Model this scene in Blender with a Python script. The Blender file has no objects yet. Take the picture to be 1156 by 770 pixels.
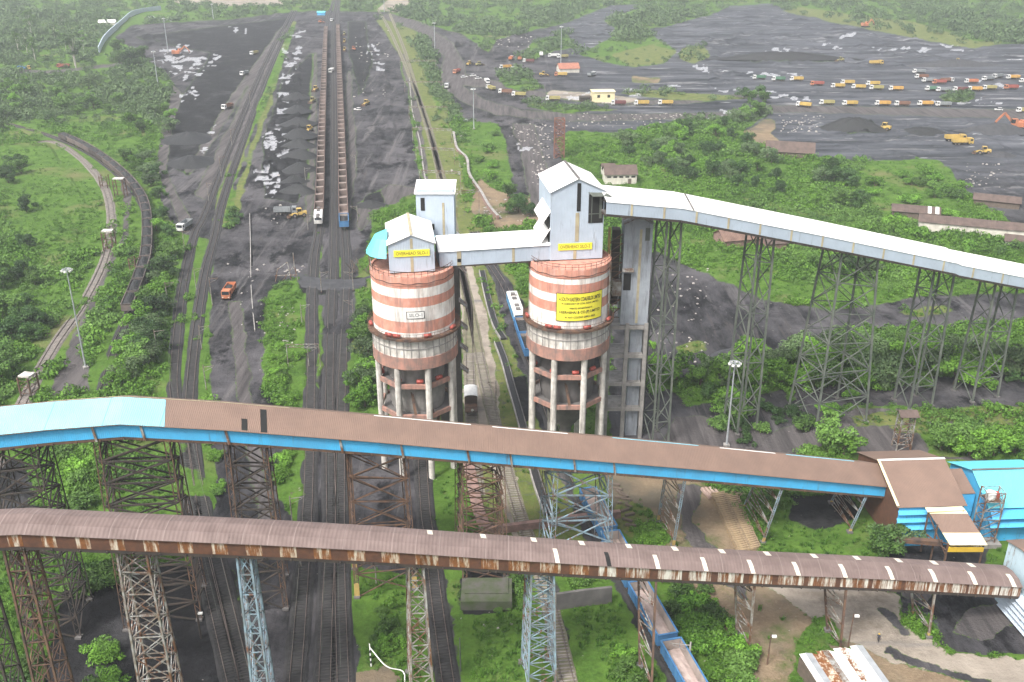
import bpy, math, random
import numpy as np
from mathutils import Vector, Matrix
random.seed(7)
rng = np.random.default_rng(11)
S = bpy.context.scene
COL = S.collection

# ------------------------------------------------------------------ camera
CX, CY, F, HC = 578.0, 385.0, 1100.0, 105.0
PITCH = math.radians(24.0)
CP, SP = math.cos(PITCH), math.sin(PITCH)
cd = bpy.data.cameras.new('camera')
cam = bpy.data.objects.new('camera', cd)
COL.objects.link(cam)
cam.location = (0, 0, HC)
cam.rotation_euler = (math.radians(90) - PITCH, 0, 0)
cd.sensor_width = 36.0
cd.sensor_fit = 'HORIZONTAL'
cd.lens = 36.0 * F / 1156.0
cd.clip_start = 1.0
cd.clip_end = 30000
S.camera = cam


def ray(px, py):
    u = (px - CX) / F
    v = (py - CY) / F
    return u, CP - v * SP, -SP - v * CP


def P(px, py, z=0.0):
    """point of the ground (or level z) seen at a place of the survey photo"""
    dx, dy, dz = ray(px, py)
    t = (z - HC) / dz
    return Vector((dx * t, dy * t, z))


def onplane(px, py, a, b):
    """point on the vertical plane y = a + b x"""
    dx, dy, dz = ray(px, py)
    t = a / (dy - b * dx)
    return Vector((dx * t, dy * t, HC + dz * t))


def zat(py, g):
    v = (py - CY) / F
    return HC - g * (v * CP + SP) / (CP - v * SP)


def proj(x, y, z):
    d = HC - z
    Z = y * CP + d * SP
    return CX + F * x / Z, CY + F * (d * CP - y * SP) / Z


# ------------------------------------------------------------------ object helpers
def tag(o, label=None, cat=None, group=None, kind=None):
    if label: o['label'] = label
    if cat: o['category'] = cat
    if group: o['group'] = group
    if kind: o['kind'] = kind
    return o


def empty(name, loc=(0, 0, 0), rz=0.0, label=None, cat=None, group=None, kind=None):
    o = bpy.data.objects.new(name, None)
    o.empty_display_size = 0.5
    COL.objects.link(o)
    o.location = loc
    o.rotation_euler = (0, 0, rz)
    return tag(o, label, cat, group, kind)


def clone(o, loc=None, rz=None, scale=None, label=None, parent=None):
    c = o.copy()
    COL.objects.link(c)
    if parent is not None:
        c.parent = parent
    if loc is not None: c.location = loc
    if rz is not None: c.rotation_euler = (0, 0, rz)
    if scale is not None: c.scale = scale if hasattr(scale, '__len__') else (scale,) * 3
    if label: c['label'] = label
    for ch in CH.get(o.name, []):
        clone(ch, parent=c)
    return c


CH = {}     # children register (fast)


class MB:
    def __init__(s, origin=(0, 0, 0)):
        s.v, s.f, s.m = [], [], []
        s.o = Vector(origin)
        s.mi = 0

    def add(s, vs, fs):
        n = len(s.v)
        s.v += [tuple(Vector(v) - s.o) for v in vs]
        s.f += [tuple(i + n for i in f) for f in fs]
        s.m += [s.mi] * len(fs)
        return s

    def box(s, c, d, rz=0.0):
        c = Vector(c)
        R = Matrix.Rotation(rz, 3, 'Z')
        hx, hy, hz = d[0] / 2, d[1] / 2, d[2] / 2
        vs = [c + R @ Vector((sx * hx, sy * hy, sz * hz)) for sz in (-1, 1) for sy in (-1, 1) for sx in (-1, 1)]
        return s.add(vs, [(0, 2, 3, 1), (4, 5, 7, 6), (0, 1, 5, 4), (2, 6, 7, 3), (0, 4, 6, 2), (1, 3, 7, 5)])

    def box2(s, a, b):
        return s.box([(a[i] + b[i]) / 2 for i in range(3)], [abs(b[i] - a[i]) for i in range(3)])

    def bar(s, p, q, w=0.1, h=None, up=(0, 0, 1)):
        p, q = Vector(p), Vector(q)
        h = h or w
        d = (q - p)
        if d.length < 1e-6: return s
        d.normalize()
        up = Vector(up)
        if abs(d.dot(up)) > 0.98: up = Vector((0, 1, 0))
        a = d.cross(up).normalized() * (w / 2)
        b = a.cross(d).normalized() * (h / 2)
        vs = [p - a - b, p + a - b, p + a + b, p - a + b, q - a - b, q + a - b, q + a + b, q - a + b]
        return s.add(vs, [(0, 1, 2, 3), (4, 7, 6, 5), (0, 4, 5, 1), (1, 5, 6, 2), (2, 6, 7, 3), (3, 7, 4, 0)])

    def tube(s, p, q, r0, r1=None, n=8, caps=True):
        p, q = Vector(p), Vector(q)
        r1 = r0 if r1 is None else r1
        d = (q - p).normalized()
        up = Vector((0, 0, 1)) if abs(d.z) < 0.95 else Vector((1, 0, 0))
        a = d.cross(up).normalized()
        b = a.cross(d)
        vs = []
        for (c, r) in ((p, r0), (q, r1)):
            for k in range(n):
                t = 2 * math.pi * k / n
                vs.append(c + (a * math.cos(t) + b * math.sin(t)) * r)
        fs = [(k, n + k, n + (k + 1) % n, (k + 1) % n) for k in range(n)]
        if caps:
            fs += [tuple(range(n)), tuple(range(2 * n - 1, n - 1, -1))]
        return s.add(vs, fs)

    def lathe(s, c, prof, n=48, a0=0.0, a1=2 * math.pi):
        c = Vector(c)
        full = abs(a1 - a0 - 2 * math.pi) < 1e-6
        k = n if full else n + 1
        vs = []
        for (r, z) in prof:
            for i in range(k):
                t = a0 + (a1 - a0) * i / n
                vs.append(c + Vector((r * math.cos(t), r * math.sin(t), z)))
        fs = []
        for j in range(len(prof) - 1):
            for i in range(n):
                i2 = (i + 1) % k
                fs.append((j * k + i, j * k + i2, (j + 1) * k + i2, (j + 1) * k + i))
        return s.add(vs, fs)

    def slab(s, quad, t):
        """flat quad given thickness t (downwards along its normal)"""
        q = [Vector(p) for p in quad]
        n = (q[1] - q[0]).cross(q[-1] - q[0]).normalized()
        if n.z < 0: n = -n
        k = len(q)
        vs = q + [p - n * t for p in q]
        fs = [tuple(range(k)), tuple(range(2 * k - 1, k - 1, -1))]
        fs += [(i, k + i, k + (i + 1) % k, (i + 1) % k) for i in range(k)]
        return s.add(vs, fs)

    def prism(s, poly, z0, z1):
        k = len(poly)
        vs = [Vector((p[0], p[1], z0)) for p in poly] + [Vector((p[0], p[1], z1)) for p in poly]
        fs = [tuple(range(k - 1, -1, -1)), tuple(range(k, 2 * k))]
        fs += [(i, (i + 1) % k, k + (i + 1) % k, k + i) for i in range(k)]
        return s.add(vs, fs)

    def build(s, name, mats, parent=None, smooth=False):
        me = bpy.data.meshes.new(name)
        me.from_pydata(s.v, [], s.f)
        for m in (mats if isinstance(mats, (list, tuple)) else [mats]):
            me.materials.append(m)
        if any(s.m):
            me.polygons.foreach_set('material_index', s.m)
        if smooth:
            me.polygons.foreach_set('use_smooth', [True] * len(s.f))
        o = bpy.data.objects.new(name, me)
        COL.objects.link(o)
        if parent is not None:
            o.parent = parent
            CH.setdefault(parent.name, []).append(o)
        return o


def npmesh(name, verts, faces, mats, parent=None, smooth=False):
    """big mesh from numpy arrays: verts (n,3), faces (m,4)"""
    me = bpy.data.meshes.new(name)
    n, m, k = len(verts), len(faces), faces.shape[1]
    me.vertices.add(n)
    me.vertices.foreach_set('co', np.asarray(verts, np.float32).ravel())
    me.loops.add(m * k)
    me.loops.foreach_set('vertex_index', np.asarray(faces, np.int32).ravel())
    me.polygons.add(m)
    me.polygons.foreach_set('loop_start', np.arange(0, m * k, k, dtype=np.int32))
    if smooth:
        me.polygons.foreach_set('use_smooth', np.ones(m, bool))
    me.update(calc_edges=True)
    for q in (mats if isinstance(mats, (list, tuple)) else [mats]):
        me.materials.append(q)
    o = bpy.data.objects.new(name, me)
    COL.objects.link(o)
    if parent is not None:
        o.parent = parent
        CH.setdefault(parent.name, []).append(o)
    return o


# ------------------------------------------------------------------ numpy noise
def hash2(ix, iy, seed):
    h = (ix.astype(np.int64) * 374761393 + iy.astype(np.int64) * 668265263 + seed * 1442695041) & 0x7fffffff
    h = (h ^ (h >> 13)) * 1274126177 & 0x7fffffff
    return ((h ^ (h >> 16)) & 0xffff) / 65535.0


def vnoise(x, y, seed=0):
    ix, iy = np.floor(x), np.floor(y)
    fx, fy = x - ix, y - iy
    fx, fy = fx * fx * (3 - 2 * fx), fy * fy * (3 - 2 * fy)
    a, b = hash2(ix, iy, seed), hash2(ix + 1, iy, seed)
    c, d = hash2(ix, iy + 1, seed), hash2(ix + 1, iy + 1, seed)
    return (a * (1 - fx) + b * fx) * (1 - fy) + (c * (1 - fx) + d * fx) * fy


def fbm(x, y, seed=0, o=4):
    s, a, t = 0, 0.5, 0
    for k in range(o):
        s = s + a * vnoise(x * 2 ** k, y * 2 ** k, seed + k * 17)
        t += a
        a *= 0.5
    return s / t


def inpoly(x, y, poly):
    x, y = np.asarray(x, float), np.asarray(y, float)
    p = np.asarray(poly, float)
    res = np.zeros(x.shape, bool)
    m = (x >= p[:, 0].min()) & (x <= p[:, 0].max()) & (y >= p[:, 1].min()) & (y <= p[:, 1].max())
    xs, ys = x[m], y[m]
    r = np.zeros(xs.shape, bool)
    for i in range(len(p)):
        x0, y0 = p[i - 1]
        x1, y1 = p[i]
        if y0 == y1: continue
        c = ((y0 > ys) != (y1 > ys)) & (xs < (x1 - x0) * (ys - y0) / (y1 - y0) + x0)
        r ^= c
    res[m] = r
    return res


def smooth_line(pts, step, closed=False):
    """Catmull-Rom through 3d points, resampled about every step metres"""
    pts = [Vector(p) for p in pts]
    q = [pts[0] * 2 - pts[1]] + pts + [pts[-1] * 2 - pts[-2]]
    out = []
    for i in range(1, len(q) - 2):
        a, b, c, d = q[i - 1:i + 3]
        n = max(1, int((c - b).length / step))
        for k in range(n):
            t = k / n
            out.append(0.5 * ((2 * b) + (c - a) * t + (2 * a - 5 * b + 4 * c - d) * t * t + (3 * b - a - 3 * c + d) * t ** 3))
    out.append(q[-2].copy())
    return out


ORD = ['first', 'second', 'third', 'fourth', 'fifth', 'sixth', 'seventh', 'eighth', 'ninth', 'tenth', 'eleventh', 'twelfth',
       'thirteenth', 'fourteenth', 'fifteenth', 'sixteenth', 'seventeenth', 'eighteenth', 'nineteenth']
TENS = {2: 'twent', 3: 'thirt', 4: 'fort', 5: 'fift', 6: 'sixt'}


def ordinal(n):
    if n < 20: return ORD[n - 1]
    t, u = divmod(n, 10)
    return TENS[t] + ('ieth' if u == 0 else 'y-' + ORD[u - 1])


# ------------------------------------------------------------------ materials
MATS = {}


def newmat(name):
    m = bpy.data.materials.new(name)
    m.use_nodes = True
    nt = m.node_tree
    b = nt.nodes['Principled BSDF']
    return m, nt, b


def N(nt, t, **kw):
    n = nt.nodes.new(t)
    for k, v in kw.items():
        if k in n.inputs: n.inputs[k].default_value = v
        else: setattr(n, k, v)
    return n


def rgba(c): return (c[0], c[1], c[2], 1.0)


def mixc(nt, fac, a, b):
    n = nt.nodes.new('ShaderNodeMix')
    n.data_type = 'RGBA'
    L = nt.links.new
    for (sock, v) in ((n.inputs[0], fac), (n.inputs[6], a), (n.inputs[7], b)):
        if hasattr(v, 'is_linked'): L(v, sock)
        elif isinstance(v, (int, float)): sock.default_value = v
        else: sock.default_value = rgba(v)
    return n.outputs[2]


def ramp(nt, fac, lo, hi):
    n = nt.nodes.new('ShaderNodeMapRange')
    n.clamp = True
    n.inputs[1].default_value = lo
    n.inputs[2].default_value = hi
    nt.links.new(fac, n.inputs[0])
    return n.outputs[0]


def noise(nt, vec, scale, detail=4, rough=0.6, stretch=None):
    if stretch:
        mp = N(nt, 'ShaderNodeMapping')
        mp.inputs['Scale'].default_value = stretch
        nt.links.new(vec, mp.inputs['Vector'])
        vec = mp.outputs[0]
    n = N(nt, 'ShaderNodeTexNoise', Scale=scale, Detail=detail, Roughness=rough)
    nt.links.new(vec, n.inputs['Vector'])
    return n.outputs['Fac']


def mat(name, c1, c2=None, scale=0.6, rough=0.75, metal=0.0, rust=None, corr=None, rnd=0.0, dirt=0.0, bump=0.0, stripes=None, seam=None):
    """c1/c2 mottled; rust=(colour, amount 0..1, stretch); corr=(axis, period, depth); stripes=[(z, colour)...]"""
    if name in MATS: return MATS[name]
    m, nt, b = newmat(name)
    L = nt.links.new
    tc = N(nt, 'ShaderNodeTexCoord')
    ob = tc.outputs['Object']
    c2 = c2 or tuple(x * 0.75 for x in c1)
    f = ramp(nt, noise(nt, ob, scale), 0.35, 0.65)
    if stripes:
        sep = N(nt, 'ShaderNodeSeparateXYZ')
        L(ob, sep.inputs[0])
        col = None
        jit = noise(nt, ob, 3.0, 2)
        ad = N(nt, 'ShaderNodeMath', operation='MULTIPLY_ADD')
        L(jit, ad.inputs[0]); ad.inputs[1].default_value = 0.12; L(sep.outputs['Z'], ad.inputs[2])
        col = rgba(stripes[0][1])
        for (z, c) in stripes[1:]:
            g = N(nt, 'ShaderNodeMath', operation='GREATER_THAN')
            L(ad.outputs[0], g.inputs[0]); g.inputs[1].default_value = z + 0.06
            col = mixc(nt, g.outputs[0], col[:3] if isinstance(col, tuple) else col, c)
        fd = N(nt, 'ShaderNodeMath', operation='MULTIPLY'); L(ramp(nt, noise(nt, ob, 0.8, 7, 0.75, (1, 1, 0.35)), 0.46, 0.66), fd.inputs[0]); fd.inputs[1].default_value = 0.42
        col = mixc(nt, fd.outputs[0], col, (0.60, 0.47, 0.41))
        dk = N(nt, 'ShaderNodeMix'); dk.data_type = 'RGBA'; dk.blend_type = 'MULTIPLY'
        dk.inputs[7].default_value = (0.80, 0.77, 0.75, 1)
        L(f, dk.inputs[0]); L(col, dk.inputs[6])
        col = dk.outputs[2]
    else:
        col = mixc(nt, f, c1, c2)
    if dirt:
        d = ramp(nt, noise(nt, ob, 1.0, 6, 0.7, (0.9, 0.9, 0.10)), 0.62 - 0.2 * dirt, 0.78)
        col = mixc(nt, d, col, (0.10, 0.095, 0.09))
    if rust:
        rc, amt, st = rust
        d = ramp(nt, noise(nt, ob, 1.0, 6, 0.75, st), 0.72 - 0.35 * amt, 0.80 - 0.30 * amt)
        d2 = ramp(nt, noise(nt, ob, 2.3, 5, 0.7), 0.3, 0.7)
        col = mixc(nt, d, col, mixc(nt, d2, rc, tuple(x * 0.45 for x in rc)))
    if seam:
        sp = N(nt, 'ShaderNodeSeparateXYZ')
        L(ob, sp.inputs[0])
        ax, per, wdt, sc = seam
        mm = N(nt, 'ShaderNodeMath', operation='PINGPONG')
        L(sp.outputs[ax], mm.inputs[0]); mm.inputs[1].default_value = per / 2
        d = ramp(nt, mm.outputs[0], wdt, wdt * 0.4)
        col = mixc(nt, d, col, sc)
    if rnd:
        oi = N(nt, 'ShaderNodeObjectInfo')
        hs = N(nt, 'ShaderNodeHueSaturation')
        mr = N(nt, 'ShaderNodeMapRange')
        mr.inputs[3].default_value = 1 - rnd; mr.inputs[4].default_value = 1 + rnd
        L(oi.outputs['Random'], mr.inputs[0]); L(mr.outputs[0], hs.inputs['Value']); L(col, hs.inputs['Color'])
        col = hs.outputs[0]
    L(col, b.inputs['Base Color'])
    b.inputs['Roughness'].default_value = rough
    b.inputs['Metallic'].default_value = metal
    if corr or bump:
        bp = N(nt, 'ShaderNodeBump')
        if corr:
            ax, per, dep = corr
            w = N(nt, 'ShaderNodeTexWave', wave_type='BANDS', bands_direction=ax)
            w.inputs['Scale'].default_value = 0.314 / per
            L(ob, w.inputs['Vector'])
            L(w.outputs['Fac'], bp.inputs['Height'])
            bp.inputs['Distance'].default_value = dep
            bp.inputs['Strength'].default_value = 0.7
        else:
            L(noise(nt, ob, 4 * scale, 6), bp.inputs['Height'])
            bp.inputs['Distance'].default_value = bump
            bp.inputs['Strength'].default_value = 0.8
        L(bp.outputs[0], b.inputs['Normal'])
    MATS[name] = m
    return m


def foliage(name, dark, light, rnd=0.38):
    m, nt, b = newmat(name)
    L = nt.links.new
    ge = N(nt, 'ShaderNodeNewGeometry')
    oi = N(nt, 'ShaderNodeObjectInfo')
    n1 = ramp(nt, noise(nt, ge.outputs['Position'], 0.06, 5, 0.7), 0.38, 0.62)
    ad = N(nt, 'ShaderNodeMath', operation='MULTIPLY_ADD')
    L(ge.outputs['Random Per Island'], ad.inputs[0]); ad.inputs[1].default_value = 0.50
    mu = N(nt, 'ShaderNodeMath', operation='MULTIPLY')
    L(n1, mu.inputs[0]); mu.inputs[1].default_value = 0.50
    L(mu.outputs[0], ad.inputs[2])
    col = mixc(nt, ad.outputs[0], dark, light)
    hs = N(nt, 'ShaderNodeHueSaturation')
    mr = N(nt, 'ShaderNodeMapRange'); mr.inputs[3].default_value = 1 - rnd; mr.inputs[4].default_value = 1 + rnd
    L(oi.outputs['Random'], mr.inputs[0]); L(mr.outputs[0], hs.inputs['Value']); L(col, hs.inputs['Color'])
    b.inputs['Roughness'].default_value = 0.6
    b.inputs['Specular IOR Level'].default_value = 0.25
    L(hs.outputs[0], b.inputs['Base Color'])
    tr = N(nt, 'ShaderNodeBsdfTranslucent')
    L(hs.outputs[0], tr.inputs['Color'])
    mx = N(nt, 'ShaderNodeMixShader'); mx.inputs[0].default_value = 0.14
    L(b.outputs[0], mx.inputs[1]); L(tr.outputs[0], mx.inputs[2])
    L(mx.outputs[0], nt.nodes['Material Output'].inputs['Surface'])
    return m


RUST = (0.20, 0.075, 0.03)
m_rust = mat('rusty steel', (0.14, 0.075, 0.045), (0.05, 0.035, 0.03), 0.8, 0.85)
m_soot = mat('sooty steel', (0.030, 0.026, 0.024), (0.055, 0.040, 0.032), 0.7, 0.8)
m_greysteel = mat('weathered pale steel', (0.32, 0.33, 0.32), (0.15, 0.125, 0.095), 0.8, 0.6, rust=((0.16, 0.07, 0.035), 0.75, (1, 1, 0.3)))
m_bluesteel = mat('pale blue steel', (0.22, 0.32, 0.39), (0.13, 0.15, 0.155), 0.5, 0.6, rust=(RUST, 0.58, (1, 1, 0.3)))
m_greensteel = mat('green grey steel', (0.060, 0.072, 0.060), (0.115, 0.125, 0.105), 0.4, 0.65, rust=(RUST, 0.15, (1, 1, 0.3)))
m_yellowsteel = mat('faded yellow steel', (0.45, 0.33, 0.10), (0.3, 0.2, 0.08), 0.5, 0.7, rust=(RUST, 0.3, (1, 1, 0.3)))
m_brownroof = mat('brown corrugated roof', (0.200, 0.132, 0.100), (0.165, 0.108, 0.083), 0.25, 0.6, corr=('X', 0.28, 0.04), dirt=0.0)
m_pinkroof = mat('faded brown roof', (0.185, 0.135, 0.122), (0.135, 0.096, 0.086), 0.35, 0.7, corr=('X', 0.5, 0.03), seam=(0, 3.1, 0.07, (0.215, 0.165, 0.15)), rust=((0.10, 0.07, 0.062), 0.22, (0.5, 0.12, 0.5)))
m_cyanroof = mat('pale cyan roof', (0.25, 0.56, 0.66), (0.21, 0.50, 0.61), 0.2, 0.45, corr=('X', 0.28, 0.04), seam=(0, 7.6, 0.10, (0.14, 0.40, 0.47)))
m_cyan = mat('cyan sheet', (0.13, 0.58, 0.68), (0.12, 0.52, 0.63), 0.3, 0.45, corr=('X', 0.3, 0.04))
m_bluewall = mat('blue sheet', (0.062, 0.42, 0.74), (0.070, 0.33, 0.58), 0.22, 0.55, corr=('X', 0.28, 0.03), dirt=0.16)
m_whiteroof = mat('white sheet roof', (0.78, 0.78, 0.76), (0.72, 0.71, 0.68), 0.2, 0.5, corr=('X', 0.3, 0.03), rust=((0.42, 0.36, 0.30), 0.14, (0.25, 0.9, 0.6)))
m_greywall = mat('pale blue grey sheet wall', (0.43, 0.50, 0.58), (0.38, 0.44, 0.51), 0.3, 0.55, corr=('X', 0.3, 0.04), dirt=0.12)
m_greywall_y = mat('pale blue grey side wall', (0.43, 0.50, 0.58), (0.38, 0.44, 0.51), 0.3, 0.55, corr=('Y', 0.3, 0.04), dirt=0.12)
m_stainedwall = mat('coal stained grey sheet wall', (0.33, 0.36, 0.40), (0.24, 0.26, 0.29), 0.25, 0.65, corr=('X', 0.3, 0.04), dirt=0.55)
m_yelstrip = mat('stained skylight strip', (0.42, 0.37, 0.24), (0.30, 0.26, 0.18), 0.6, 0.6)
m_band = mat('rust streaked sheet', (0.62, 0.56, 0.46), (0.52, 0.46, 0.36), 0.7, 0.7, rust=((0.25, 0.095, 0.028), 0.96, (1.5, 1.5, 0.20)))
m_band_pale = mat('pale rust streaked sheet', (0.66, 0.64, 0.58), (0.56, 0.54, 0.48), 0.7, 0.7, rust=((0.22, 0.085, 0.03), 0.86, (1.9, 1.9, 0.14)))
m_bandbrown = mat('brown rusted sheet', (0.120, 0.050, 0.026), (0.075, 0.034, 0.021), 1.0, 0.85)
m_rustblue = mat('rust stained pale blue wall', (0.42, 0.54, 0.60), (0.36, 0.47, 0.53), 0.4, 0.65, rust=((0.20, 0.11, 0.07), 0.42, (1.2, 1.2, 0.22)), corr=('Y', 0.4, 0.03))
m_conc = mat('weathered concrete', (0.34, 0.32, 0.30), (0.20, 0.19, 0.18), 0.35, 0.9, dirt=0.5, bump=0.03)
m_concdark = mat('dark stained concrete', (0.14, 0.13, 0.125), (0.085, 0.08, 0.078), 0.4, 0.9, dirt=0.4)
m_concwhite = mat('whitewashed concrete', (0.66, 0.63, 0.58), (0.42, 0.39, 0.35), 0.6, 0.85, dirt=0.85)
m_salmon = mat('salmon painted concrete', (0.42, 0.21, 0.16), (0.26, 0.165, 0.135), 0.7, 0.85, dirt=0.95)
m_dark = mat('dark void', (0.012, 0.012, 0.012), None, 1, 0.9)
m_coal = mat('coal', (0.022, 0.022, 0.024), (0.010, 0.010, 0.011), 2.0, 0.7, bump=0.15)
m_coalgrey = mat('coal slack heap', (0.050, 0.050, 0.055), (0.030, 0.030, 0.034), 0.5, 0.85, bump=0.25)
m_yellow = mat('yellow paint', (0.62, 0.42, 0.04), (0.52, 0.34, 0.04), 0.6, 0.5, dirt=0.1)
m_sign = mat('yellow sign board', (0.78, 0.70, 0.05), (0.72, 0.64, 0.05), 0.6, 0.6)
m_black = mat('black lettering', (0.02, 0.02, 0.02), None, 1, 0.7)
m_white = mat('white paint', (0.78, 0.77, 0.74), (0.66, 0.65, 0.62), 0.6, 0.55, dirt=0.12)
m_glass = mat('dark window glass', (0.02, 0.025, 0.03), None, 1, 0.12)
m_tyre = mat('rubber tyre', (0.02, 0.02, 0.02), None, 1, 0.9)
m_red = mat('red paint', (0.40, 0.075, 0.055), (0.30, 0.06, 0.045), 0.6, 0.5)
m_steelrail = mat('worn rail steel', (0.20, 0.16, 0.14), (0.12, 0.09, 0.08), 0.6, 0.45, metal=0.4)
m_sleeper = mat('grey sleeper', (0.26, 0.23, 0.21), (0.16, 0.14, 0.13), 0.8, 0.9)
m_ballast = mat('pale ballast', (0.20, 0.175, 0.155), (0.10, 0.088, 0.080), 1.2, 0.95, bump=0.08)
m_ballast_olive = mat('weedy ballast', (0.17, 0.15, 0.105), (0.10, 0.105, 0.055), 0.5, 0.95, bump=0.08)
m_ballast_dark = mat('coal stained ballast', (0.036, 0.034, 0.035), (0.019, 0.0185, 0.020), 0.9, 0.95, bump=0.08)
m_tile = mat('old brown roof sheets', (0.115, 0.080, 0.068), (0.070, 0.050, 0.043), 0.5, 0.85, corr=('X', 0.6, 0.05))
m_plaster = mat('pale plaster', (0.60, 0.57, 0.50), (0.44, 0.41, 0.36), 0.5, 0.85, dirt=0.35)
m_cream = mat('cream plaster', (0.70, 0.62, 0.38), (0.62, 0.54, 0.33), 0.5, 0.8)
m_brick = mat('pink brick', (0.29, 0.18, 0.155), (0.17, 0.11, 0.095), 0.8, 0.9)
m_bark = mat('bark', (0.12, 0.09, 0.065), (0.07, 0.055, 0.04), 2.0, 0.9)
m_palebark = mat('pale bark', (0.45, 0.42, 0.37), (0.33, 0.30, 0.26), 2.0, 0.85)
m_galv = mat('galvanised steel', (0.42, 0.44, 0.46), (0.32, 0.34, 0.36), 0.6, 0.45, metal=0.3)
m_sleeper_dark = mat('coal stained sleeper', (0.046, 0.043, 0.042), (0.024, 0.023, 0.023), 0.5, 0.95)
m_oldwood = mat('weathered timber', (0.13, 0.10, 0.08), (0.09, 0.07, 0.055), 1.2, 0.9)
f_scrub = foliage('scrub leaves', (0.018, 0.050, 0.010), (0.128, 0.238, 0.046))
f_bright = foliage('bright leaves', (0.026, 0.078, 0.008), (0.155, 0.315, 0.036))
f_dark = foliage('dark leaves', (0.010, 0.030, 0.009), (0.060, 0.125, 0.030))
f_olive = foliage('grey green leaves', (0.038, 0.074, 0.028), (0.115, 0.175, 0.070))
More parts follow.
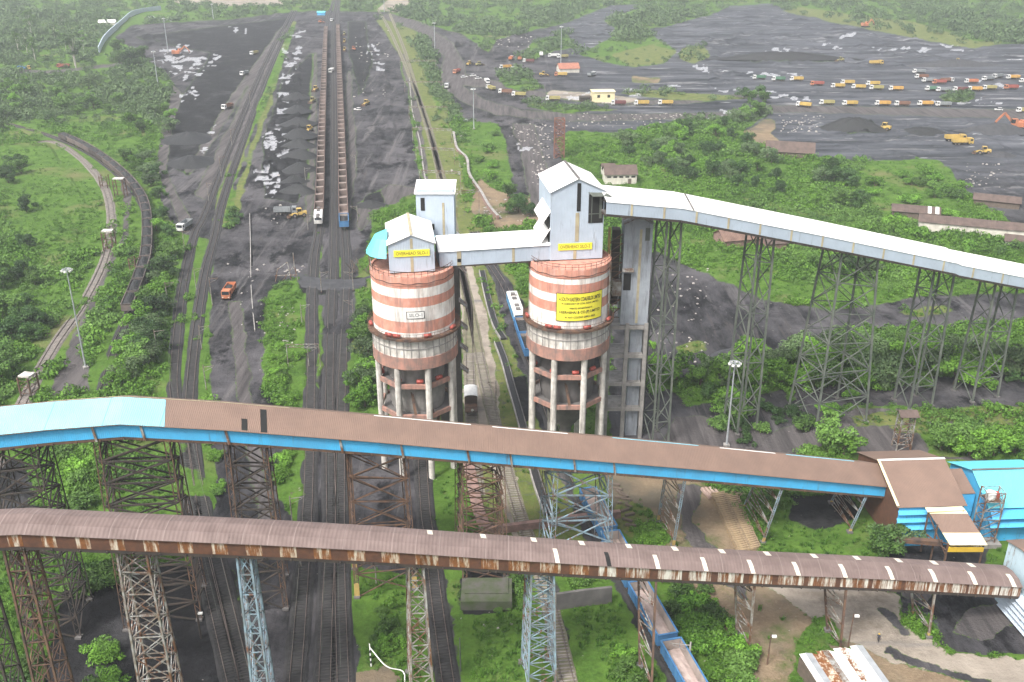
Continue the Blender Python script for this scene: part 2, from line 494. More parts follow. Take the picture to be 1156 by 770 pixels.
# ------------------------------------------------------------------ zones of the ground (outlines surveyed on the photo, laid on the ground)
COALZ, FRESH, DIRT, PALE, OLIVE, ROAD, GRASS = range(7)
ZONES = [
    # left stockyard and the roads that lead out of it
    (COALZ, [(128, 42), (150, 28), (200, 25), (262, 22), (330, 13), (440, 13), (455, 60), (462, 120), (470, 190), (485, 215), (425, 235), (412, 290),
             (340, 310), (300, 330), (296, 440), (330, 470), (350, 600), (395, 700), (420, 820), (170, 820), (180, 700), (215, 640), (245, 560),
             (238, 440), (236, 330), (243, 272), (205, 262), (190, 225), (173, 185), (187, 150), (205, 110), (196, 95), (170, 70)]),
    (FRESH, [(150, 42), (330, 20), (318, 40), (255, 130), (215, 200), (180, 180), (205, 110), (240, 60)]),
    (FRESH, [(296, 160), (320, 90), (352, 60), (346, 200), (335, 230), (300, 225)]),
    (FRESH, [(392, 24), (412, 24), (420, 75), (405, 110), (395, 60)]),
    (OLIVE, [(328, 24), (335, 24), (317, 80), (301, 130), (283, 180), (266, 252), (250, 258), (238, 248), (262, 180), (294, 100)]),
    (GRASS, [(330, 28), (334, 30), (300, 120), (270, 175), (262, 250), (254, 250), (266, 180), (300, 95)]), (COALZ, [(288, 140), (292, 140), (268, 215), (263, 215)]),
    (COALZ, [(206, 240), (220, 250), (275, 268), (268, 300), (264, 330), (278, 450), (300, 600), (345, 790), (300, 790), (262, 600), (243, 450), (240, 330), (250, 285), (244, 272), (205, 264), (186, 240), (180, 215), (194, 225)]),
    (ROAD, [(240, 230), (290, 120), (325, 30), (318, 30), (275, 110), (220, 220)]),
    (ROAD, [(196, 95), (182, 140), (175, 190), (192, 225), (205, 255), (216, 252), (201, 220), (187, 190), (193, 150), (206, 108)]),
    (ROAD, [(208, 196), (218, 196), (278, 100), (322, 36), (313, 36), (262, 106)]), (ROAD, [(345, 250), (354, 60), (358, 60), (353, 250)]),
    (ROAD, [(402, 232), (440, 208), (478, 212), (428, 238), (406, 264)]), (FRESH, [(412, 222), (430, 216), (436, 228), (420, 238), (410, 234)]),
    (ROAD, [(258, 340), (272, 340), (285, 450), (312, 610), (296, 610), (268, 450)]),
    (ROAD, [(395, 260), (403, 180), (396, 80), (391, 80), (392, 180), (386, 262)]),
    (GRASS, [(318, 335), (345, 330), (352, 345), (352, 468), (318, 462), (298, 438), (305, 385)]),
    (GRASS, [(322, 508), (362, 508), (364, 555), (348, 600), (330, 590), (310, 555)]),
    # tracks corridor in the middle
    (COALZ, [(346, 250), (400, 250), (404, 330), (388, 460), (385, 600), (395, 700), (410, 820), (330, 820), (352, 700), (345, 560), (346, 400)]),
    (GRASS, [(361, 345), (366, 345), (362, 440), (358, 440)]),
    (GRASS, [(356, 262), (363, 262), (360, 320), (354, 320)]),
    (GRASS, [(383, 290), (388, 290), (388, 322), (383, 322)]),
    (FRESH, [(335, 318), (380, 312), (412, 314), (416, 325), (380, 332), (338, 330)]),
    (COALZ, [(385, 500), (470, 500), (485, 560), (478, 620), (470, 650), (400, 640), (380, 600)]),
    # strip of sidings right of the yard
    (OLIVE, [(425, 22), (468, 24), (478, 55), (500, 110), (520, 185), (532, 240), (575, 300), (612, 420), (640, 520), (665, 620), (545, 620), (528, 440), (515, 300),
             (500, 215), (480, 215), (466, 130), (450, 60)]),
    (GRASS, [(468, 30), (480, 40), (497, 80), (505, 118), (495, 130), (482, 90), (470, 55)]),
    (ROAD, [(452, 60), (458, 60), (474, 130), (486, 215), (480, 215), (466, 130)]),
    (PALE, [(514, 290), (528, 290), (548, 350), (562, 430), (566, 480), (600, 610), (580, 610), (545, 500), (524, 480), (522, 400)]),
    (COALZ, [(548, 292), (560, 296), (590, 340), (605, 410), (630, 480), (650, 560), (680, 610), (705, 640), (690, 650), (655, 600), (620, 510), (590, 430), (565, 350)]),
    (FRESH, [(575, 425), (592, 425), (606, 470), (590, 478)]),
    # bend of the haul road, right stockyard
    (COALZ, [(468, 24), (520, 38), (552, 60), (560, 45), (590, 38), (640, 26), (690, 6), (750, 4), (800, 8), (870, 4), (905, 16), (985, 32), (1100, 50), (1300, 50), (1300, 290), (1160, 262),
             (1108, 232), (1082, 205), (1062, 180), (985, 182), (925, 180), (893, 170), (862, 150), (838, 150), (870, 127), (800, 132), (762, 136), (700, 150), (662, 150), (640, 172), (640, 215), (640, 240),
             (560, 250), (540, 190), (522, 130), (500, 100), (490, 62)]),
    (FRESH, [(955, 138), (985, 140), (990, 150), (960, 152), (950, 146)]),
    (FRESH, [(838, 64), (930, 62), (945, 70), (850, 70)]),
    (ROAD, [(425, 18), (440, 15), (480, 26), (512, 50), (526, 75), (520, 95), (545, 112), (590, 124), (650, 129), (800, 128), (860, 118), (1300, 128), (1300, 138), (860, 126), (800, 134), (650, 137), (560, 130), (520, 114), (496, 96), (502, 66), (470, 36)]),
    (ROAD, [(520, 95), (560, 100), (620, 112), (700, 119), (780, 117), (860, 108), (860, 103), (780, 112), (700, 114), (620, 106), (560, 92), (525, 84)]),
    (OLIVE, [(695, 104), (740, 102), (850, 110), (800, 114), (735, 110)]),
    (PALE, [(620, 102), (680, 106), (720, 111), (720, 116), (660, 114), (615, 109)]),
    (GRASS, [(652, 60), (672, 52), (700, 36), (735, 40), (764, 58), (750, 72), (715, 76), (680, 70)]),
    (OLIVE, [(690, 62), (735, 50), (764, 58), (748, 72), (712, 75)]),
    (GRASS, [(680, 24), (730, 6), (760, -10), (860, -10), (800, 18), (740, 32), (700, 38)]),
    (OLIVE, [(768, 55), (795, 52), (800, 64), (782, 72), (768, 66)]),
    (OLIVE, [(880, 12), (905, 8), (985, 20), (1030, 24), (1100, 46), (1140, 48), (1095, 55), (985, 34)]),
    (GRASS, [(586, 68), (600, 48), (640, 38), (650, 52), (615, 62), (598, 70)]),
    (GRASS, [(1060, 108), (1085, 106), (1102, 110), (1090, 116), (1066, 115)]),
    (GRASS, [(560, 84), (600, 84), (612, 98), (590, 104), (568, 96)]),
    (GRASS, [(595, 115), (640, 118), (700, 124), (640, 128), (600, 122)]),
    (DIRT, [(714, 86), (745, 88), (742, 94), (716, 93)]),
    (DIRT, [(840, 150), (866, 134), (885, 138), (868, 150), (885, 165), (880, 172), (850, 160)]),
    (COALZ, [(872, 132), (905, 134), (930, 150), (900, 160), (878, 150)]),
    # between haul road and the silo
    (GRASS, [(522, 138), (560, 140), (572, 160), (580, 215), (556, 225), (540, 185)]),
    (GRASS, [(640, 150), (664, 148), (668, 160), (640, 190), (628, 160)]),
    (DIRT, [(540, 200), (560, 215), (590, 222), (640, 215), (650, 250), (560, 260), (530, 240)]),
    (ROAD, [(578, 140), (602, 140), (618, 190), (636, 240), (600, 240), (590, 180)]),
    # below the white gallery
    (COALZ, [(690, 300), (740, 284), (790, 306), (860, 338), (940, 350), (1050, 336), (1300, 322), (1300, 356), (1050, 372), (950, 372), (900, 398), (830, 420), (770, 425), (690, 430)]),
    (OLIVE, [(762, 392), (790, 384), (798, 394), (770, 402)]),
    (OLIVE, [(1010, 352), (1060, 346), (1080, 352), (1040, 358)]),
    (COALZ, [(690, 430), (760, 440), (780, 460), (840, 450), (900, 438), (1000, 430), (1300, 410), (1300, 458), (1040, 462), (960, 458), (900, 485), (840, 505), (690, 530)]),
    (ROAD, [(840, 500), (900, 478), (965, 462), (1300, 468), (1300, 530), (1090, 520), (960, 515), (900, 520)]),
    (GRASS, [(1040, 488), (1156, 492), (1160, 520), (1050, 515)]), (OLIVE, [(1000, 482), (1156, 474), (1156, 484), (1010, 490)]),
    (OLIVE, [(960, 470), (1040, 462), (1300, 452), (1300, 470), (1060, 476), (970, 482)]),
    (ROAD, [(760, 470), (820, 470), (900, 500), (900, 530), (740, 530)]),
    (GRASS, [(900, 505), (960, 500), (975, 530), (900, 530)]),
    # bottom right yard
    (DIRT, [(685, 530), (790, 535), (830, 575), (848, 610), (866, 650), (1000, 700), (1080, 745), (1300, 770), (1300, 850), (860, 850), (842, 780), (800, 690), (748, 615), (690, 590)]),
    (ROAD, [(765, 545), (795, 550), (780, 590), (830, 640), (850, 680), (820, 660), (770, 600)]),
    (PALE, [(858, 655), (930, 648), (985, 662), (1010, 668), (1020, 698), (1075, 738), (1300, 752), (1300, 800), (1095, 772), (1010, 748), (955, 722), (905, 690)]),
    (COALZ, [(1004, 655), (1300, 650), (1300, 740), (1085, 738), (1042, 716), (1022, 696), (1012, 672)]),
    (GRASS, [(866, 575), (985, 570), (1030, 600), (1010, 652), (930, 648), (868, 640)]),
    (FRESH, [(895, 560), (960, 556), (975, 585), (920, 600), (890, 585)]),  # near-black patch in the grass under the blue gallery
    (COALZ, [(1030, 590), (1120, 600), (1110, 650), (1010, 650), (1000, 630)]),
    (ROAD, [(1090, 690), (1130, 680), (1150, 700), (1110, 725), (1075, 712)]), (ROAD, [(1020, 650), (1060, 655), (1050, 680), (1016, 676)]),
    (COALZ, [(1000, 728), (1030, 742), (1075, 757), (1120, 768), (1118, 774), (1070, 764), (1025, 750), (998, 736)]), (COALZ, [(985, 684), (1000, 686), (1018, 700), (1030, 716), (1020, 716), (1000, 700)]),
    (GRASS, [(1040, 690), (1058, 700), (1064, 722), (1040, 722), (1020, 700)]),
    (GRASS, [(915, 700), (935, 695), (960, 735), (1000, 760), (1010, 800), (880, 800), (900, 730)]),
    (DIRT, [(930, 722), (948, 728), (1010, 768), (1030, 800), (1018, 800)]),
    (OLIVE, [(700, 560), (735, 575), (750, 600), (720, 612), (690, 590)]),
    (GRASS, [(715, 590), (745, 588), (760, 605), (748, 618), (715, 615)]),
    # lower middle
    (COALZ, [(480, 630), (498, 630), (512, 700), (524, 800), (494, 800), (488, 700)]),
    (COALZ, [(600, 640), (620, 640), (640, 720), (660, 800), (635, 800), (615, 700)]),
    (COALZ, [(690, 600), (715, 640), (760, 700), (800, 770), (770, 800), (725, 720), (690, 650)]),
    (DIRT, [(396, 760), (440, 752), (455, 765), (440, 800), (396, 800)]),
    (FRESH, [(520, 640), (575, 640), (578, 690), (522, 694)]),
    # lower left: black coal, tone also darkened for the shade under the galleries
    (FRESH, [(70, 668), (140, 648), (170, 640), (260, 640), (282, 720), (300, 820), (40, 820)]),
    (FRESH, [(-60, 515), (35, 520), (45, 590), (-60, 600)]),
    (GRASS, [(62, 625), (140, 622), (150, 640), (120, 660), (66, 660)]),
    # left: dark track beside the curved railway and a road far behind
    (ROAD, [(128, 190), (134, 186), (150, 215), (146, 262), (114, 328), (98, 372), (100, 440), (52, 450), (78, 392), (106, 330), (140, 262), (142, 222)]),
    (ROAD, [(-60, 76), (60, 80), (150, 70), (150, 73), (60, 84), (-60, 82)]),
    (PALE, [(190, -4), (315, -12), (320, 5), (260, 7), (200, 4)]),  # pale ground tone painted for the glare at the far edge
    (PALE, [(425, 10), (470, -25), (490, -25), (450, 15)]),
]
PUDDLES = [
    [(165, 66), (185, 54), (215, 52), (215, 62), (180, 70)], [(170, 72), (240, 60), (252, 64), (225, 84), (205, 90), (190, 80)],
    [(298, 150), (325, 138), (326, 175), (318, 180), (298, 168)], [(290, 192), (316, 186), (318, 215), (302, 222), (288, 206)],
    [(312, 105), (328, 105), (326, 135), (312, 132)], [(318, 70), (340, 48), (342, 56), (326, 98), (316, 100)], [(200, 105), (222, 98), (222, 112), (200, 114)],
    [(262, 32), (280, 31), (276, 38), (262, 37)], [(418, 40), (428, 60), (436, 82), (424, 80), (416, 62)], [(330, 36), (345, 34), (345, 42), (332, 42)],
    [(230, 150), (245, 138), (238, 165), (226, 180)], [(170, 20), (195, 18), (196, 24), (170, 25)],
    [(980, 53), (1035, 52), (1060, 58), (985, 57)], [(925, 50), (950, 51), (946, 55), (924, 54)], [(860, 52), (890, 54), (888, 60), (860, 57)],
    [(840, 80), (905, 84), (900, 88), (842, 85)], [(805, 98), (870, 104), (915, 110), (910, 114), (850, 108), (806, 102)], [(945, 40), (968, 38), (966, 43), (946, 44)],
    [(1060, 50), (1090, 52), (1080, 57), (1060, 55)], [(1100, 90), (1156, 96), (1156, 100), (1110, 97)], [(1045, 112), (1075, 114), (1130, 113), (1130, 117), (1050, 118)],
    [(706, 100), (725, 100), (722, 110), (708, 108)], [(752, 95), (770, 96), (768, 102), (748, 101)], [(784, 74), (800, 72), (800, 82), (786, 82)],
    [(635, 104), (668, 106), (700, 112), (680, 116), (640, 112)], [(584, 164), (600, 165), (600, 172), (586, 171)], [(520, 134), (535, 134), (534, 139), (520, 138)],
    [(325, 38), (334, 34), (320, 60), (316, 62)], [(795, 130), (840, 120), (850, 124), (800, 134)],
]
OPENG = [[(5, 170), (60, 165), (110, 195), (112, 270), (60, 310), (10, 260)], [(980, 182), (1062, 180), (1082, 205), (1075, 260), (1000, 250), (960, 215)],
         [(400, 690), (700, 660), (740, 700), (760, 800), (400, 800)], [(240, 255), (290, 100), (340, 20), (335, 24), (268, 255)],
         [(525, 140), (575, 140), (582, 215), (545, 200)], [(780, 300), (900, 320), (1000, 320), (1000, 345), (860, 340)], [(866, 575), (1030, 570), (1020, 652), (866, 645)],
         [(655, 52), (764, 40), (764, 76), (660, 72)], [(880, 690), (1010, 690), (1010, 800), (880, 800)]]


def zone_index(u, v, seed):
    """zone number at survey places, edges roughened by noise"""
    wu = (fbm(u / 14, v / 9, seed, 4) - 0.5) * 15
    wv = (fbm(u / 14, v / 9, seed + 5, 4) - 0.5) * 9
    k = np.clip(0.35 + v / 900, 0.35, 1.0)
    uu, vv = u + wu * k * 1.3, v + wv * k
    z = np.full(u.shape, GRASS, np.int8)
    for zi, poly in ZONES:
        z[inpoly(uu, vv, poly)] = zi
    return z


vrow = np.concatenate([[-470, -462, -454, -446, -438, -430, -424, -418, -412, -406], np.arange(-402, -200, 1.1), np.arange(-200, 445, 1.5), [460, 490, 530, 600, 700]])
ucol = np.concatenate([np.linspace(-1500, -700, 40), np.arange(-690, 691, 1.9), np.linspace(700, 1500, 40)])
VV, UU = np.meshgrid(vrow, ucol, indexing='ij')
dyy, dzz = CP - VV / F * SP, -SP - VV / F * CP
TT = -HC / dzz
GX, GY = UU / F * TT, dyy * TT
PU, PV = UU + CX, VV + CY
z1 = zone_index(PU, PV, 3)
z2 = zone_index(PU, PV, 41)
W = np.zeros(PU.shape + (7,), np.float32)
for k in range(7):
    W[..., k] = 0.5 * (z1 == k) + 0.5 * (z2 == k)
W = (W + np.roll(W, 1, 0) + np.roll(W, 1, 1) + np.roll(W, -1, 0) + np.roll(W, -1, 1)) / 5
PUD = np.zeros(PU.shape, np.float32)
wn = (fbm(PU / 9, PV / 5, 77, 4) - 0.5)
for pl in PUDDLES:
    PUD[inpoly(PU + wn * 14, PV + wn * 8, pl)] = 1
PUD *= np.clip((fbm(PU / 7, PV / 2.2, 99, 4) - 0.50) * 14, 0, 1)
# low relief: tips and ruts in the coal, hummocks in the scrub, always flat along roads and tracks
HGT = np.zeros(PU.shape)
coalw = W[..., COALZ] + W[..., FRESH]
near = np.clip(GY / 300, 0.25, 2.0)
HGT += coalw * (np.clip(fbm(GX / 9, GY / 16, 5, 4) - 0.5, 0, 1) * 3.2) * near * (GY > 240)
HGT += W[..., FRESH] * np.clip(fbm(GX / 6, GY / 7, 15, 4) - 0.42, 0, 1) * 5.0 * np.clip((GY - 200) / 200, 0.1, 1)
HGT += W[..., GRASS] * np.clip(fbm(GX / 20, GY / 20, 25, 3) - 0.45, 0, 1) * 3.0 * (GY > 160)
HGT *= (1 - np.minimum(1, PUD * 1.0))
flat = np.zeros(PU.shape, bool)
FLATS = [[(340, -10), (410, -10), (412, 340), (340, 340)], [(40, 140), (70, 140), (160, 215), (180, 300), (150, 370), (60, 460), (10, 490), (-20, 480), (100, 340), (110, 250)],
         [(425, 15), (460, 15), (530, 250), (660, 620), (500, 620), (440, 100)], [(838, 82), (1200, 70), (1200, 135), (838, 135)], [(185, 18), (345, 18), (290, 120), (250, 480), (195, 480)], [(500, 60), (800, 60), (800, 140), (500, 140)]]
for pl in FLATS: flat |= inpoly(PU, PV, pl)
HGT[flat] *= 0.12
kk = np.ones(PU.shape); kk[PV > 560] = 0.1
HGT *= kk


def ground_z(x, y):
    """height of the ground under a point"""
    u, v = proj(x, y, 0)
    i = int(np.clip(np.searchsorted(vrow, v - CY), 1, len(vrow) - 1))
    j = int(np.clip(np.searchsorted(ucol, u - CX), 1, len(ucol) - 1))
    return float(min(HGT[i, j], HGT[i - 1, j], HGT[i, j - 1], HGT[i - 1, j - 1]))


def G(px, py):
    p = P(px, py)
    p.z = ground_z(p.x, p.y)
    return p


def ground_material():
    m, nt, b = newmat('ground of grass, coal and earth')
    L = nt.links.new
    ge = N(nt, 'ShaderNodeNewGeometry')
    po = ge.outputs['Position']
    a = N(nt, 'ShaderNodeAttribute', attribute_name='zone_a')
    c = N(nt, 'ShaderNodeAttribute', attribute_name='zone_b')
    sa, sc = N(nt, 'ShaderNodeSeparateColor'), N(nt, 'ShaderNodeSeparateColor')
    L(a.outputs['Color'], sa.inputs[0]); L(c.outputs['Color'], sc.inputs[0])
    big = noise(nt, po, 0.035, 5, 0.6)
    mid = noise(nt, po, 0.22, 6, 0.65)
    fine = noise(nt, po, 1.4, 6, 0.7)
    rut = noise(nt, po, 1.0, 5, 0.65, (0.55, 0.035, 0.3))
    rutx = noise(nt, po, 1.0, 5, 0.65, (0.02, 0.16, 0.3))
    grass = mixc(nt, ramp(nt, mid, 0.3, 0.7), (0.028, 0.064, 0.010), (0.092, 0.165, 0.028))  # dark mix tone also paints the shadowed gaps between bushes
    grass = mixc(nt, ramp(nt, fine, 0.45, 0.78), grass, (0.090, 0.185, 0.030))
    grass = mixc(nt, ramp(nt, big, 0.56, 0.70), grass, (0.13, 0.135, 0.055))
    grass = mixc(nt, ramp(nt, noise(nt, po, 0.5, 5, 0.7), 0.64, 0.72), grass, (0.085, 0.070, 0.050))
    lum = noise(nt, po, 1.0, 8, 0.76, (0.16, 0.055, 0.2))
    patch = noise(nt, po, 0.030, 9, 0.72)
    blot = noise(nt, po, 0.075, 8, 0.74, (1.0, 0.55, 1.0))
    lane = noise(nt, po, 1.0, 6, 0.66, (0.22, 0.009, 0.2))
    coal = mixc(nt, ramp(nt, lum, 0.40, 0.60), (0.015, 0.015, 0.017), (0.055, 0.053, 0.058))
    coal = mixc(nt, ramp(nt, patch, 0.47, 0.60), coal, (0.086, 0.081, 0.087))
    coal = mixc(nt, ramp(nt, lane, 0.55, 0.66), coal, (0.110, 0.103, 0.105))
    coal = mixc(nt, ramp(nt, rut, 0.58, 0.68), coal, (0.060, 0.054, 0.054))
    coal = mixc(nt, ramp(nt, blot, 0.53, 0.60), coal, (0.012, 0.012, 0.014))
    coal = mixc(nt, ramp(nt, fine, 0.63, 0.78), coal, (0.110, 0.106, 0.106))
    sx = N(nt, 'ShaderNodeSeparateXYZ'); L(po, sx.inputs[0])
    side = ramp(nt, sx.outputs['X'], 10, 60); fr = ramp(nt, sx.outputs['Y'], 330, 450)
    sm = N(nt, 'ShaderNodeMath', operation='MULTIPLY'); L(side, sm.inputs[0]); L(fr, sm.inputs[1])
    st1 = noise(nt, po, 1.0, 6, 0.72, (0.014, 0.075, 0.1)); st2 = noise(nt, po, 1.0, 5, 0.7, (0.022, 0.11, 0.2))
    yard = mixc(nt, ramp(nt, st1, 0.36, 0.62), (0.018, 0.020, 0.025), (0.094, 0.098, 0.112))  # bluish pale tones put far haze and sky tint into the colour
    yard = mixc(nt, ramp(nt, st2, 0.57, 0.68), yard, (0.23, 0.225, 0.23))
    yard = mixc(nt, ramp(nt, noise(nt, po, 1.0, 4, 0.6, (0.035, 0.20, 0.3)), 0.665, 0.70), yard, (0.42, 0.42, 0.43))  # pale flecks paint the sky sheen of wet ground
    yard = mixc(nt, ramp(nt, mid, 0.55, 0.8), yard, (0.022, 0.022, 0.026))
    coal = mixc(nt, sm.outputs[0], coal, yard)
    fresh = mixc(nt, ramp(nt, mid, 0.3, 0.7), (0.009, 0.009, 0.010), (0.024, 0.023, 0.026))
    fresh = mixc(nt, ramp(nt, noise(nt, po, 0.07, 6, 0.7), 0.52, 0.66), fresh, (0.046, 0.045, 0.048))
    fresh = mixc(nt, ramp(nt, fine, 0.66, 0.80), fresh, (0.09, 0.088, 0.088))
    dirt = mixc(nt, ramp(nt, mid, 0.3, 0.7), (0.155, 0.110, 0.075), (0.235, 0.180, 0.118))
    dirt = mixc(nt, ramp(nt, fine, 0.5, 0.8), dirt, (0.29, 0.225, 0.15))
    dirt = mixc(nt, ramp(nt, big, 0.50, 0.62), dirt, (0.110, 0.095, 0.072))
    dirt = mixc(nt, ramp(nt, patch, 0.53, 0.60), dirt, (0.085, 0.105, 0.035))
    pale = mixc(nt, ramp(nt, mid, 0.25, 0.75), (0.215, 0.185, 0.155), (0.345, 0.30, 0.25))
    pale = mixc(nt, ramp(nt, patch, 0.50, 0.58), pale, (0.16, 0.135, 0.11))
    pale = mixc(nt, ramp(nt, rutx, 0.55, 0.68), pale, (0.16, 0.15, 0.145))
    olive = mixc(nt, ramp(nt, mid, 0.3, 0.7), (0.060, 0.095, 0.022), (0.165, 0.165, 0.060))
    olive = mixc(nt, ramp(nt, fine, 0.5, 0.7), olive, (0.11, 0.17, 0.04))
    olive = mixc(nt, ramp(nt, noise(nt, po, 0.7, 5), 0.56, 0.66), olive, (0.085, 0.08, 0.072))
    road = mixc(nt, ramp(nt, rut, 0.35, 0.66), (0.050, 0.046, 0.047), (0.118, 0.106, 0.106))
    road = mixc(nt, ramp(nt, fine, 0.6, 0.8), road, (0.15, 0.13, 0.12))
    # height-like noise makes the borders ragged
    jag = N(nt, 'ShaderNodeMath', operation='MULTIPLY_ADD'); L(fine, jag.inputs[0]); jag.inputs[1].default_value = 1.1; jag.inputs[2].default_value = -0.55

    def wgt(s):
        ad = N(nt, 'ShaderNodeMath', operation='ADD'); L(s, ad.inputs[0]); L(jag.outputs[0], ad.inputs[1])
        return ramp(nt, ad.outputs[0], 0.38, 0.62)
    col = grass
    for s, q in ((sa.outputs[0], coal), (sa.outputs[1], fresh), (sa.outputs[2], dirt), (a.outputs['Alpha'] if 'Alpha' in a.outputs else sa.outputs[2], pale), (sc.outputs[0], olive), (sc.outputs[1], road)):
        col = mixc(nt, wgt(s), col, q)
    litter = ramp(nt, noise(nt, po, 0.9, 2, 0.5), 0.735, 0.76)
    lf = N(nt, 'ShaderNodeMath', operation='MULTIPLY'); L(litter, lf.inputs[0]); lf.inputs[1].default_value = 0.55
    col = mixc(nt, lf.outputs[0], col, (0.36, 0.33, 0.30))
    pw = ramp(nt, sc.outputs[2], 0.25, 0.8)
    pw2 = N(nt, 'ShaderNodeMath', operation='MULTIPLY'); L(pw, pw2.inputs[0]); L(ramp(nt, noise(nt, po, 0.35, 4, 0.6), 0.30, 0.56), pw2.inputs[1]); pw = pw2.outputs[0]
    col = mixc(nt, pw, col, (0.36, 0.36, 0.38))  # pale grey puddle colour, with reflected sky painted into it
    L(col, b.inputs['Base Color'])
    ro = N(nt, 'ShaderNodeMapRange'); L(pw, ro.inputs[0]); ro.inputs[3].default_value = 0.95; ro.inputs[4].default_value = 0.22
    L(ro.outputs[0], b.inputs['Roughness'])
    b.inputs['Specular IOR Level'].default_value = 0.12
    spm = N(nt, 'ShaderNodeMapRange'); L(pw, spm.inputs[0]); spm.inputs[3].default_value = 0.10; spm.inputs[4].default_value = 0.6; L(spm.outputs[0], b.inputs['Specular IOR Level'])
    bp = N(nt, 'ShaderNodeBump')
    bh = N(nt, 'ShaderNodeMath', operation='ADD'); L(mid, bh.inputs[0]); L(fine, bh.inputs[1])
    L(bh.outputs[0], bp.inputs['Height']); bp.inputs['Distance'].default_value = 0.5
    st = N(nt, 'ShaderNodeMath', operation='SUBTRACT'); st.inputs[0].default_value = 0.7; L(pw, st.inputs[1]); st.use_clamp = True
    L(st.outputs[0], bp.inputs['Strength'])
    L(bp.outputs[0], b.inputs['Normal'])
    return m


M_GROUND = ground_material()


def build_ground():
    nr, nc = PU.shape
    idx = np.arange(nr * nc).reshape(nr, nc)
    q = np.stack([idx[1:, :-1], idx[1:, 1:], idx[:-1, 1:], idx[:-1, :-1]], -1).reshape(-1, 4)
    zc = np.argmax(W, -1)[1:, :-1].reshape(-1)
    co = np.stack([GX, GY, HGT], -1).reshape(-1, 3)
    A = np.stack([W[..., COALZ], W[..., FRESH], W[..., DIRT], W[..., PALE]], -1).reshape(-1, 4)
    B = np.stack([W[..., OLIVE], W[..., ROAD], PUD, W[..., GRASS]], -1).reshape(-1, 4)
    for name, zs, lab in (('ground', (GRASS, OLIVE, DIRT), None), ('coal_yard', (COALZ, FRESH), None), ('dirt_road', (ROAD,), None), ('concrete_road', (PALE,), None)):
        f = q[np.isin(zc, zs)]
        us, inv = np.unique(f, return_inverse=True)
        o = npmesh(name, co[us], inv.reshape(-1, 4), M_GROUND, smooth=True)
        for nm, arr in (('zone_a', A), ('zone_b', B)):
            at = o.data.color_attributes.new(nm, 'FLOAT_COLOR', 'POINT')
            at.data.foreach_set('color', np.ascontiguousarray(arr[us], np.float32).ravel())
        o['kind'] = 'structure'


build_ground()


# ------------------------------------------------------------------ railway tracks
def track(pts, ballast, dark=True, sleepers_to=230, z=0.0, bed=2.9, lift=0.22):
    line = smooth_line([P(*p) for p in pts], 2.5)
    root = empty('railway_track', line[len(line) // 2], kind='structure')
    o = root.location

    def ribbon(mb, off0, off1, za, zb):
        vs, fs = [], []
        for i, p in enumerate(line):
            d = (line[min(i + 1, len(line) - 1)] - line[max(i - 1, 0)]).normalized()
            n = Vector((d.y, -d.x, 0))
            for (off, zz) in ((off0 - (za - zb) * 0.0, za), (off0, zb), (off1, zb), (off1, za)):
                vs.append(p + n * off + Vector((0, 0, zz)))
        for i in range(len(line) - 1):
            a, b = 4 * i, 4 * i + 4
            fs += [(a, b, b + 1, a + 1), (a + 1, b + 1, b + 2, a + 2), (a + 2, b + 2, b + 3, a + 3)]
        mb.add(vs, fs)
    mb = MB(o)
    vs, fs = [], []
    for i, p in enumerate(line):
        d = (line[min(i + 1, len(line) - 1)] - line[max(i - 1, 0)]).normalized()
        n = Vector((d.y, -d.x, 0))
        for (off, zz) in ((-bed / 2 - 0.5, -0.05), (-bed / 2, lift), (bed / 2, lift), (bed / 2 + 0.5, -0.05)):
            vs.append(p + n * (off + random.uniform(-.12, .12)) + Vector((0, 0, zz)))
    for i in range(len(line) - 1):
        a, b = 4 * i, 4 * i + 4
        fs += [(a, b, b + 1, a + 1), (a + 1, b + 1, b + 2, a + 2), (a + 2, b + 2, b + 3, a + 3)]
    mb.add(vs, fs).build('ballast', ballast, root)
    for s in (-1, 1):
        r = MB(o)
        ribbon(r, s * 0.838 - 0.05, s * 0.838 + 0.05, lift + 0.06, lift + 0.25)
        r.build('rail', m_steelrail, root)
    sl = MB(o)
    acc = 0
    for i in range(len(line) - 1):
        p, q2 = line[i], line[i + 1]
        if p.y > sleepers_to: continue
        d = (q2 - p)
        L_ = d.length
        dn = d.normalized()
        n = Vector((dn.y, -dn.x, 0))
        for k in range(max(1, int(round(L_ / 0.72)))):
            c = p + d * (k * 0.72 / L_) + Vector((0, 0, lift + 0.0))
            sl.bar(c - n * 1.3, c + n * 1.3, 0.26, 0.16)
    if sl.v: sl.build('sleepers', m_sleeper if not dark else m_sleeper_dark, root)
    return line


TL = track([(382, -30), (375, 5), (369, 25), (365, 120), (361, 240), (355, 291), (352.5, 334), (351, 440), (348, 560), (342, 660), (332, 790)], m_ballast_dark)
TM = track([(384, -30), (379, 5), (376, 25), (377, 120), (377, 277), (374.5, 334), (372, 440), (373, 520), (374, 591), (370, 680), (366, 790)], m_ballast_dark)
TR = track([(386, -30), (382.5, 5), (381.5, 25), (385, 130), (388.5, 248), (391, 290), (391, 330), (386, 440), (384, 560), (384, 660), (388, 790)], m_ballast_dark)
TS = track([(480, 262), (478, 330), (474, 430), (479, 560), (485, 610), (493, 680), (510, 800)], m_ballast_dark)
TB = track([(424, 6), (440, 34), (465, 92), (485, 145), (498, 209), (512, 275), (523, 312), (535, 370), (547, 431), (558, 474), (583, 570), (612, 650), (640, 765), (650, 800)], m_ballast_olive, False, bed=2.4, lift=.08)
TV = track([(436, 6), (456, 55), (478, 130), (505, 220), (522, 312), (528.5, 345), (529.5, 390), (531, 440), (534, 500), (540, 560)], m_ballast_olive, False, bed=2.4, lift=.08)
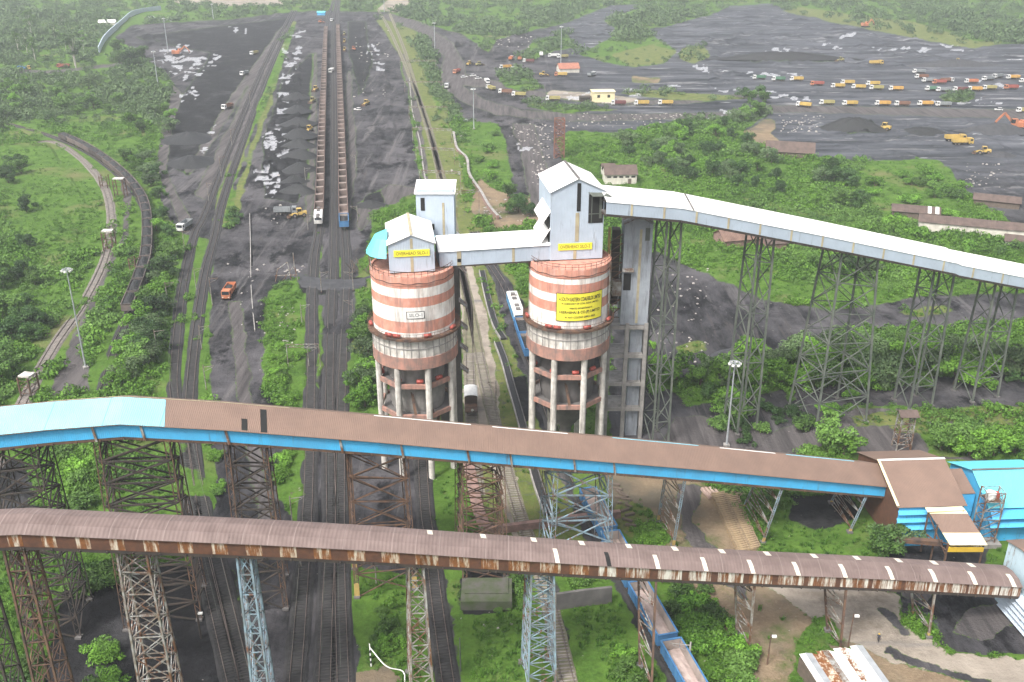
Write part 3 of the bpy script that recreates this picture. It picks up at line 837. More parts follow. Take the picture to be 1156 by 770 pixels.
TN = track([(536, 262), (552, 296), (572, 330), (598, 405), (640, 520), (690, 622), (714, 668), (747, 728), (790, 805)], m_ballast_dark)
TC = track([(20, 168), (58, 160), (92, 180), (118, 212), (126, 250), (119, 292), (96, 340), (62, 390), (33, 442), (12, 485), (-20, 560)], m_ballast, False, 240)
TW = track([(10, 140), (55, 153), (95, 170), (130, 194), (155, 220), (166, 245), (167, 290), (159, 322), (145, 358), (128, 400), (118, 440)], m_ballast_dark)
TA = track([(330, 12), (300, 70), (262, 160), (232, 240), (220, 265), (207, 322), (198, 400), (197, 450), (209, 508), (220, 585), (238, 665), (268, 790)], m_ballast_dark)
TD = track([(334, 12), (306, 75), (276, 155), (252, 225), (243, 265), (231, 312), (221, 380), (214, 450), (214, 480), (226, 560), (246, 640), (282, 790)], m_ballast_dark)
# ------------------------------------------------------------------ lettering
def text_geo(txt, width, height):
    cu = bpy.data.curves.new('lettering', 'FONT')
    cu.body = txt
    cu.align_x = 'CENTER'; cu.align_y = 'CENTER'
    cu.size = 1.0
    cu.offset = 0.018
    cu.resolution_u = 3
    ob = bpy.data.objects.new('lettering', cu)
    COL.objects.link(ob)
    bpy.context.view_layer.update()
    me = ob.evaluated_get(bpy.context.evaluated_depsgraph_get()).to_mesh()
    v = [Vector(q.co) for q in me.vertices]
    f = [tuple(p.vertices) for p in me.polygons]
    ob.to_mesh_clear()
    bpy.data.objects.remove(ob); bpy.data.curves.remove(cu)
    x0, x1 = min(q.x for q in v), max(q.x for q in v)
    y0, y1 = min(q.y for q in v), max(q.y for q in v)
    return [((q.x - (x0 + x1) / 2) / (x1 - x0) * width, (q.y - (y0 + y1) / 2) / (y1 - y0) * height) for q in v], f


# ------------------------------------------------------------------ trestles
def trestle(base, top, n, mats, label, group='trestles', leg=0.35, lace=0.0, brace=0.16, side_panels=None, foot=None, zig=False, name='steel_trestle'):
    """base/top: lists of 2 or 4 points (in ring order); lattice bracing between neighbours"""
    base = [Vector(p) for p in base]; top = [Vector(p) for p in top]
    c = sum(base, Vector()) / len(base)
    root = empty(name, c, label=label, cat='trestle', group=group)
    ml, mb_ = mats
    for a, b in zip(base, top):
        m = MB(c)
        if lace:
            d = (b - a).normalized()
            s = d.cross(Vector((0, 1, 0))).normalized() * (lace / 2)
            m.bar(a - s, b - s, 0.14); m.bar(a + s, b + s, 0.14)
            k = max(3, int((b - a).length / (lace * 1.25)))
            for i in range(k):
                p, q = a.lerp(b, i / k), a.lerp(b, (i + 1) / k)
                m.bar(p + s * (1 if i % 2 else -1), q - s * (1 if i % 2 else -1), 0.07)
        else:
            m.bar(a, b, leg, leg, (0, 1, 0))
        l = m.build('leg', ml, root)
        if foot:
            f = MB(c); f.bar(a, a.lerp(b, 0.10), lace + 0.16 if lace else leg + .05, 0.2 if lace else leg + .05, (0, 1, 0)); f.build('foot', foot, l)
            CH.setdefault(l.name, [])
        fb = MB(c); fb.box((a.x, a.y, 0.1), (1.0, 1.0, 0.5)); fb.build('footing', m_concdark, root)
    pairs = [(0, 1)] if len(base) == 2 else [(0, 1), (1, 2), (2, 3), (3, 0)]
    m = MB(c)
    for (i, j) in pairs:
        for k in range(n):
            t0, t1 = k / n, (k + 1) / n
            a0, a1 = base[i].lerp(top[i], t0), base[i].lerp(top[i], t1)
            b0, b1 = base[j].lerp(top[j], t0), base[j].lerp(top[j], t1)
            if zig:
                m.bar(a0, b1, brace) if k % 2 else m.bar(b0, a1, brace)
                if k % 2 == 0: m.bar(a1, b1, brace)
            else:
                m.bar(a0, b1, brace); m.bar(b0, a1, brace)
                m.bar(a1, b1, brace * 1.1)
    m.build('bracing', mb_, root)
    return root


# ------------------------------------------------------------------ conveyor galleries
def gallery(name, label, line, hw, wall_h, prof, m_roof, m_wall, m_floor, gap=0.0, over=0.4, back_wall=True, frame_step=3.2):
    """line: centre points of the floor; prof: roof section [(offset, height above eave)] from near (-y) to far side"""
    line = [Vector(p) for p in line]
    o = line[len(line) // 2].copy(); o.z = 0
    root = empty(name, o, label=label, cat='conveyor gallery')
    nrm = []
    for i in range(len(line)):
        d = (line[min(i + 1, len(line) - 1)] - line[max(i - 1, 0)]); d.z = 0; d.normalize()
        nrm.append(Vector((-d.y, d.x, 0)))

    def strip(pa, pb, mt, nm, thick=0.06, parent=root):
        m = MB(o)
        for i in range(len(line) - 1):
            m.slab([pa[i], pa[i + 1], pb[i + 1], pb[i]], thick)
        return m.build(nm, mt, parent)
    ez = wall_h + gap
    rp = []
    for (off, h) in prof:
        rp.append([line[i] + nrm[i] * off + Vector((0, 0, ez + h)) for i in range(len(line))])
    m = MB(o)
    k = len(prof)
    vs, fs = [], []
    for i in range(len(line)):
        vs += [rp[j][i] for j in range(k)] + [rp[j][i] - Vector((0, 0, 0.07)) for j in range(k)]
    for i in range(len(line) - 1):
        a, b = i * 2 * k, (i + 1) * 2 * k
        for j in range(k - 1):
            fs += [(a + j, b + j, b + j + 1, a + j + 1), (a + k + j, a + k + j + 1, b + k + j + 1, b + k + j)]
        fs += [(a, a + k, b + k, b), (a + k - 1, b + k - 1, b + 2 * k - 1, a + 2 * k - 1)]
    e = (len(line) - 1) * 2 * k
    for j in range(k - 1):
        fs += [(j, j + 1, k + j + 1, k + j), (e + j, e + k + j, e + k + j + 1, e + j + 1)]
    roof = m.add(vs, fs).build('roof', m_roof, root)
    for s in ((-1, 1) if back_wall else (-1,)):
        m = MB(o)
        for i in range(len(line) - 1):
            a, b = line[i] + nrm[i] * hw * s, line[i + 1] + nrm[i + 1] * hw * s
            t = nrm[i] * 0.08 * s
            h = Vector((0, 0, wall_h))
            vs = [a, b, b + h, a + h, a + t, b + t, b + t + h, a + t + h]
            m.add(vs, [(0, 1, 2, 3), (4, 7, 6, 5), (0, 4, 5, 1), (3, 2, 6, 7), (0, 3, 7, 4), (1, 5, 6, 2)])
        m.build('wall', m_wall, root)
    # floor, dark belt deck and ribs
    m = MB(o); rb = MB(o)
    for i in range(len(line) - 1):
        a, b = line[i], line[i + 1]
        w = nrm[i] * (hw - 0.1); w2 = nrm[i + 1] * (hw - 0.1)
        dz = Vector((0, 0, 0.25))
        m.slab([a - w + dz, b - w2 + dz, b + w2 + dz, a + w + dz], 0.3)
        for s in (-1, 1):
            rb.bar(a + w * s * 1.01 - dz, b + w2 * s * 1.01 - dz, 0.22, 0.45)
        L_ = (b - a).length
        for q in range(int(L_ / frame_step) + 1):
            c = a.lerp(b, q * frame_step / L_) if q * frame_step < L_ else b
            wv = nrm[i]
            rb.bar(c - wv * (hw + 0.25) - dz * 1.2, c + wv * (hw + 0.25) - dz * 1.2, 0.18, 0.3)
            if gap:
                for s in (-1, 1):
                    rb.bar(c + wv * (hw - 0.12) * s, c + wv * (hw - 0.12) * s + Vector((0, 0, ez + 0.12)), 0.15)
            rb.bar(c - wv * hw + Vector((0, 0, ez - 0.1)), c + wv * hw + Vector((0, 0, ez - 0.1)), 0.15)
    m.build('floor', m_floor, root)
    rb.build('ribs', m_rust if gap else m_soot, root)
    return root, o, nrm, rp, ez


GB = 0.215        # plan direction of the blue gallery
# --- blue gallery: centre line 4.2 m behind the near wall
def blue_pt(px, py): return onplane(px, py, 136.3, GB)


bl = [blue_pt(-120, 522), blue_pt(-40, 513), blue_pt(60, 502.5), blue_pt(140, 496.2), blue_pt(255, 502), blue_pt(420, 514.3), blue_pt(560, 526), blue_pt(780, 543.5), blue_pt(1000, 563)]
nv = Vector((-GB, 1, 0)).normalized()
bline = [p + nv * 4.1 for p in bl]
for p in bline: p.z += 0.5
BLUE, o_, nrm_, rp_, ez_ = gallery('conveyor_gallery', 'long brown roofed conveyor gallery with bright blue side band crossing in front of the silos', bline, 4.1, 1.9,
        [(-4.75, 0), (0, 2.2), (4.75, 0)], m_brownroof, m_bluewall, m_concdark, gap=0.42)


def on_roof(rp, i0, t, j, s, lift):
    """point on a gallery roof: station i0+t, profile edge j + fraction s"""
    a = rp[j][i0].lerp(rp[j][i0 + 1], t); b = rp[j + 1][i0].lerp(rp[j + 1][i0 + 1], t)
    return a.lerp(b, s) + Vector((0, 0, lift))


def station(line, px):
    """(index, fraction) where the gallery passes the survey column px"""
    us = [proj(*p)[0] for p in line]
    for i in range(len(us) - 1):
        if us[i] <= px <= us[i + 1]:
            lo, hi = 0.0, 1.0
            for _ in range(30):
                mid = (lo + hi) / 2
                q = line[i].lerp(line[i + 1], mid)
                if proj(*q)[0] < px: lo = mid
                else: hi = mid
            return i, lo
    return (0, 0.0) if px < us[0] else (len(us) - 2, 1.0)


def roof_patch(rp, o, line, px0, px1, j, s0, s1, lift, mt, name, parent, skew=0.0):
    """sheet laid on a roof between two survey columns"""
    i0, t0 = station(line, px0); i1, t1 = station(line, px1)
    st = [(i0, t0)] + [(i, 0.0) for i in range(i0 + 1, i1 + 1)] + [(i1, t1)]
    m = MB(o)
    for (a, b) in zip(st[:-1], st[1:]):
        if a == b: continue
        m.slab([on_roof(rp, a[0], a[1], j, s0, lift), on_roof(rp, b[0], b[1], j, s0, lift), on_roof(rp, b[0], b[1], j, s1, lift), on_roof(rp, a[0], a[1], j, s1, lift)], 0.03)
    if m.v:
        return m.build(name, mt, parent)


roof_patch(rp_, o_, bline, -115, 192, 0, 0.005, 0.965, 0.05, m_cyanroof, 'roof_sheet', BLUE)
for (a, b, mt) in ((424, 532, m_whiteroof), (556, 640, m_whiteroof), (690, 786, m_cyanroof), (810, 872, m_whiteroof), (884, 960, m_cyanroof)):
    roof_patch(rp_, o_, bline, a, b, 0, 0.975, 1.0, 0.07, mt, 'ridge_flashing', BLUE)
roof_patch(rp_, o_, bline, 60, 330, 0, 0.985, 1.0, 0.075, m_yelstrip, 'ridge_flashing', BLUE)
for (a, b, s0, s1) in ((276, 282.5, 0.05, 0.46), (297, 304, 0.03, 0.86)):
    q = roof_patch(rp_, o_, bline, a, b, 0, s0, s1, 0.05, m_dark, 'roof_hole', BLUE)
    q['label'] = 'open gap in the brown roof where sheets are missing'
for px in (112, 165, 258, 383, 450, 523, 570, 640, 684):
    i, t = station(bline, px)
    p = bline[i].lerp(bline[i + 1], t) - nrm_[i] * 4.26
    MB(o_).bar(p + Vector((0.3, 0, -0.4)), p + Vector((0, 0, 2.0)), 0.35, 0.12).build('wall_joint', m_greysteel, BLUE)
for k, (i, t) in enumerate([station(bline, x) for x in (330, 560, 760, 900)]):
    pass

m_skylight = mat('cream skylight sheet', (0.66, 0.62, 0.52), (0.55, 0.50, 0.42), 0.8, 0.6)
# --- front gallery, barrel roof, rust streaked side band
GFD = 0.18
fl = [onplane(px, py, 109.8, GFD) for (px, py) in ((-120, 627), (-40, 621.8), (27, 618.3), (150, 623.5), (300, 635), (420, 645), (560, 655.5) if False else (560, 644.5), (700, 653), (860, 660.5), (1000, 666), (1150, 674.5))]
fl[5] = onplane(420, 635.5, 109.8, GFD); fl[4] = onplane(300, 629.5, 109.8, GFD)
nf = Vector((-GFD, 1, 0)).normalized()
fline = [p + nf * 2.6 + Vector((0, 0, 0.2)) for p in fl]
FRONT, of_, nrf_, rpf_, ezf_ = gallery('conveyor_gallery', 'faded brown barrel roofed conveyor gallery with rust streaked side panels, nearest of the three', fline, 2.6, 2.0,
        [(-2.95, 0), (-1.7, 0.75), (0, 1.05), (1.7, 0.75), (2.95, 0)], m_pinkroof, m_bandbrown, m_concdark)
# side band: pale streaked sheets alternating with brown ones on the left, nearly continuous on the right
pos = list(np.arange(-20, 470, 37.5))
for x in pos:
    w = 19 + 3 * math.sin(x)
    (i, t), (i2, t2) = station(fline, x), station(fline, x + w)
    a = fline[i].lerp(fline[i + 1], t) - nrf_[i] * 2.70; b = fline[i2].lerp(fline[i2 + 1], t2) - nrf_[i2] * 2.70
    m = MB(of_); m.slab([a + Vector((0, 0, 0.1)), b + Vector((0, 0, 0.1)), b + Vector((0, 0, 1.95)), a + Vector((0, 0, 1.95))], 0.04)
    m.build('side_panel', m_band, FRONT)
x = 472.0
k = 0
while x < 1146:
    f = (x - 472) / 680
    w = 19 + 16 * f + 2.5 * math.sin(x * 3)
    (i, t), (i2, t2) = station(fline, x), station(fline, min(1147, x + w))
    a = fline[i].lerp(fline[i + 1], t) - nrf_[i] * 2.70; b = fline[i2].lerp(fline[i2 + 1], t2) - nrf_[i2] * 2.70
    m = MB(of_); m.slab([a + Vector((0, 0, 0.1)), b + Vector((0, 0, 0.1)), b + Vector((0, 0, 1.95)), a + Vector((0, 0, 1.95))], 0.04)
    m.build('side_panel', m_band_pale if f > 0.25 else m_band, FRONT)
    x += w + (13 * (1 - f) + 0.6) * (1.0 if k % 2 else 0.9)
    k += 1
for px in (484, 544, 601, 655, 708, 760, 813, 864, 917, 965, 1012, 1052, 1094):
    roof_patch(rpf_, of_, fline, px, px + 6, 2, 0.25, 1.0, 0.035, m_skylight, 'skylight', FRONT)
for px in (562 + 60, 680 - 1, 733, 786, 838, 888, 940, 992, 1040, 1084, 1127):
    nm_, mt_ = ('roof_hole', m_dark) if px == 679 else ('skylight', m_skylight)
    sk = roof_patch(rpf_, of_, fline, px, px + 4.6, 0, 0.0, 1.0, 0.035, mt_, nm_, FRONT)
    roof_patch(rpf_, of_, fline, px, px + 4.6, 1, 0.0, 0.5, 0.035, mt_, nm_, FRONT)

# --- white gallery on the right
GW = 0.27
wl = [onplane(px, py, 171.0, GW) for (px, py) in ((684, 243.5), (769, 250.5), (930, 281.0), (1078, 310.5), (1082, 312.5), (1180, 331), (1300, 354))]
nw = Vector((-GW, 1, 0)).normalized()
wline = [p + nw * 4.4 for p in wl]
for p in wline: p.z += 0.35
WHITE, ow_, nrw_, rpw_, ezw_ = gallery('conveyor_gallery', 'long white roofed conveyor gallery sloping down to the right from the right silo', wline, 4.4, 2.35,
        [(-4.6, 0), (0, 2.1), (4.6, 0)], m_whiteroof, m_greywall, m_concdark)
x = 703.0
while x < 1190:
    i, t = station(wline, x)
    p = wline[i].lerp(wline[i + 1], t) - nrw_[i] * 4.5
    m = MB(ow_); m.bar(p + Vector((0, 0, 0.05)), p + Vector((0, 0, 2.33)), 0.42, 0.06)
    m.build('stained_strip', m_yelstrip, WHITE)
    x += 36 - (x - 703) * 0.009
m = MB(ow_)
i, t = station(wline, 771)
for s0, s1 in ((0, 1),):
    a, b = on_roof(rpw_, i, t, 0, 0, 0.05), on_roof(rpw_, i, t, 0, 1, 0.05)
    m.bar(a, b, 0.35, 0.12)
m.build('roof_joint', m_concdark, WHITE)


# ------------------------------------------------------------------ trestles under the galleries
def under(line, nrm, px, off, dz=-0.3):
    i, t = station(line, px)
    p = line[i].lerp(line[i + 1], t) + nrm[i] * off
    return p + Vector((0, 0, dz))


def box_trestle(line, nrm, px0, px1, offn, offf, spread, n, mats, label, group, **kw):
    t = [under(line, nrm, px0, -offn), under(line, nrm, px1, -offn), under(line, nrm, px1, offf), under(line, nrm, px0, offf)]
    c = sum(t, Vector()) / 4
    b = [Vector((c.x + (p.x - c.x) * spread, c.y + (p.y - c.y) * spread * 1.05, 0)) for p in t]
    return trestle(b, t, n, mats, label, group, **kw)


m_skylight_ = 0
g1 = 'trestles of the blue sided gallery'
box_trestle(bline, nrm_, -8, 42, 3.6, 3.6, 1.25, 9, (m_soot, m_soot), 'soot black lattice trestle at the far left end of the blue sided gallery', g1, lace=0.8, brace=0.2)
box_trestle(bline, nrm_, 112, 190, 3.6, 3.6, 1.15, 9, (m_rust, m_soot), 'wide black and rusty lattice trestle under the cyan roof part of the blue sided gallery', g1, lace=0.8, brace=0.22)
box_trestle(bline, nrm_, 256, 298, 3.6, 3.6, 1.2, 8, (m_rust, m_soot), 'brown lattice trestle beside the haul road under the blue sided gallery', g1, lace=0.75, brace=0.2)
box_trestle(bline, nrm_, 392, 455, 3.4, 3.4, 1.1, 6, (m_rust, m_rust), 'rusty trestle with laced legs and yellow feet standing left of the first silo', g1, lace=0.7, brace=0.16, foot=m_yellowsteel)
box_trestle(bline, nrm_, 520, 562, 3.6, 3.6, 1.15, 8, (m_rust, m_rust), 'rusty laced trestle on a concrete plinth between the two silos', g1, lace=0.7, brace=0.16)
box_trestle(bline, nrm_, 622, 682, 3.6, 3.6, 1.12, 4, (m_bluesteel, m_bluesteel), 'wide pale blue lattice trestle in front of the second silo', g1, lace=0.7, brace=0.2)
for (px, bx, by, hx, hy, lab) in ((760, 760, 617, 743, 588, 'pale blue two legged trestle beside the earth road under the blue sided gallery'), (868, 861, 613, 839, 574, 'pale two legged trestle with white feet standing right of the sleeper stack'),
                                  (962, 959, 601, 938, 568, 'two legged trestle with yellow feet nearest the brown roofed transfer house')):
    t = [under(bline, nrm_, px + 4, -3.9), under(bline, nrm_, px + 2, 3.2)]
    trestle([P(bx, by), P(hx, hy)], t, 9, (m_bluesteel, m_greysteel), lab, g1, leg=0.42, lace=0.35, brace=0.13, foot=m_yellowsteel, zig=True)

g2 = 'trestles of the front gallery'
for (p0, p1, sp, mt, lab) in ((-62, -30, 1.3, m_soot, 'dark lattice trestle cut by the left edge under the front gallery'), (8, 30, 1.35, m_rust, 'rusty brown tall lattice trestle at the left bend of the front gallery'),
                              (134, 167, 1.3, m_greysteel, 'tall lattice trestle with one white and one blue leg under the front gallery'),
                              (268, 283, 1.4, m_bluesteel, 'narrow pale blue lattice trestle under the front gallery beside the haul road'),
                              (460, 476, 1.7, m_greysteel, 'slender white lattice trestle of the front gallery on the grass, left of the dark siding'),
                              (597, 622, 1.3, m_bluesteel, 'blue and rusty lattice trestle of the front gallery in the middle of the grass')):
    box_trestle(fline, nrf_, p0, p1, 2.0, 2.0, sp, 9, (mt, m_rust if mt in (m_rust,) else mt), lab, g2, leg=0.28, brace=0.12)
for (px, bx, by, hx, hy, n, lab) in ((733, 735, 786, 722, 752, 9, 'leaning rusty and pale blue two legged trestle beside the wagons'), (843, 845, 737, 832, 717, 8, 'pale grey zigzag braced trestle standing in the tan yard'),
                                     (945, 948, 737, 934, 712, 7, 'zigzag braced trestle with one rusty leg standing beside the pale road'), (1044, 1048, 719, 1031, 694, 5, 'short pale zigzag braced trestle with yellow foot beside the puddle')):
    t = [under(fline, nrf_, px + 2, -2.4), under(fline, nrf_, px - 7, 2.3)]
    trestle([P(bx, by), P(hx, hy)], t, n, (m_rust if px in (733, 945) else m_greysteel, m_greysteel), lab, g2, leg=0.32, brace=0.13, zig=True, foot=m_yellowsteel if px > 1000 else None)

g3 = 'trestles of the white gallery'
for (px, w, bpx, bpy_, bw, bd, n, lab) in ((757, 8, 744, 490, 8, 6, 9, 'very tall slender dark trestle beside the grey elevator tower'), (860, 9, 848, 452, 12, 7, 8, 'tall narrow green grey trestle behind the light mast'),
                                          (962, 20, 948, 452, 30, 11, 6, 'broad splayed green grey trestle in the middle of the white gallery'), (1060, 11, 1040, 446, 10, 8, 6, 'green grey trestle where the white gallery steps down'),
                                          (1130, 12, 1112, 440, 16, 9, 5, 'green grey trestle nearest the right edge under the white gallery')):
    od = 3.0 if px == 962 else 2.0
    t = [under(wline, nrw_, px - w, -od), under(wline, nrw_, px + w, -od), under(wline, nrw_, px + w - 2, od), under(wline, nrw_, px - w - 2, od)]
    cb = sum(t, Vector()) / 4
    s = 1100 / 205
    cbase = P(bpx, bpy_)
    cbase = Vector((cb.x, cb.y, 0))
    e = (1.02 if px > 1000 else 1.12) + bw * 0.012
    b = [Vector((cbase.x + (p.x - cb.x) * e, cbase.y + (p.y - cb.y) * e * (1.35 if bd > 8 else 1.2), 0)) for p in t]
    trestle(b, t, n, (m_greensteel, m_greensteel), lab, g3, leg=0.40, brace=0.18, zig=(px != 962))


# ------------------------------------------------------------------ silos
def silo(cx, cy, R, ztop, stripes, label, extra):
    o = Vector((cx, cy, 0))
    root = empty('coal_silo', o, label=label, cat='silo')
    c = (cx, cy, 0)
    sm = mat('striped silo shell ' + extra, (1, 1, 1), None, 0.5, 0.8, stripes=stripes, dirt=0.75)
    MB(o).lathe(c, [(R, 31.0), (R, ztop - 1.6), (R + 0.12, ztop - 1.6), (R + 0.12, ztop), (R - 0.4, ztop), (R - 0.4, ztop - 0.25), (0.01, ztop - 0.2)], 72).build('shell', sm, root)
    m = MB(o)
    m.lathe(c, [(R + 0.02, 30.8), (R + 1.15, 30.8), (R + 1.15, 31.25), (R + 0.02, 31.25)], 72)
    m.build('walkway', m_rust, root)
    m = MB(o)
    for z in (31.8, 32.3):
        for k in range(48):
            a, b = 2 * math.pi * k / 48, 2 * math.pi * (k + 1) / 48
            m.bar((cx + (R + 1.1) * math.cos(a), cy + (R + 1.1) * math.sin(a), z), (cx + (R + 1.1) * math.cos(b), cy + (R + 1.1) * math.sin(b), z), 0.05)
    for k in range(48):
        a = 2 * math.pi * k / 48
        m.bar((cx + (R + 1.1) * math.cos(a), cy + (R + 1.1) * math.sin(a), 31.2), (cx + (R + 1.1) * math.cos(a), cy + (R + 1.1) * math.sin(a), 32.3), 0.06)
    m.build('railing', m_rust, root)
    m = MB(o)
    for z in (ztop + 0.55, ztop + 1.1):
        for k in range(40):
            a, b = 2 * math.pi * k / 40, 2 * math.pi * (k + 1) / 40
            m.bar((cx + R * math.cos(a), cy + R * math.sin(a), z), (cx + R * math.cos(b), cy + R * math.sin(b), z), 0.07)
    for k in range(40):
        a = 2 * math.pi * k / 40
        m.bar((cx + R * math.cos(a), cy + R * math.sin(a), ztop), (cx + R * math.cos(a), cy + R * math.sin(a), ztop + 1.1), 0.08)
    m.build('railing', m_rust, root)
    m = MB(o)
    pts = [(2 * math.pi * k / 60) for k in range(61)]
    for a, b in zip(pts[:-1], pts[1:]):
        za, zb = ztop - 1.0 - 0.28 * abs(math.sin(a * 7)), ztop - 1.0 - 0.28 * abs(math.sin(b * 7))
        m.bar((cx + (R + 0.2) * math.cos(a), cy + (R + 0.2) * math.sin(a), za), (cx + (R + 0.2) * math.cos(b), cy + (R + 0.2) * math.sin(b), zb), 0.07)
    m.build('hanging_cable', m_soot, root)
    MB(o).lathe(c, [(R + 0.25, 27.1), (R + 0.25, 30.8)], 72).build('skirt', m_concwhite, root)
    m = MB(o)
    for k in range(36):
        a = 2 * math.pi * k / 36
        m.bar((cx + (R + 0.3) * math.cos(a), cy + (R + 0.3) * math.sin(a), 27.1), (cx + (R + 0.3) * math.cos(a), cy + (R + 0.3) * math.sin(a), 30.8), 0.13)
    m.lathe(c, [(R + 0.3, 28.9), (R + 0.42, 28.9), (R + 0.42, 29.05), (R + 0.3, 29.05)], 72)
    m.build('skirt_frame', m_conc, root)
    MB(o).lathe(c, [(R - 0.9, 24.7), (R + 0.45, 24.7), (R + 0.45, 27.1), (R - 0.2, 27.1)], 72).build('ring_beam', m_salmon, root)
    RC = R - 0.25
    ang = [math.pi / 8 + k * math.pi / 4 for k in range(8)]
    for a in ang:
        MB(o).tube((cx + RC * math.cos(a), cy + RC * math.sin(a), 0), (cx + RC * math.cos(a), cy + RC * math.sin(a), 24.7), 0.62, 0.62, 16, False).build('column', m_concwhite, root, True)
    for z in (20.6, 14.0):
        m = MB(o)
        for k in range(8):
            a, b = ang[k], ang[(k + 1) % 8]
            p = Vector((cx + RC * math.cos(a), cy + RC * math.sin(a), z)); q = Vector((cx + RC * math.cos(b), cy + RC * math.sin(b), z))
            m.bar(p, q, 0.5, 0.9)
        m.build('ring_beam', m_salmon, root)
        m = MB(o)
        m.lathe(c, [(5.0, z - 0.2), (RC * 0.93, z - 0.2), (RC * 0.93, z), (5.0, z)], 8, math.pi / 8, 2 * math.pi + math.pi / 8)
        m.build('platform', m_concdark, root)
    MB(o).lathe(c, [(R - 1.0, 25.5), (5.6, 24.6), (5.5, 16.0), (5.3, 14.2), (3.2, 8.5), (1.2, 6.0), (1.2, 5.0)], 48).build('hopper', m_conc if extra == 'one' else m_concdark, root, True)
    for k, a in enumerate([0.6, 1.9, 3.35, 4.2, 4.4, 5.1, 5.85]):
        z, r = (31.7, R + 0.55)
        p = Vector((cx + r * math.cos(a), cy + r * math.sin(a), z)); t = Vector((-math.sin(a), math.cos(a), 0)) * 0.7
        MB(o).tube(p - t, p + t, 0.36, 0.36, 10).build('red_tank', m_red, root, True)
    for a in (3.4, 4.25, 4.9, 5.5):
        r = RC - 0.9
        p = Vector((cx + r * math.cos(a), cy + r * math.sin(a), 21.5)); t = Vector((-math.sin(a), math.cos(a), 0)) * 0.65
        MB(o).tube(p - t, p + t, 0.40, 0.40, 10).build('red_tank', m_red, root, True)
    # low machine house under the hopper
    m = MB(o); m.box((cx + 1.5, cy + 1, 9.6), (5.5, 5, 0.4)); m.box((cx, cy - 1, 12.4), (3, 3, 1.6)); m.build('feeder', m_rust, root)
    for q in range(3):
        a = 4.0 + q * 0.5
        MB(o).bar((cx + 4.5 * math.cos(a), cy + 4.5 * math.sin(a), 20.8), (cx + 7.2 * math.cos(a + .25), cy + 7.2 * math.sin(a + .25), 14.2), 0.5, 0.2).build('stair', m_rust, root)
    return root


SALM, WHT = (0.60, 0.265, 0.19), (0.82, 0.80, 0.76)
yf1 = 175 - 7.9
s1 = [(0, WHT)]
for py, c in ((376.5, SALM), (364, WHT), (347.5, SALM), (337, WHT), (326.5, SALM)):
    s1.append((zat(py, yf1), c))
S1 = Vector((-19.0, 175.0, 0)); R1 = 7.9
S2 = Vector((11.2, 179.0, 0)); R2 = 7.9
silo1 = silo(S1.x, S1.y, R1, 43.2, s1, 'red and white striped coal silo with a small framed plate, left of the pair', 'one')
s2 = [(0, WHT)]
yf2 = 179 - 7.9
for py, c in ((352, SALM), (339, WHT), (331, SALM), (318.5, WHT), (308, SALM)):
    s2.append((zat(py, yf2), c))
s2 = [(0, WHT)] + [(z - 0.4, c) for (z, c) in [(zat(351, yf2), SALM), (zat(340, yf2), WHT), (zat(331, yf2), SALM), (zat(319.5, yf2), WHT), (zat(313.5, yf2), SALM)]]
silo2 = silo(S2.x, S2.y, R2, 43.2, s2, 'red and white striped coal silo carrying a large yellow banner, right of the pair', 'two')


def wrap(root, S_, R, a0, z, pieces, mt, name, parent=None):
    """flat pieces (list of polygons in (s, h)) wrapped round a silo; a0 = bearing of the middle"""
    vs, fs = [], []
    for (pv, pf) in pieces:
        n = len(vs)
        vs += [(S_.x + R * math.cos(a0 + q[0] / R), S_.y + R * math.sin(a0 + q[0] / R), z + q[1]) for q in pv]
        fs += [tuple(i + n for i in f) for f in pf]
    return MB((S_.x, S_.y, 0)).add(vs, fs).build(name, mt, parent or root)


def board(w, h, n=14):
    vs = [(-w / 2 + w * i / n, -h / 2) for i in range(n + 1)] + [(-w / 2 + w * i / n, h / 2) for i in range(n + 1)]
    return vs, [(i, i + 1, n + 2 + i, n + 1 + i) for i in range(n)]


def frame(w, h, t, n=14):
    out = []
    for yy in (-h / 2, h / 2 - t):
        v, f = board(w, t, n); out.append(([(q[0], q[1] + t / 2 + yy) for q in v], f))
    for xx in (-w / 2 + t / 2, w / 2 - t / 2):
        v, f = board(t, h, 1); out.append(([(q[0] + xx, q[1]) for q in v], f))
    return out


# banner
bz = 0.5 * (zat(332, yf2) + zat(362, yf2))
bh = zat(332, yf2) - zat(363, yf2)
a0 = -math.pi / 2 + 0.24
bn = wrap(silo2, S2, R2 + 0.16, a0, bz, [board(9.6, bh)], m_sign, 'banner')
wrap(silo2, S2, R2 + 0.18, a0, bz, frame(9.7, bh + 0.1, 0.12), m_black, 'banner_frame', bn)
lines = [('A SOUTH EASTERN COALFIELDS LIMITED', 8.6, 0.78, 0.30), ('(A SUBSIDIARY OF COAL INDIA LIMITED)', 7.6, 0.46, 0.13), ('OPERATED AND MAINTAINED BY', 4.6, 0.34, -0.03), ('HEERABHAI & CO.(P) LIMITED', 8.4, 0.72, -0.19), ('IN ANY COLONY DIPKA AREA', 6.2, 0.42, -0.36)]
for (t, w, h, fy) in lines:
    v, f = text_geo(t, w, h)
    wrap(silo2, S2, R2 + 0.19, a0, bz, [([(q[0], q[1] + fy * bh) for q in v], f)], m_black, 'lettering', bn)
pz = zat(356, yf1)
pl = wrap(silo1, S1, R1 + 0.05, -math.pi / 2 + 0.14, pz, [board(3.4, 1.5)], m_white, 'name_plate')
wrap(silo1, S1, R1 + 0.08, -math.pi / 2 + 0.14, pz, frame(3.4, 1.5, 0.12), m_black, 'plate_frame', pl)
v, f = text_geo('SILO-1', 2.5, 0.7)
wrap(silo1, S1, R1 + 0.08, -math.pi / 2 + 0.14, pz, [(v, f)], mat('faded grey lettering', (0.25, 0.25, 0.25)), 'lettering', pl)
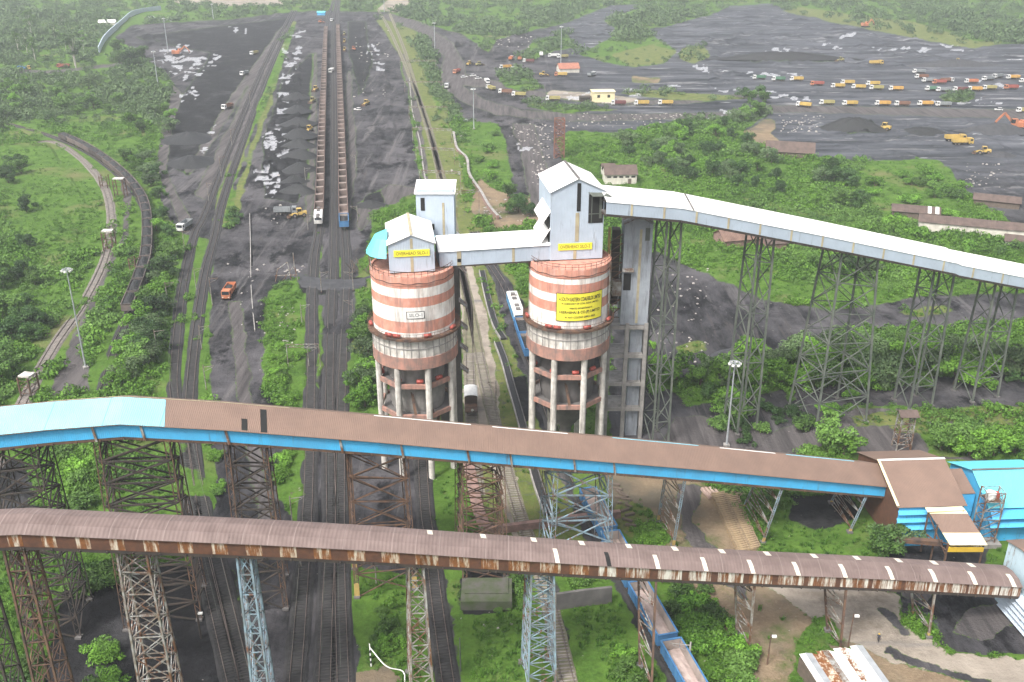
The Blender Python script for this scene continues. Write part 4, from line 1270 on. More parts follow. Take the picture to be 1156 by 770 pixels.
# vertical wind of pipes on the second silo's right flank
m = MB((S2.x, S2.y, 0))
for a in (-0.42, -0.36):
    m.tube((S2.x + (R2 + .35) * math.cos(a), S2.y + (R2 + .35) * math.sin(a), 31), (S2.x + (R2 + .35) * math.cos(a), S2.y + (R2 + .35) * math.sin(a), 43), 0.14)
m.build('pipe', m_greysteel, silo2)


# ------------------------------------------------------------------ sheds in general: gabled house with ridge along local x or y
def house(name, label, cat, c, rz, sx, sy, z0, eave, ridge, mr, mw, over=0.4, axis='y', ridge_pos=0.5, walls=('f', 'b', 'l', 'r'), group=None, ridge_cap=None, mw2=None):
    """c: centre in plan; axis: direction of the ridge; heights absolute"""
    root = empty(name, (c[0], c[1], z0), rz, label, cat, group)
    hx, hy = sx / 2, sy / 2
    e, r = eave - z0, ridge - z0
    T = 0.12
    if axis == 'y':
        xr = -hx + sx * ridge_pos
        gab = lambda y: [(-hx, y, 0), (hx, y, 0), (hx, y, e), (xr, y, r), (-hx, y, e)]
        ends = {'f': -hy, 'b': hy}
        sides = {'l': -hx, 'r': hx}
    else:
        yr = -hy + sy * ridge_pos
        gab = lambda x: [(x, -hy, 0), (x, hy, 0), (x, hy, e), (x, yr, r), (x, -hy, e)]
        ends = {'l': -hx, 'r': hx}
        sides = {'f': -hy, 'b': hy}
    for k in walls:
        m = MB()
        if k in ends:
            p = gab(ends[k])
            sgn = 1 if ends[k] < 0 else -1
            off = Vector((0, T * sgn, 0)) if axis == 'y' else Vector((T * sgn, 0, 0))
            q = [Vector(a) + off for a in p]
            n = len(p)
            m.add([Vector(a) for a in p] + q, [tuple(range(n)), tuple(range(2 * n - 1, n - 1, -1))] + [(i, (i + 1) % n, n + (i + 1) % n, n + i) for i in range(n)])
        else:
            s = sides[k]
            ss = s - T / 2 * (1 if s > 0 else -1)
            if axis == 'y': m.box((ss, 0, e / 2), (T, sy - 2 * T - 0.01, e))
            else: m.box((0, ss, e / 2), (sx - 2 * T - 0.01, T, e))
        m.build('wall', (mw2 or mw) if (k in 'lr') else mw, root)
    m = MB()
    if axis == 'y':
        dl, dr = (r - e) / (xr + hx), (r - e) / (hx - xr)
        m.slab([(-hx - over, -hy - over, e - over * dl + .05), (xr, -hy - over, r + .05), (xr, hy + over, r + .05), (-hx - over, hy + over, e - over * dl + .05)], 0.08)
        m.slab([(xr, -hy - over, r + .05), (hx + over, -hy - over, e - over * dr + .05), (hx + over, hy + over, e - over * dr + .05), (xr, hy + over, r + .05)], 0.08)
    else:
        df, db = (r - e) / (yr + hy), (r - e) / (hy - yr)
        m.slab([(-hx - over, -hy - over, e - over * df + .05), (hx + over, -hy - over, e - over * df + .05), (hx + over, yr, r + .05), (-hx - over, yr, r + .05)], 0.08)
        m.slab([(-hx - over, yr, r + .05), (hx + over, yr, r + .05), (hx + over, hy + over, e - over * db + .05), (-hx - over, hy + over, e - over * db + .05)], 0.08)
    rf = m.build('roof', mr, root)
    if ridge_cap:
        m = MB()
        if axis == 'y': m.box((xr, 0, r + 0.1), (0.5, sy + 2 * over + .02, 0.1))
        else: m.box((0, yr, r + 0.1), (sx + 2 * over + .02, 0.5, 0.1))
        m.build('ridge_cap', ridge_cap, rf)
    return root


def on_wall(root, name, mt, c, d, parent=None):
    return MB().box(c, d).build(name, mt, parent or root)


RZ = math.radians(8)
# silo top houses
h1 = house('transfer_house', 'white roofed pale grey sheet house on top of the left silo, with a yellow sign', 'transfer house', (-19.4, 177.0), RZ, 8.4, 13.5, 43.2, 48.7, 50.4, m_whiteroof, m_greywall, 0.3, 'y', 0.5, ridge_cap=m_yelstrip, mw2=m_greywall_y)
h2 = house('transfer_house', 'tall white roofed grey sheet house on the right silo, with a dark doorway', 'transfer house', (11.4, 184.2), RZ, 10.2, 13.5, 43.2, 56.6, 59.0, m_whiteroof, m_greywall, 0.3, 'y', 0.5, ridge_cap=m_concdark, mw2=m_greywall_y)


def sign(h, y, z, w, hh, txt, x=0):
    s = MB().box((x, y, z), (w, 0.08, hh)).build('sign', m_sign, h)
    v, f = text_geo(txt, w * 0.88, hh * 0.52)
    MB().add([(x + q[0], y - 0.055, z + q[1]) for q in v], f).build('lettering', mat('olive lettering', (0.20, 0.17, 0.03)), s)


sign(h1, -6.87, 3.7, 6.6, 1.25, 'OVERHEAD SILO-1')
sign(h2, -6.87, 2.6, 6.6, 1.35, 'OVERHEAD SILO-2', -0.3)
on_wall(h1, 'skylight_strip', m_yelstrip, (0, -6.78, 1.45), (0.55, 0.06, 2.9))
on_wall(h1, 'skylight_strip', m_yelstrip, (0, -6.78, 5.5), (0.5, 0.06, 1.9))
on_wall(h2, 'skylight_strip', m_yelstrip, (0.0, -6.78, 6.4), (0.7, 0.06, 5.6))
on_wall(h2, 'skylight_strip', m_yelstrip, (-0.3, -6.78, 0.9), (0.6, 0.06, 1.8))
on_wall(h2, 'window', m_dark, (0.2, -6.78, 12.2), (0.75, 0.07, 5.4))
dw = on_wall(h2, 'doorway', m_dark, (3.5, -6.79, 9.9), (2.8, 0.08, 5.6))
MB().box((3.5, -6.85, 8.9), (2.8, 0.1, 0.15)).box((2.7, -6.85, 9.9), (0.15, 0.1, 5.6)).box((4.4, -6.86, 10.3), (0.5, 0.1, 4.6)).build('door_frame', m_greensteel, dw)
MB().slab([(2.0, -6.8, 13.1), (5.4, -6.8, 12.9), (6.2, -8.0, 12.5), (2.6, -8.0, 12.6)], 0.1).build('door_canopy', m_greensteel, dw)
for (z0, z1, x1) in ((9.7, 7.2, -1.3), (6.3, 3.6, -1.4)):
    MB().slab([(-5.1, -6.6, z0), (-5.1, 3.0, z0), (-5.1 + x1 * 1.25, 3.0, z1), (-5.1 + x1 * 1.25, -6.6, z1)], 0.1).build('canopy', m_whiteroof, h2)
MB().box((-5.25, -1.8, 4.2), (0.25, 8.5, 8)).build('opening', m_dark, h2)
cn = MB()
for k in range(7):
    t0, t1 = math.radians(96 + k * 24), math.radians(96 + (k + 1) * 24)
    rim = lambda t, r, z: Vector((-4.25 + r * math.cos(t) * 0.95, -1.4 + r * 1.12 * math.sin(t), z))
    cn.slab([Vector((-4.25, -1.4 + 1.6 * math.sin(t0), 6.4)), Vector((-4.25, -1.4 + 1.6 * math.sin(t1), 6.4)), rim(t1, 2.6, 5.6), rim(t0, 2.6, 5.6)], 0.06)
    cn.slab([rim(t0, 2.6, 5.6), rim(t1, 2.6, 5.6), rim(t1, 4.4, 2.6), rim(t0, 4.4, 2.6)], 0.06)
cn.build('canopy', m_cyan, h1)
MB().slab([(4.3, -1.5, 4.4), (4.3, 2.0, 4.4), (6.4, 2.0, 3.2), (6.4, -1.5, 3.2)], 0.08).build('canopy', m_cyan, h1)
fr = MB()
for (x, y) in ((-7.6, -5), (-7.9, -2), (-7.9, 1.2), (-7.4, 4)):
    fr.bar((x, y, 0), (x, y, 2.4), 0.14)
fr.build('canopy_post', m_greysteel, h1)
# bridge between the silos
bA, bB = Vector((-14.2, 176.2, 0)), Vector((7.2, 180.4, 0))
bd = (bB - bA)
bc = (bA + bB) / 2
bridge = house('conveyor_bridge', 'short white roofed grey conveyor bridge joining the houses on top of the two silos', 'conveyor bridge', (bc.x, bc.y), math.atan2(bd.y, bd.x), bd.length, 6.4, 43.25, 46.3, 48.3, m_whiteroof, m_greywall, 0.25, 'x')
on_wall(bridge, 'skylight_strip', m_yelstrip, (-7.2, -3.24, 1.4), (0.8, 0.06, 2.8))
on_wall(bridge, 'skylight_strip', m_yelstrip, (3.2, -3.24, 1.4), (0.5, 0.06, 2.8))
on_wall(bridge, 'window', m_dark, (-7.2, -3.25, 1.0), (0.7, 0.07, 0.7))
fb = MB()
for k in range(11):
    fb.bar((-10.2 + k * 2, -3.35, -0.35), (-10.2 + k * 2, 3.35, -0.35), 0.2, 0.3)
fb.bar((-10.7, -3.1, -0.15), (10.7, -3.1, -0.15), 0.3, 0.28).bar((-10.7, 3.1, -0.15), (10.7, 3.1, -0.15), 0.3, 0.28)
fb.build('girder', m_soot, bridge)


# elevator towers behind each silo
def frame_tower(root, x0, x1, y0, y1, zt, levels, cols, mt):
    for (x, y) in cols:
        MB().box((x, y, zt / 2), (0.8, 0.8, zt)).build('column', mt, root)
    for z in levels:
        m = MB()
        m.bar((x0, y0, z), (x1, y0, z), 0.5, 0.8).bar((x0, y1, z), (x1, y1, z), 0.5, 0.8).bar((x0, y0, z), (x0, y1, z), 0.5, 0.8).bar((x1, y0, z), (x1, y1, z), 0.5, 0.8)
        m.box(((x0 + x1) / 2, (y0 + y1) / 2, z + 0.3), (abs(x1 - x0) - 0.9, abs(y1 - y0) - 0.9, 0.2))
        m.build('floor_beam', mt, root)


e1 = empty('elevator_tower', (-15.2, 188.2, 0), label='tall grey elevator tower behind the left silo with a white topped sheet house', cat='tower')
frame_tower(e1, -3.4, 3.9, -2.6, 2.6, 44, (8, 14, 20, 26, 32, 38, 44), [(-3.4, -2.6), (3.9, -2.6), (3.9, 2.6), (-3.4, 2.6)], m_concdark)
MB().box((1.6, 0.2, 22), (3.6, 4.2, 44)).build('shaft', m_concdark, e1)
MB().box((0.1, 0, 49.2), (7.4, 5.6, 9.4)).build('house', m_greywall, e1)
MB().slab([(-3.9, -3.1, 54.0), (4.1, -3.1, 54.0), (4.1, 3.2, 55.2), (-3.9, 3.2, 55.2)], 0.15).build('roof', m_whiteroof, e1)
MB().box((0.1, 0, 54.1), (7.3, 5.4, 1.0)).build('roof_fascia', m_greywall, e1)
on_wall(e1, 'window', m_dark, (-2.3, -2.83, 51.8), (0.8, 0.08, 2.6))
on_wall(e1, 'skylight_strip', m_yelstrip, (1.7, -2.83, 48.4), (0.45, 0.06, 7.4))
on_wall(e1, 'window', m_dark, (-3.0, -2.83, 47.6), (0.5, 0.08, 1.0))
on_wall(e1, 'window', m_dark, (-0.4, -2.83, 47.2), (0.5, 0.08, 1.2))
for z in (45.5, 39, 31.5, 26.5, 21.5, 16.5):
    MB().slab([(4.1, -2.9, z), (4.1, -0.4, z), (6.0, -0.4, z - 1.6), (6.0, -2.9, z - 1.6)], 0.1).build('awning', m_white if z > 44 else m_greysteel, e1)

e2 = empty('elevator_tower', (24.6, 187.0, 0), label='grey sheet clad elevator tower on an open concrete frame right of the right silo', cat='tower')
frame_tower(e2, -4.6, 3.0, -2.6, 2.8, 27, (7, 13, 19.5, 26), [(-4.6, -2.6), (-0.9, -2.6), (3.0, -2.6), (3.0, 2.8), (-4.6, 2.8)], m_conc)
MB().box((1.2, 0.1, 12.5), (2.5, 3.4, 25)).build('shaft', m_stainedwall, e2)
MB().box((0.4, 0.0, 37.4), (5.6, 5.4, 21.6)).build('house', m_stainedwall, e2)
MB().slab([(-2.6, -3.0, 48.2), (0.4, -3.0, 49.6), (0.4, 3.0, 49.6), (-2.6, 3.0, 48.2)], 0.12).slab([(0.4, -3.0, 49.6), (3.4, -3.0, 48.3), (3.4, 3.0, 48.3), (0.4, 3.0, 49.6)], 0.12).build('roof', m_greysteel, e2)
MB().add([(-2.4, -2.69, 48.0), (3.2, -2.69, 48.0), (0.4, -2.69, 49.4), (-2.4, -2.5, 48.0), (3.2, -2.5, 48.0), (0.4, -2.5, 49.4)], [(0, 1, 2), (5, 4, 3), (0, 3, 4, 1), (1, 4, 5, 2), (2, 5, 3, 0)]).build('gable', m_stainedwall, e2)
on_wall(e2, 'skylight_strip', m_yelstrip, (0.9, -2.72, 37.0), (0.5, 0.06, 20))
on_wall(e2, 'window', m_greensteel, (2.2, -2.73, 46.0), (0.9, 0.08, 2.6))
on_wall(e2, 'window', m_dark, (-1.4, -2.73, 36.0), (1.5, 0.10, 3.6))
MB().slab([(-2.5, -3.6, 38.4), (-0.2, -3.6, 38.4), (-0.2, -2.7, 38.9), (-2.5, -2.7, 38.9)], 0.08).build('awning', m_greysteel, e2)
MB().box((-3.4, -1.6, 34.4), (1.9, 2.2, 3.0)).build('duct', m_greysteel, e2)
dk = MB().box((-3.6, 1.2, 38), (1.6, 2.4, 16))  # solid dark block painted as the shade of a recess
dk.build('recess_shade', m_soot, e2)
st = MB()
for k in range(9):
    z = 28 + k * 2.0
    st.bar((-5.2, -2.2, z), (-2.6, -2.2, z), 0.12).bar((-5.2, -2.2, z + 1), (-2.6, -2.2, z + 1), 0.07).bar((-5.2, -2.2, z), (-2.6, -2.2, z + 2.0), 0.2)
st.bar((-5.2, -2.2, 26), (-5.2, -2.2, 47), 0.2)
st.build('stair', m_rust, e2)
MB().bar((-5.4, -3.0, 27), (-5.4, -3.0, 47.5), 0.5, 0.4).build('mast', m_yellowsteel, e2)

# ------------------------------------------------------------------ buildings at the right
t1 = house('transfer_house', 'large brown roofed transfer house with blue louvres where the blue sided gallery ends', 'transfer house', (73.6, 154.6), math.radians(3), 11.8, 18.6, 0, 8.6, 12.0, m_brownroof, m_bluewall, 0.4, 'x', 0.53, mw2=m_bandbrown, ridge_cap=m_whiteroof)
MB().slab([(-6.45, -9.6, 8.8), (-6.0, -9.6, 8.9), (-6.0, 0.5, 12.35), (-6.45, 0.5, 12.3)], 0.1).build('verge_flashing', m_cream, t1)
for z in (7.4, 5.8, 4.2):
    MB().slab([(-5.9, -9.9, z - 0.35), (5.9, -9.9, z - 0.35), (5.9, -9.3, z + 0.25), (-5.9, -9.3, z + 0.25)], 0.08).build('louvre', m_bluewall, t1)
MB().slab([(5.9, -4.5, 7.6), (10.5, -4.5, 7.6), (10.5, 1.5, 9.2), (5.9, 1.5, 9.2)], 0.12).build('link_roof', m_brownroof, t1)
MB().box((8.3, -4.3, 5.0), (4.6, 0.15, 4.8)).build('link_wall', m_bluewall, t1)
t2 = house('drive_house', 'bright blue roofed sheet building at the right edge with stepped louvred walls', 'building', (91.5, 154.4), math.radians(3), 13.5, 15.0, 0, 7.6, 10.8, m_cyan, m_bluewall, 0.5, 'x', 0.46, mw2=m_bluewall, ridge_cap=m_concdark)
for z in (6.2, 4.4):
    MB().slab([(-6.7, -9.0, z - 0.5), (6.7, -9.0, z - 0.5), (6.7, -7.6, z + 0.7), (-6.7, -7.6, z + 0.7)], 0.08).build('louvre', m_bluewall, t2)
le = empty('open_shed', (76.3, 142.2, 0), label='small open shed with brown and cream sheet roof in front of the brown roofed house', cat='shed')
MB((0, 0, 0)).slab([(-4.0, 1.6, 9.0), (2.6, 2.2, 9.0), (3.0, 1.4, 8.7), (-3.8, 0.8, 8.7)], 0.1).slab([(-3.9, 2.0, 8.9), (2.8, 2.0, 8.9), (3.3, 0.9, 8.3), (-3.3, 0.9, 8.3)], 0.1).build('roof_sheet', m_cream, le)
MB().slab([(-3.4, 1.0, 8.32), (3.25, 1.0, 8.32), (4.3, -2.4, 6.6), (-2.2, -2.4, 6.6)], 0.1).build('roof', m_brownroof, le)
MB().slab([(-2.2, -2.4, 6.62), (4.3, -2.4, 6.62), (4.9, -4.4, 5.5), (-1.5, -4.4, 5.5)], 0.1).build('roof_sheet', m_cream, le)
m = MB()
for (x, y, z) in ((-3.4, 1.4, 8.6), (2.6, 1.4, 8.6), (-1.6, -3.9, 5.6), (4.5, -3.9, 5.6), (-2.6, -1.0, 7.4)):
    m.bar((x, y, 0), (x, y, z), 0.25)
m.bar((-3.4, 1.4, 4), (-1.6, -3.9, 4), 0.2).bar((-3.4, 1.4, 8), (-1.6, -3.9, 3), 0.15).bar((-3.4, 1.4, 3), (-1.6, -3.9, 5.4), 0.15).bar((2.6, 1.4, 8), (4.5, -3.9, 4), 0.15)
m.build('frame', m_rust, le)
MB().bar((-1.5, -3.95, 4.3), (4.6, -3.95, 4.3), 0.3, 0.9).build('beam', m_yellow, le)
MB().bar((-9, 0.0, 3.6), (-1.6, -2, 4.2), 1.0, 0.8).build('belt_frame', m_rust, le)

sc = empty('scaffold_tower', P(1108, 612), label='small steel scaffold tower with a red and white bucket on top, before the blue building', cat='tower')
m = MB()
for (x, y) in ((-1.6, -1.2), (1.6, -1.2), (1.6, 1.2), (-1.6, 1.2)):
    MB().bar((x, y, 0), (x, y, 11.2), 0.2).build('leg', m_greysteel, sc)
for k in range(6):
    z = k * 1.85
    for (a, b) in (((-1.6, -1.2), (1.6, -1.2)), ((1.6, -1.2), (1.6, 1.2)), ((1.6, 1.2), (-1.6, 1.2)), ((-1.6, 1.2), (-1.6, -1.2))):
        m.bar((*a, z), (*b, z + 1.85), 0.11).bar((*a, z + 1.85), (*b, z + 1.85), 0.11)
m.build('bracing', m_greysteel, sc)
MB().box((0, 0, 9.3), (2.6, 2.0, 0.15)).build('platform', m_rust, sc)
MB().tube((-0.3, 0, 9.4), (-0.3, 0, 10.6), 0.8, 0.9, 14).build('bucket', m_white, sc)
MB().box((0.8, 0.3, 9.9), (0.9, 0.9, 1.0)).build('motor', m_red, sc)
MB().box((0.3, -0.3, 0.4), (4.6, 3.4, 0.8)).build('plinth', m_conc, sc)

rb = house('drive_house', 'rust stained pale blue house with brown roof at the front gallery right end', 'building', (89.8, 125.2), math.radians(6), 18, 12.5, 0, 11.6, 12.6, m_brownroof, m_rustblue, 0.35, 'x', 0.7, mw2=m_rustblue)
for k in range(5):
    z = 1.2 + k * 1.0
    MB().slab([(-10.2, -6.9, z - 0.4), (-9.1, -6.9, z + 0.4), (-9.1, 4, z + 0.4), (-10.2, 4, z - 0.4)], 0.1).build('louvre', m_greywall_y, rb)

hb = empty('hoist_tower', P(1017, 506), label='small lattice hoist tower with a little brown roof behind the brown roofed house', cat='tower')
m = MB()
for (x, y) in ((-1.5, -1.3), (1.5, -1.3), (1.5, 1.3), (-1.5, 1.3)):
    MB().bar((x, y, 0), (x * .9, y * .9, 8.4), 0.26).build('leg', m_greysteel, hb)
for k in range(5):
    z = k * 1.65
    for (a, b) in (((-1.5, -1.3), (1.5, -1.3)), ((1.5, -1.3), (1.5, 1.3)), ((1.5, 1.3), (-1.5, 1.3)), ((-1.5, 1.3), (-1.5, -1.3))):
        m.bar((*a, z), (*b, z + 1.65), 0.12).bar((*a, z + 1.65), (*b, z + 1.65), 0.12)
m.build('bracing', m_greysteel, hb)
MB().slab([(-2.0, -1.8, 8.3), (2.0, -1.8, 8.3), (2.0, 0, 9.2), (-2.0, 0, 9.2)], 0.1).slab([(-2.0, 0, 9.2), (2.0, 0, 9.2), (2.0, 1.8, 8.3), (-2.0, 1.8, 8.3)], 0.1).build('roof', m_tile, hb)

# smaller sheds
def shed(px, py, rz, sx, sy, e, r, mr, mw, label, axis='x', name='shed', cat='shed', **k):
    p = G(px, py)
    return house(name, label, cat, (p.x, p.y), math.radians(rz), sx, sy, p.z - 0.1, p.z + e, p.z + r, mr, mw, 0.5, axis, **k)


s_ = shed(699, 206, 3, 13, 9, 4.2, 7.0, m_tile, m_plaster, 'cream walled shed with brown pitched roof behind the right silo')
shed(686, 200, 3, 5, 7, 3.5, 5.4, m_tile, m_plaster, 'small brown roofed annex on the left of the cream walled shed')
for k in range(5): on_wall(s_, 'window', m_dark, (-5 + k * 2.5, -4.52, 3.1), (1.6, 0.06, 0.7))
on_wall(s_, 'door', m_oldwood, (3.6, -4.52, 1.2), (1.4, 0.06, 2.3))
shed(891, 176, -14, 21, 10, 3.0, 6.6, m_tile, m_oldwood, 'collapsing brown shed at the edge of the coal yard above the green slope')
shed(831, 276, 14, 13, 9, 2.6, 5.0, mat('patchy rust roof', (0.20, 0.125, 0.095), (0.11, 0.065, 0.05), 0.4, 0.8, corr=('X', 0.6, 0.05), rust=((0.55, 0.5, 0.45), 0.2, (1, 1, 1))), m_brick, 'rusty patched roof shed seen under the white gallery')
shed(872, 280, 10, 7, 6, 2.4, 4.0, m_tile, m_brick, 'small dark shed among bushes beside the rusty patched roof shed')
q = shed(1098, 266, -20, 36, 7, 3.4, 5.0, m_tile, m_plaster, 'long low shed with brown roof and white wall among bushes above the white gallery')
q2 = shed(1032, 246, -18, 16, 7, 3.2, 4.8, m_tile, m_oldwood, 'older broken end of the long low shed with two white roof sheets')
for x in (4.0, 6.6): MB().slab([(x, -3.9, 3.35), (x + 1.2, -3.9, 3.35), (x + 1.2, -0.2, 4.98), (x, -0.2, 4.98)], 0.03).build('roof_sheet', m_white, q2)
shed(1124, 232, -24, 16, 6, 2.6, 4.2, m_tile, m_oldwood, 'dark ruined shed behind the long low shed at the right edge')
shed(1150, 280, -24, 9, 6, 2.6, 4.0, m_tile, m_plaster, 'short grey ended shed at the right edge beside the long low shed')
cb_ = shed(680, 114, 4, 13, 9, 6.0, 6.3, m_cream, m_cream, 'cream flat roofed cabin beside the pond in the right stockyard', name='cabin', cat='cabin')
for x in (-3, 3): on_wall(cb_, 'window', m_dark, (x, -4.52, 3.6), (1.6, 0.06, 1.6))
shed(660, 114, 4, 6, 5, 2.6, 3.2, m_soot, m_soot, 'small black weigh hut beside the cream cabin', name='weigh_hut', cat='hut')
shed(641, 81, 10, 14, 10, 3.0, 6.0, mat('red tile roof', (0.34, 0.14, 0.09), (0.24, 0.10, 0.07), 0.5, 0.85), m_plaster, 'red roofed hut among bushes beside the far light mast')
shed(363, 17, 0, 8, 6, 3, 4, m_cyan, m_bluewall, 'small blue shed at the far end of the two rakes', name='shed')
shed(122, 30, 10, 15, 8, 4, 6, m_white, m_plaster, 'pale hut in the scrub left of the long grey wall')
tin = empty('tin_shed', P(945, 768), math.radians(12), 'low shed with white and rusty tin sheets for a roof at the bottom edge', 'shed')
for k in range(11):
    x = -5 + k * 0.92
    zz = 3.0 + 0.1 * math.sin(k * 2.1)
    MB().slab([(x, -6, zz - .25), (x + 1.0, -6, zz - .2), (x + 1.0, 3.0 - .3 * (k % 3), zz + .25), (x, 3.0, zz + .3)], 0.05).build('roof_sheet', (m_white, m_band_pale, m_white, m_greysteel, m_band, m_galv)[(k * 5 + k // 3) % 6], tin)
MB().box((0, 2.8, 1.4), (10, 0.15, 2.8)).box((-4.9, -1.5, 1.4), (0.15, 8.4, 2.8)).box((4.9, -1.5, 1.4), (0.15, 8.4, 2.8)).box((0, -5.7, 1.4), (10, 0.15, 2.8)).build('wall', m_oldwood, tin)
# ------------------------------------------------------------------ railway wagons
m_wag_rust = mat('rust brown wagon paint', (0.125, 0.080, 0.067), (0.085, 0.057, 0.049), 0.5, 0.85, rnd=0.35, dirt=0.15)
m_wag_in = mat('rusty wagon inside', (0.185, 0.142, 0.125), (0.115, 0.088, 0.078), 0.4, 0.9, rnd=0.4)
m_wag_blue = mat('blue wagon paint', (0.05, 0.17, 0.34), (0.04, 0.12, 0.25), 0.5, 0.7, dirt=0.15)
m_wag_grey = mat('grey wagon inside', (0.36, 0.31, 0.28), (0.25, 0.21, 0.19), 0.4, 0.9)
m_wag_dark = mat('dark coal wagon paint', (0.12, 0.092, 0.082), (0.075, 0.066, 0.064), 0.5, 0.85, rnd=0.45)
m_wag_rim = mat('wagon rim in lit tone', (0.38, 0.31, 0.28), (0.27, 0.21, 0.185), 0.5, 0.9)  # end rims painted pale as the lit edges of the end walls
m_load = mat('pinkish ore dust', (0.44, 0.35, 0.32), (0.30, 0.24, 0.22), 0.8, 0.95)
m_loco = mat('blue locomotive paint', (0.06, 0.30, 0.55), (0.05, 0.24, 0.47), 0.4, 0.5)
m_locoroof = mat('white locomotive roof', (0.70, 0.69, 0.66), (0.55, 0.53, 0.50), 0.4, 0.6, dirt=0.25)


def bogie(x, parent):
    b = MB(); b.box((x, -0.95, 0.95), (2.6, 0.2, 0.35)); b.box((x, 0.95, 0.95), (2.6, 0.2, 0.35)); b.box((x, 0, 0.95), (0.4, 1.9, 0.3))
    o = b.build('bogie', m_soot, parent)
    w = MB()
    for dx in (-0.95, 0.95):
        for s in (-1, 1):
            w.tube((x + dx, s * 0.78, 0.72), (x + dx, s * 0.9, 0.72), 0.5, 0.5, 12)
        w.tube((x + dx, -0.8, 0.72), (x + dx, 0.8, 0.72), 0.08, 0.08, 6)
    w.build('wheels', m_rust, o)


def wagon(name, label, paint, inside, load=None, L=10.0, W=3.15):
    r = empty(name, (0, 0, 0), 0, label, 'wagon')
    H0, H1 = 1.25, 3.3
    m = MB()
    m.box((0, -W / 2, (H0 + H1) / 2), (L, 0.10, H1 - H0)).box((0, W / 2, (H0 + H1) / 2), (L, 0.10, H1 - H0))
    m.box((-L / 2 + .05, 0, (H0 + H1) / 2), (0.10, W - 0.12, H1 - H0)).box((L / 2 - .05, 0, (H0 + H1) / 2), (0.10, W - 0.12, H1 - H0))
    for k in range(9):
        x = -L / 2 + 0.4 + k * (L - 0.8) / 8
        for s in (-1, 1): m.box((x, s * (W / 2 + 0.1), (H0 + H1) / 2), (0.14, 0.1, H1 - H0 - 0.05))
    for s in (-1, 1): m.box((0, s * (W / 2 + 0.03), H1 + 0.05), (L + .1, 0.24, 0.12))
    m.build('body', paint, r)
    m = MB()
    for s in (-1, 1): m.box((s * (L / 2 - 0.02), 0, H1 + 0.047), (0.30, W - 0.26, 0.115))
    m.build('end_rim', m_wag_rim if inside is m_wag_in else paint, r)
    m = MB(); m.box((0, 0, H0 - 0.02), (L - 0.24, W - 0.16, 0.12))
    m.box((-L / 2 + 0.13, 0, (H0 + H1) / 2), (0.04, W - 0.3, H1 - H0 - .1)); m.box((L / 2 - 0.13, 0, (H0 + H1) / 2), (0.04, W - 0.3, H1 - H0 - .1))
    m.box((0, W / 2 - 0.08, (H0 + H1) / 2), (L - .3, 0.04, H1 - H0 - .1)); m.box((0, -W / 2 + 0.08, (H0 + H1) / 2), (L - .3, 0.04, H1 - H0 - .1))
    m.build('lining', inside, r)
    MB().box((0, 0, 1.05), (L + 0.6, 0.5, 0.3)).box((-L / 2 - 0.4, 0, 1.0), (0.4, 0.3, 0.3)).box((L / 2 + 0.4, 0, 1.0), (0.4, 0.3, 0.3)).build('underframe', m_soot, r)
    bogie(-L / 2 + 2, r); bogie(L / 2 - 2, r)
    if load is not None:
        mt, h0, h1 = load
        nx, ny = 14, 6
        vs, fs = [], []
        for i in range(nx + 1):
            for j in range(ny + 1):
                a, b = i / nx, j / ny
                e = min(1, 4 * min(a, 1 - a)) * min(1, 2.5 * min(b, 1 - b))
                vs.append((-L / 2 + 0.2 + (L - 0.4) * a, -W / 2 + 0.13 + (W - 0.26) * b, h0 + (h1 - h0) * e + random.uniform(-.1, .1)))
        for i in range(nx):
            for j in range(ny):
                k = i * (ny + 1) + j
                fs.append((k, k + ny + 1, k + ny + 2, k + 1))
        MB().add(vs, fs).build('load', mt, r)
    return r


def along(line, s0, step, n, y0=None):
    """places every `step` metres along a resampled line: (point, heading)"""
    cum = [0]
    for i in range(len(line) - 1): cum.append(cum[-1] + (line[i + 1] - line[i]).length)

    def at(s):
        for i in range(len(line) - 1):
            if cum[i + 1] >= s:
                return line[i].lerp(line[i + 1], (s - cum[i]) / max(1e-6, cum[i + 1] - cum[i]))
        return line[-1].copy()
    out = []
    for k in range(n):
        s = s0 + k * step
        a, b, c = at(s - 3.5), at(s), at(s + 3.5)
        m = (a + c) / 2
        out.append((Vector((m.x, m.y, 0.46)), math.atan2(c.y - a.y, c.x - a.x)))
    return out


def s_at(line, px_y):
    """arc length where the line passes survey row px_y"""
    s = 0
    for i in range(len(line) - 1):
        v0, v1 = proj(*line[i])[1], proj(*line[i + 1])[1]
        if min(v0, v1) <= px_y <= max(v0, v1):
            return s + (px_y - v0) / (v1 - v0 + 1e-9) * (line[i + 1] - line[i]).length
        s += (line[i + 1] - line[i]).length
    return s


W_RUST = wagon('open_wagon', 'x', m_wag_rust, m_wag_in)
W_COAL = wagon('coal_wagon', 'x', m_wag_dark, m_wag_dark, (m_coal, 3.0, 4.1))
W_BLUE = wagon('open_wagon', 'x', m_wag_blue, m_wag_grey, (m_load, 1.45, 1.7), 13.2)
W_BLUEC = wagon('coal_wagon', 'x', m_wag_blue, m_wag_grey, (m_coal, 2.4, 3.2))
used = {}


def put(proto, loc, rz, label, group):
    if proto.name not in used:
        used[proto.name] = 1
        proto.location = loc; proto.rotation_euler = (0, 0, rz); proto['label'] = label; proto['group'] = group
        return proto
    c = clone(proto, loc, rz, label=label)
    c['group'] = group
    return c


def rake(line, ynear, n, side, proto):
    s = s_at(line, ynear)
    for k, (p, h) in enumerate(along(line, s - 5.5, -10.72, n)):
        put(proto, p, h, f'rust brown empty open wagon, {ordinal(k + 1)} from the near end, {side} long rake', f'wagons of the {side} long rake')


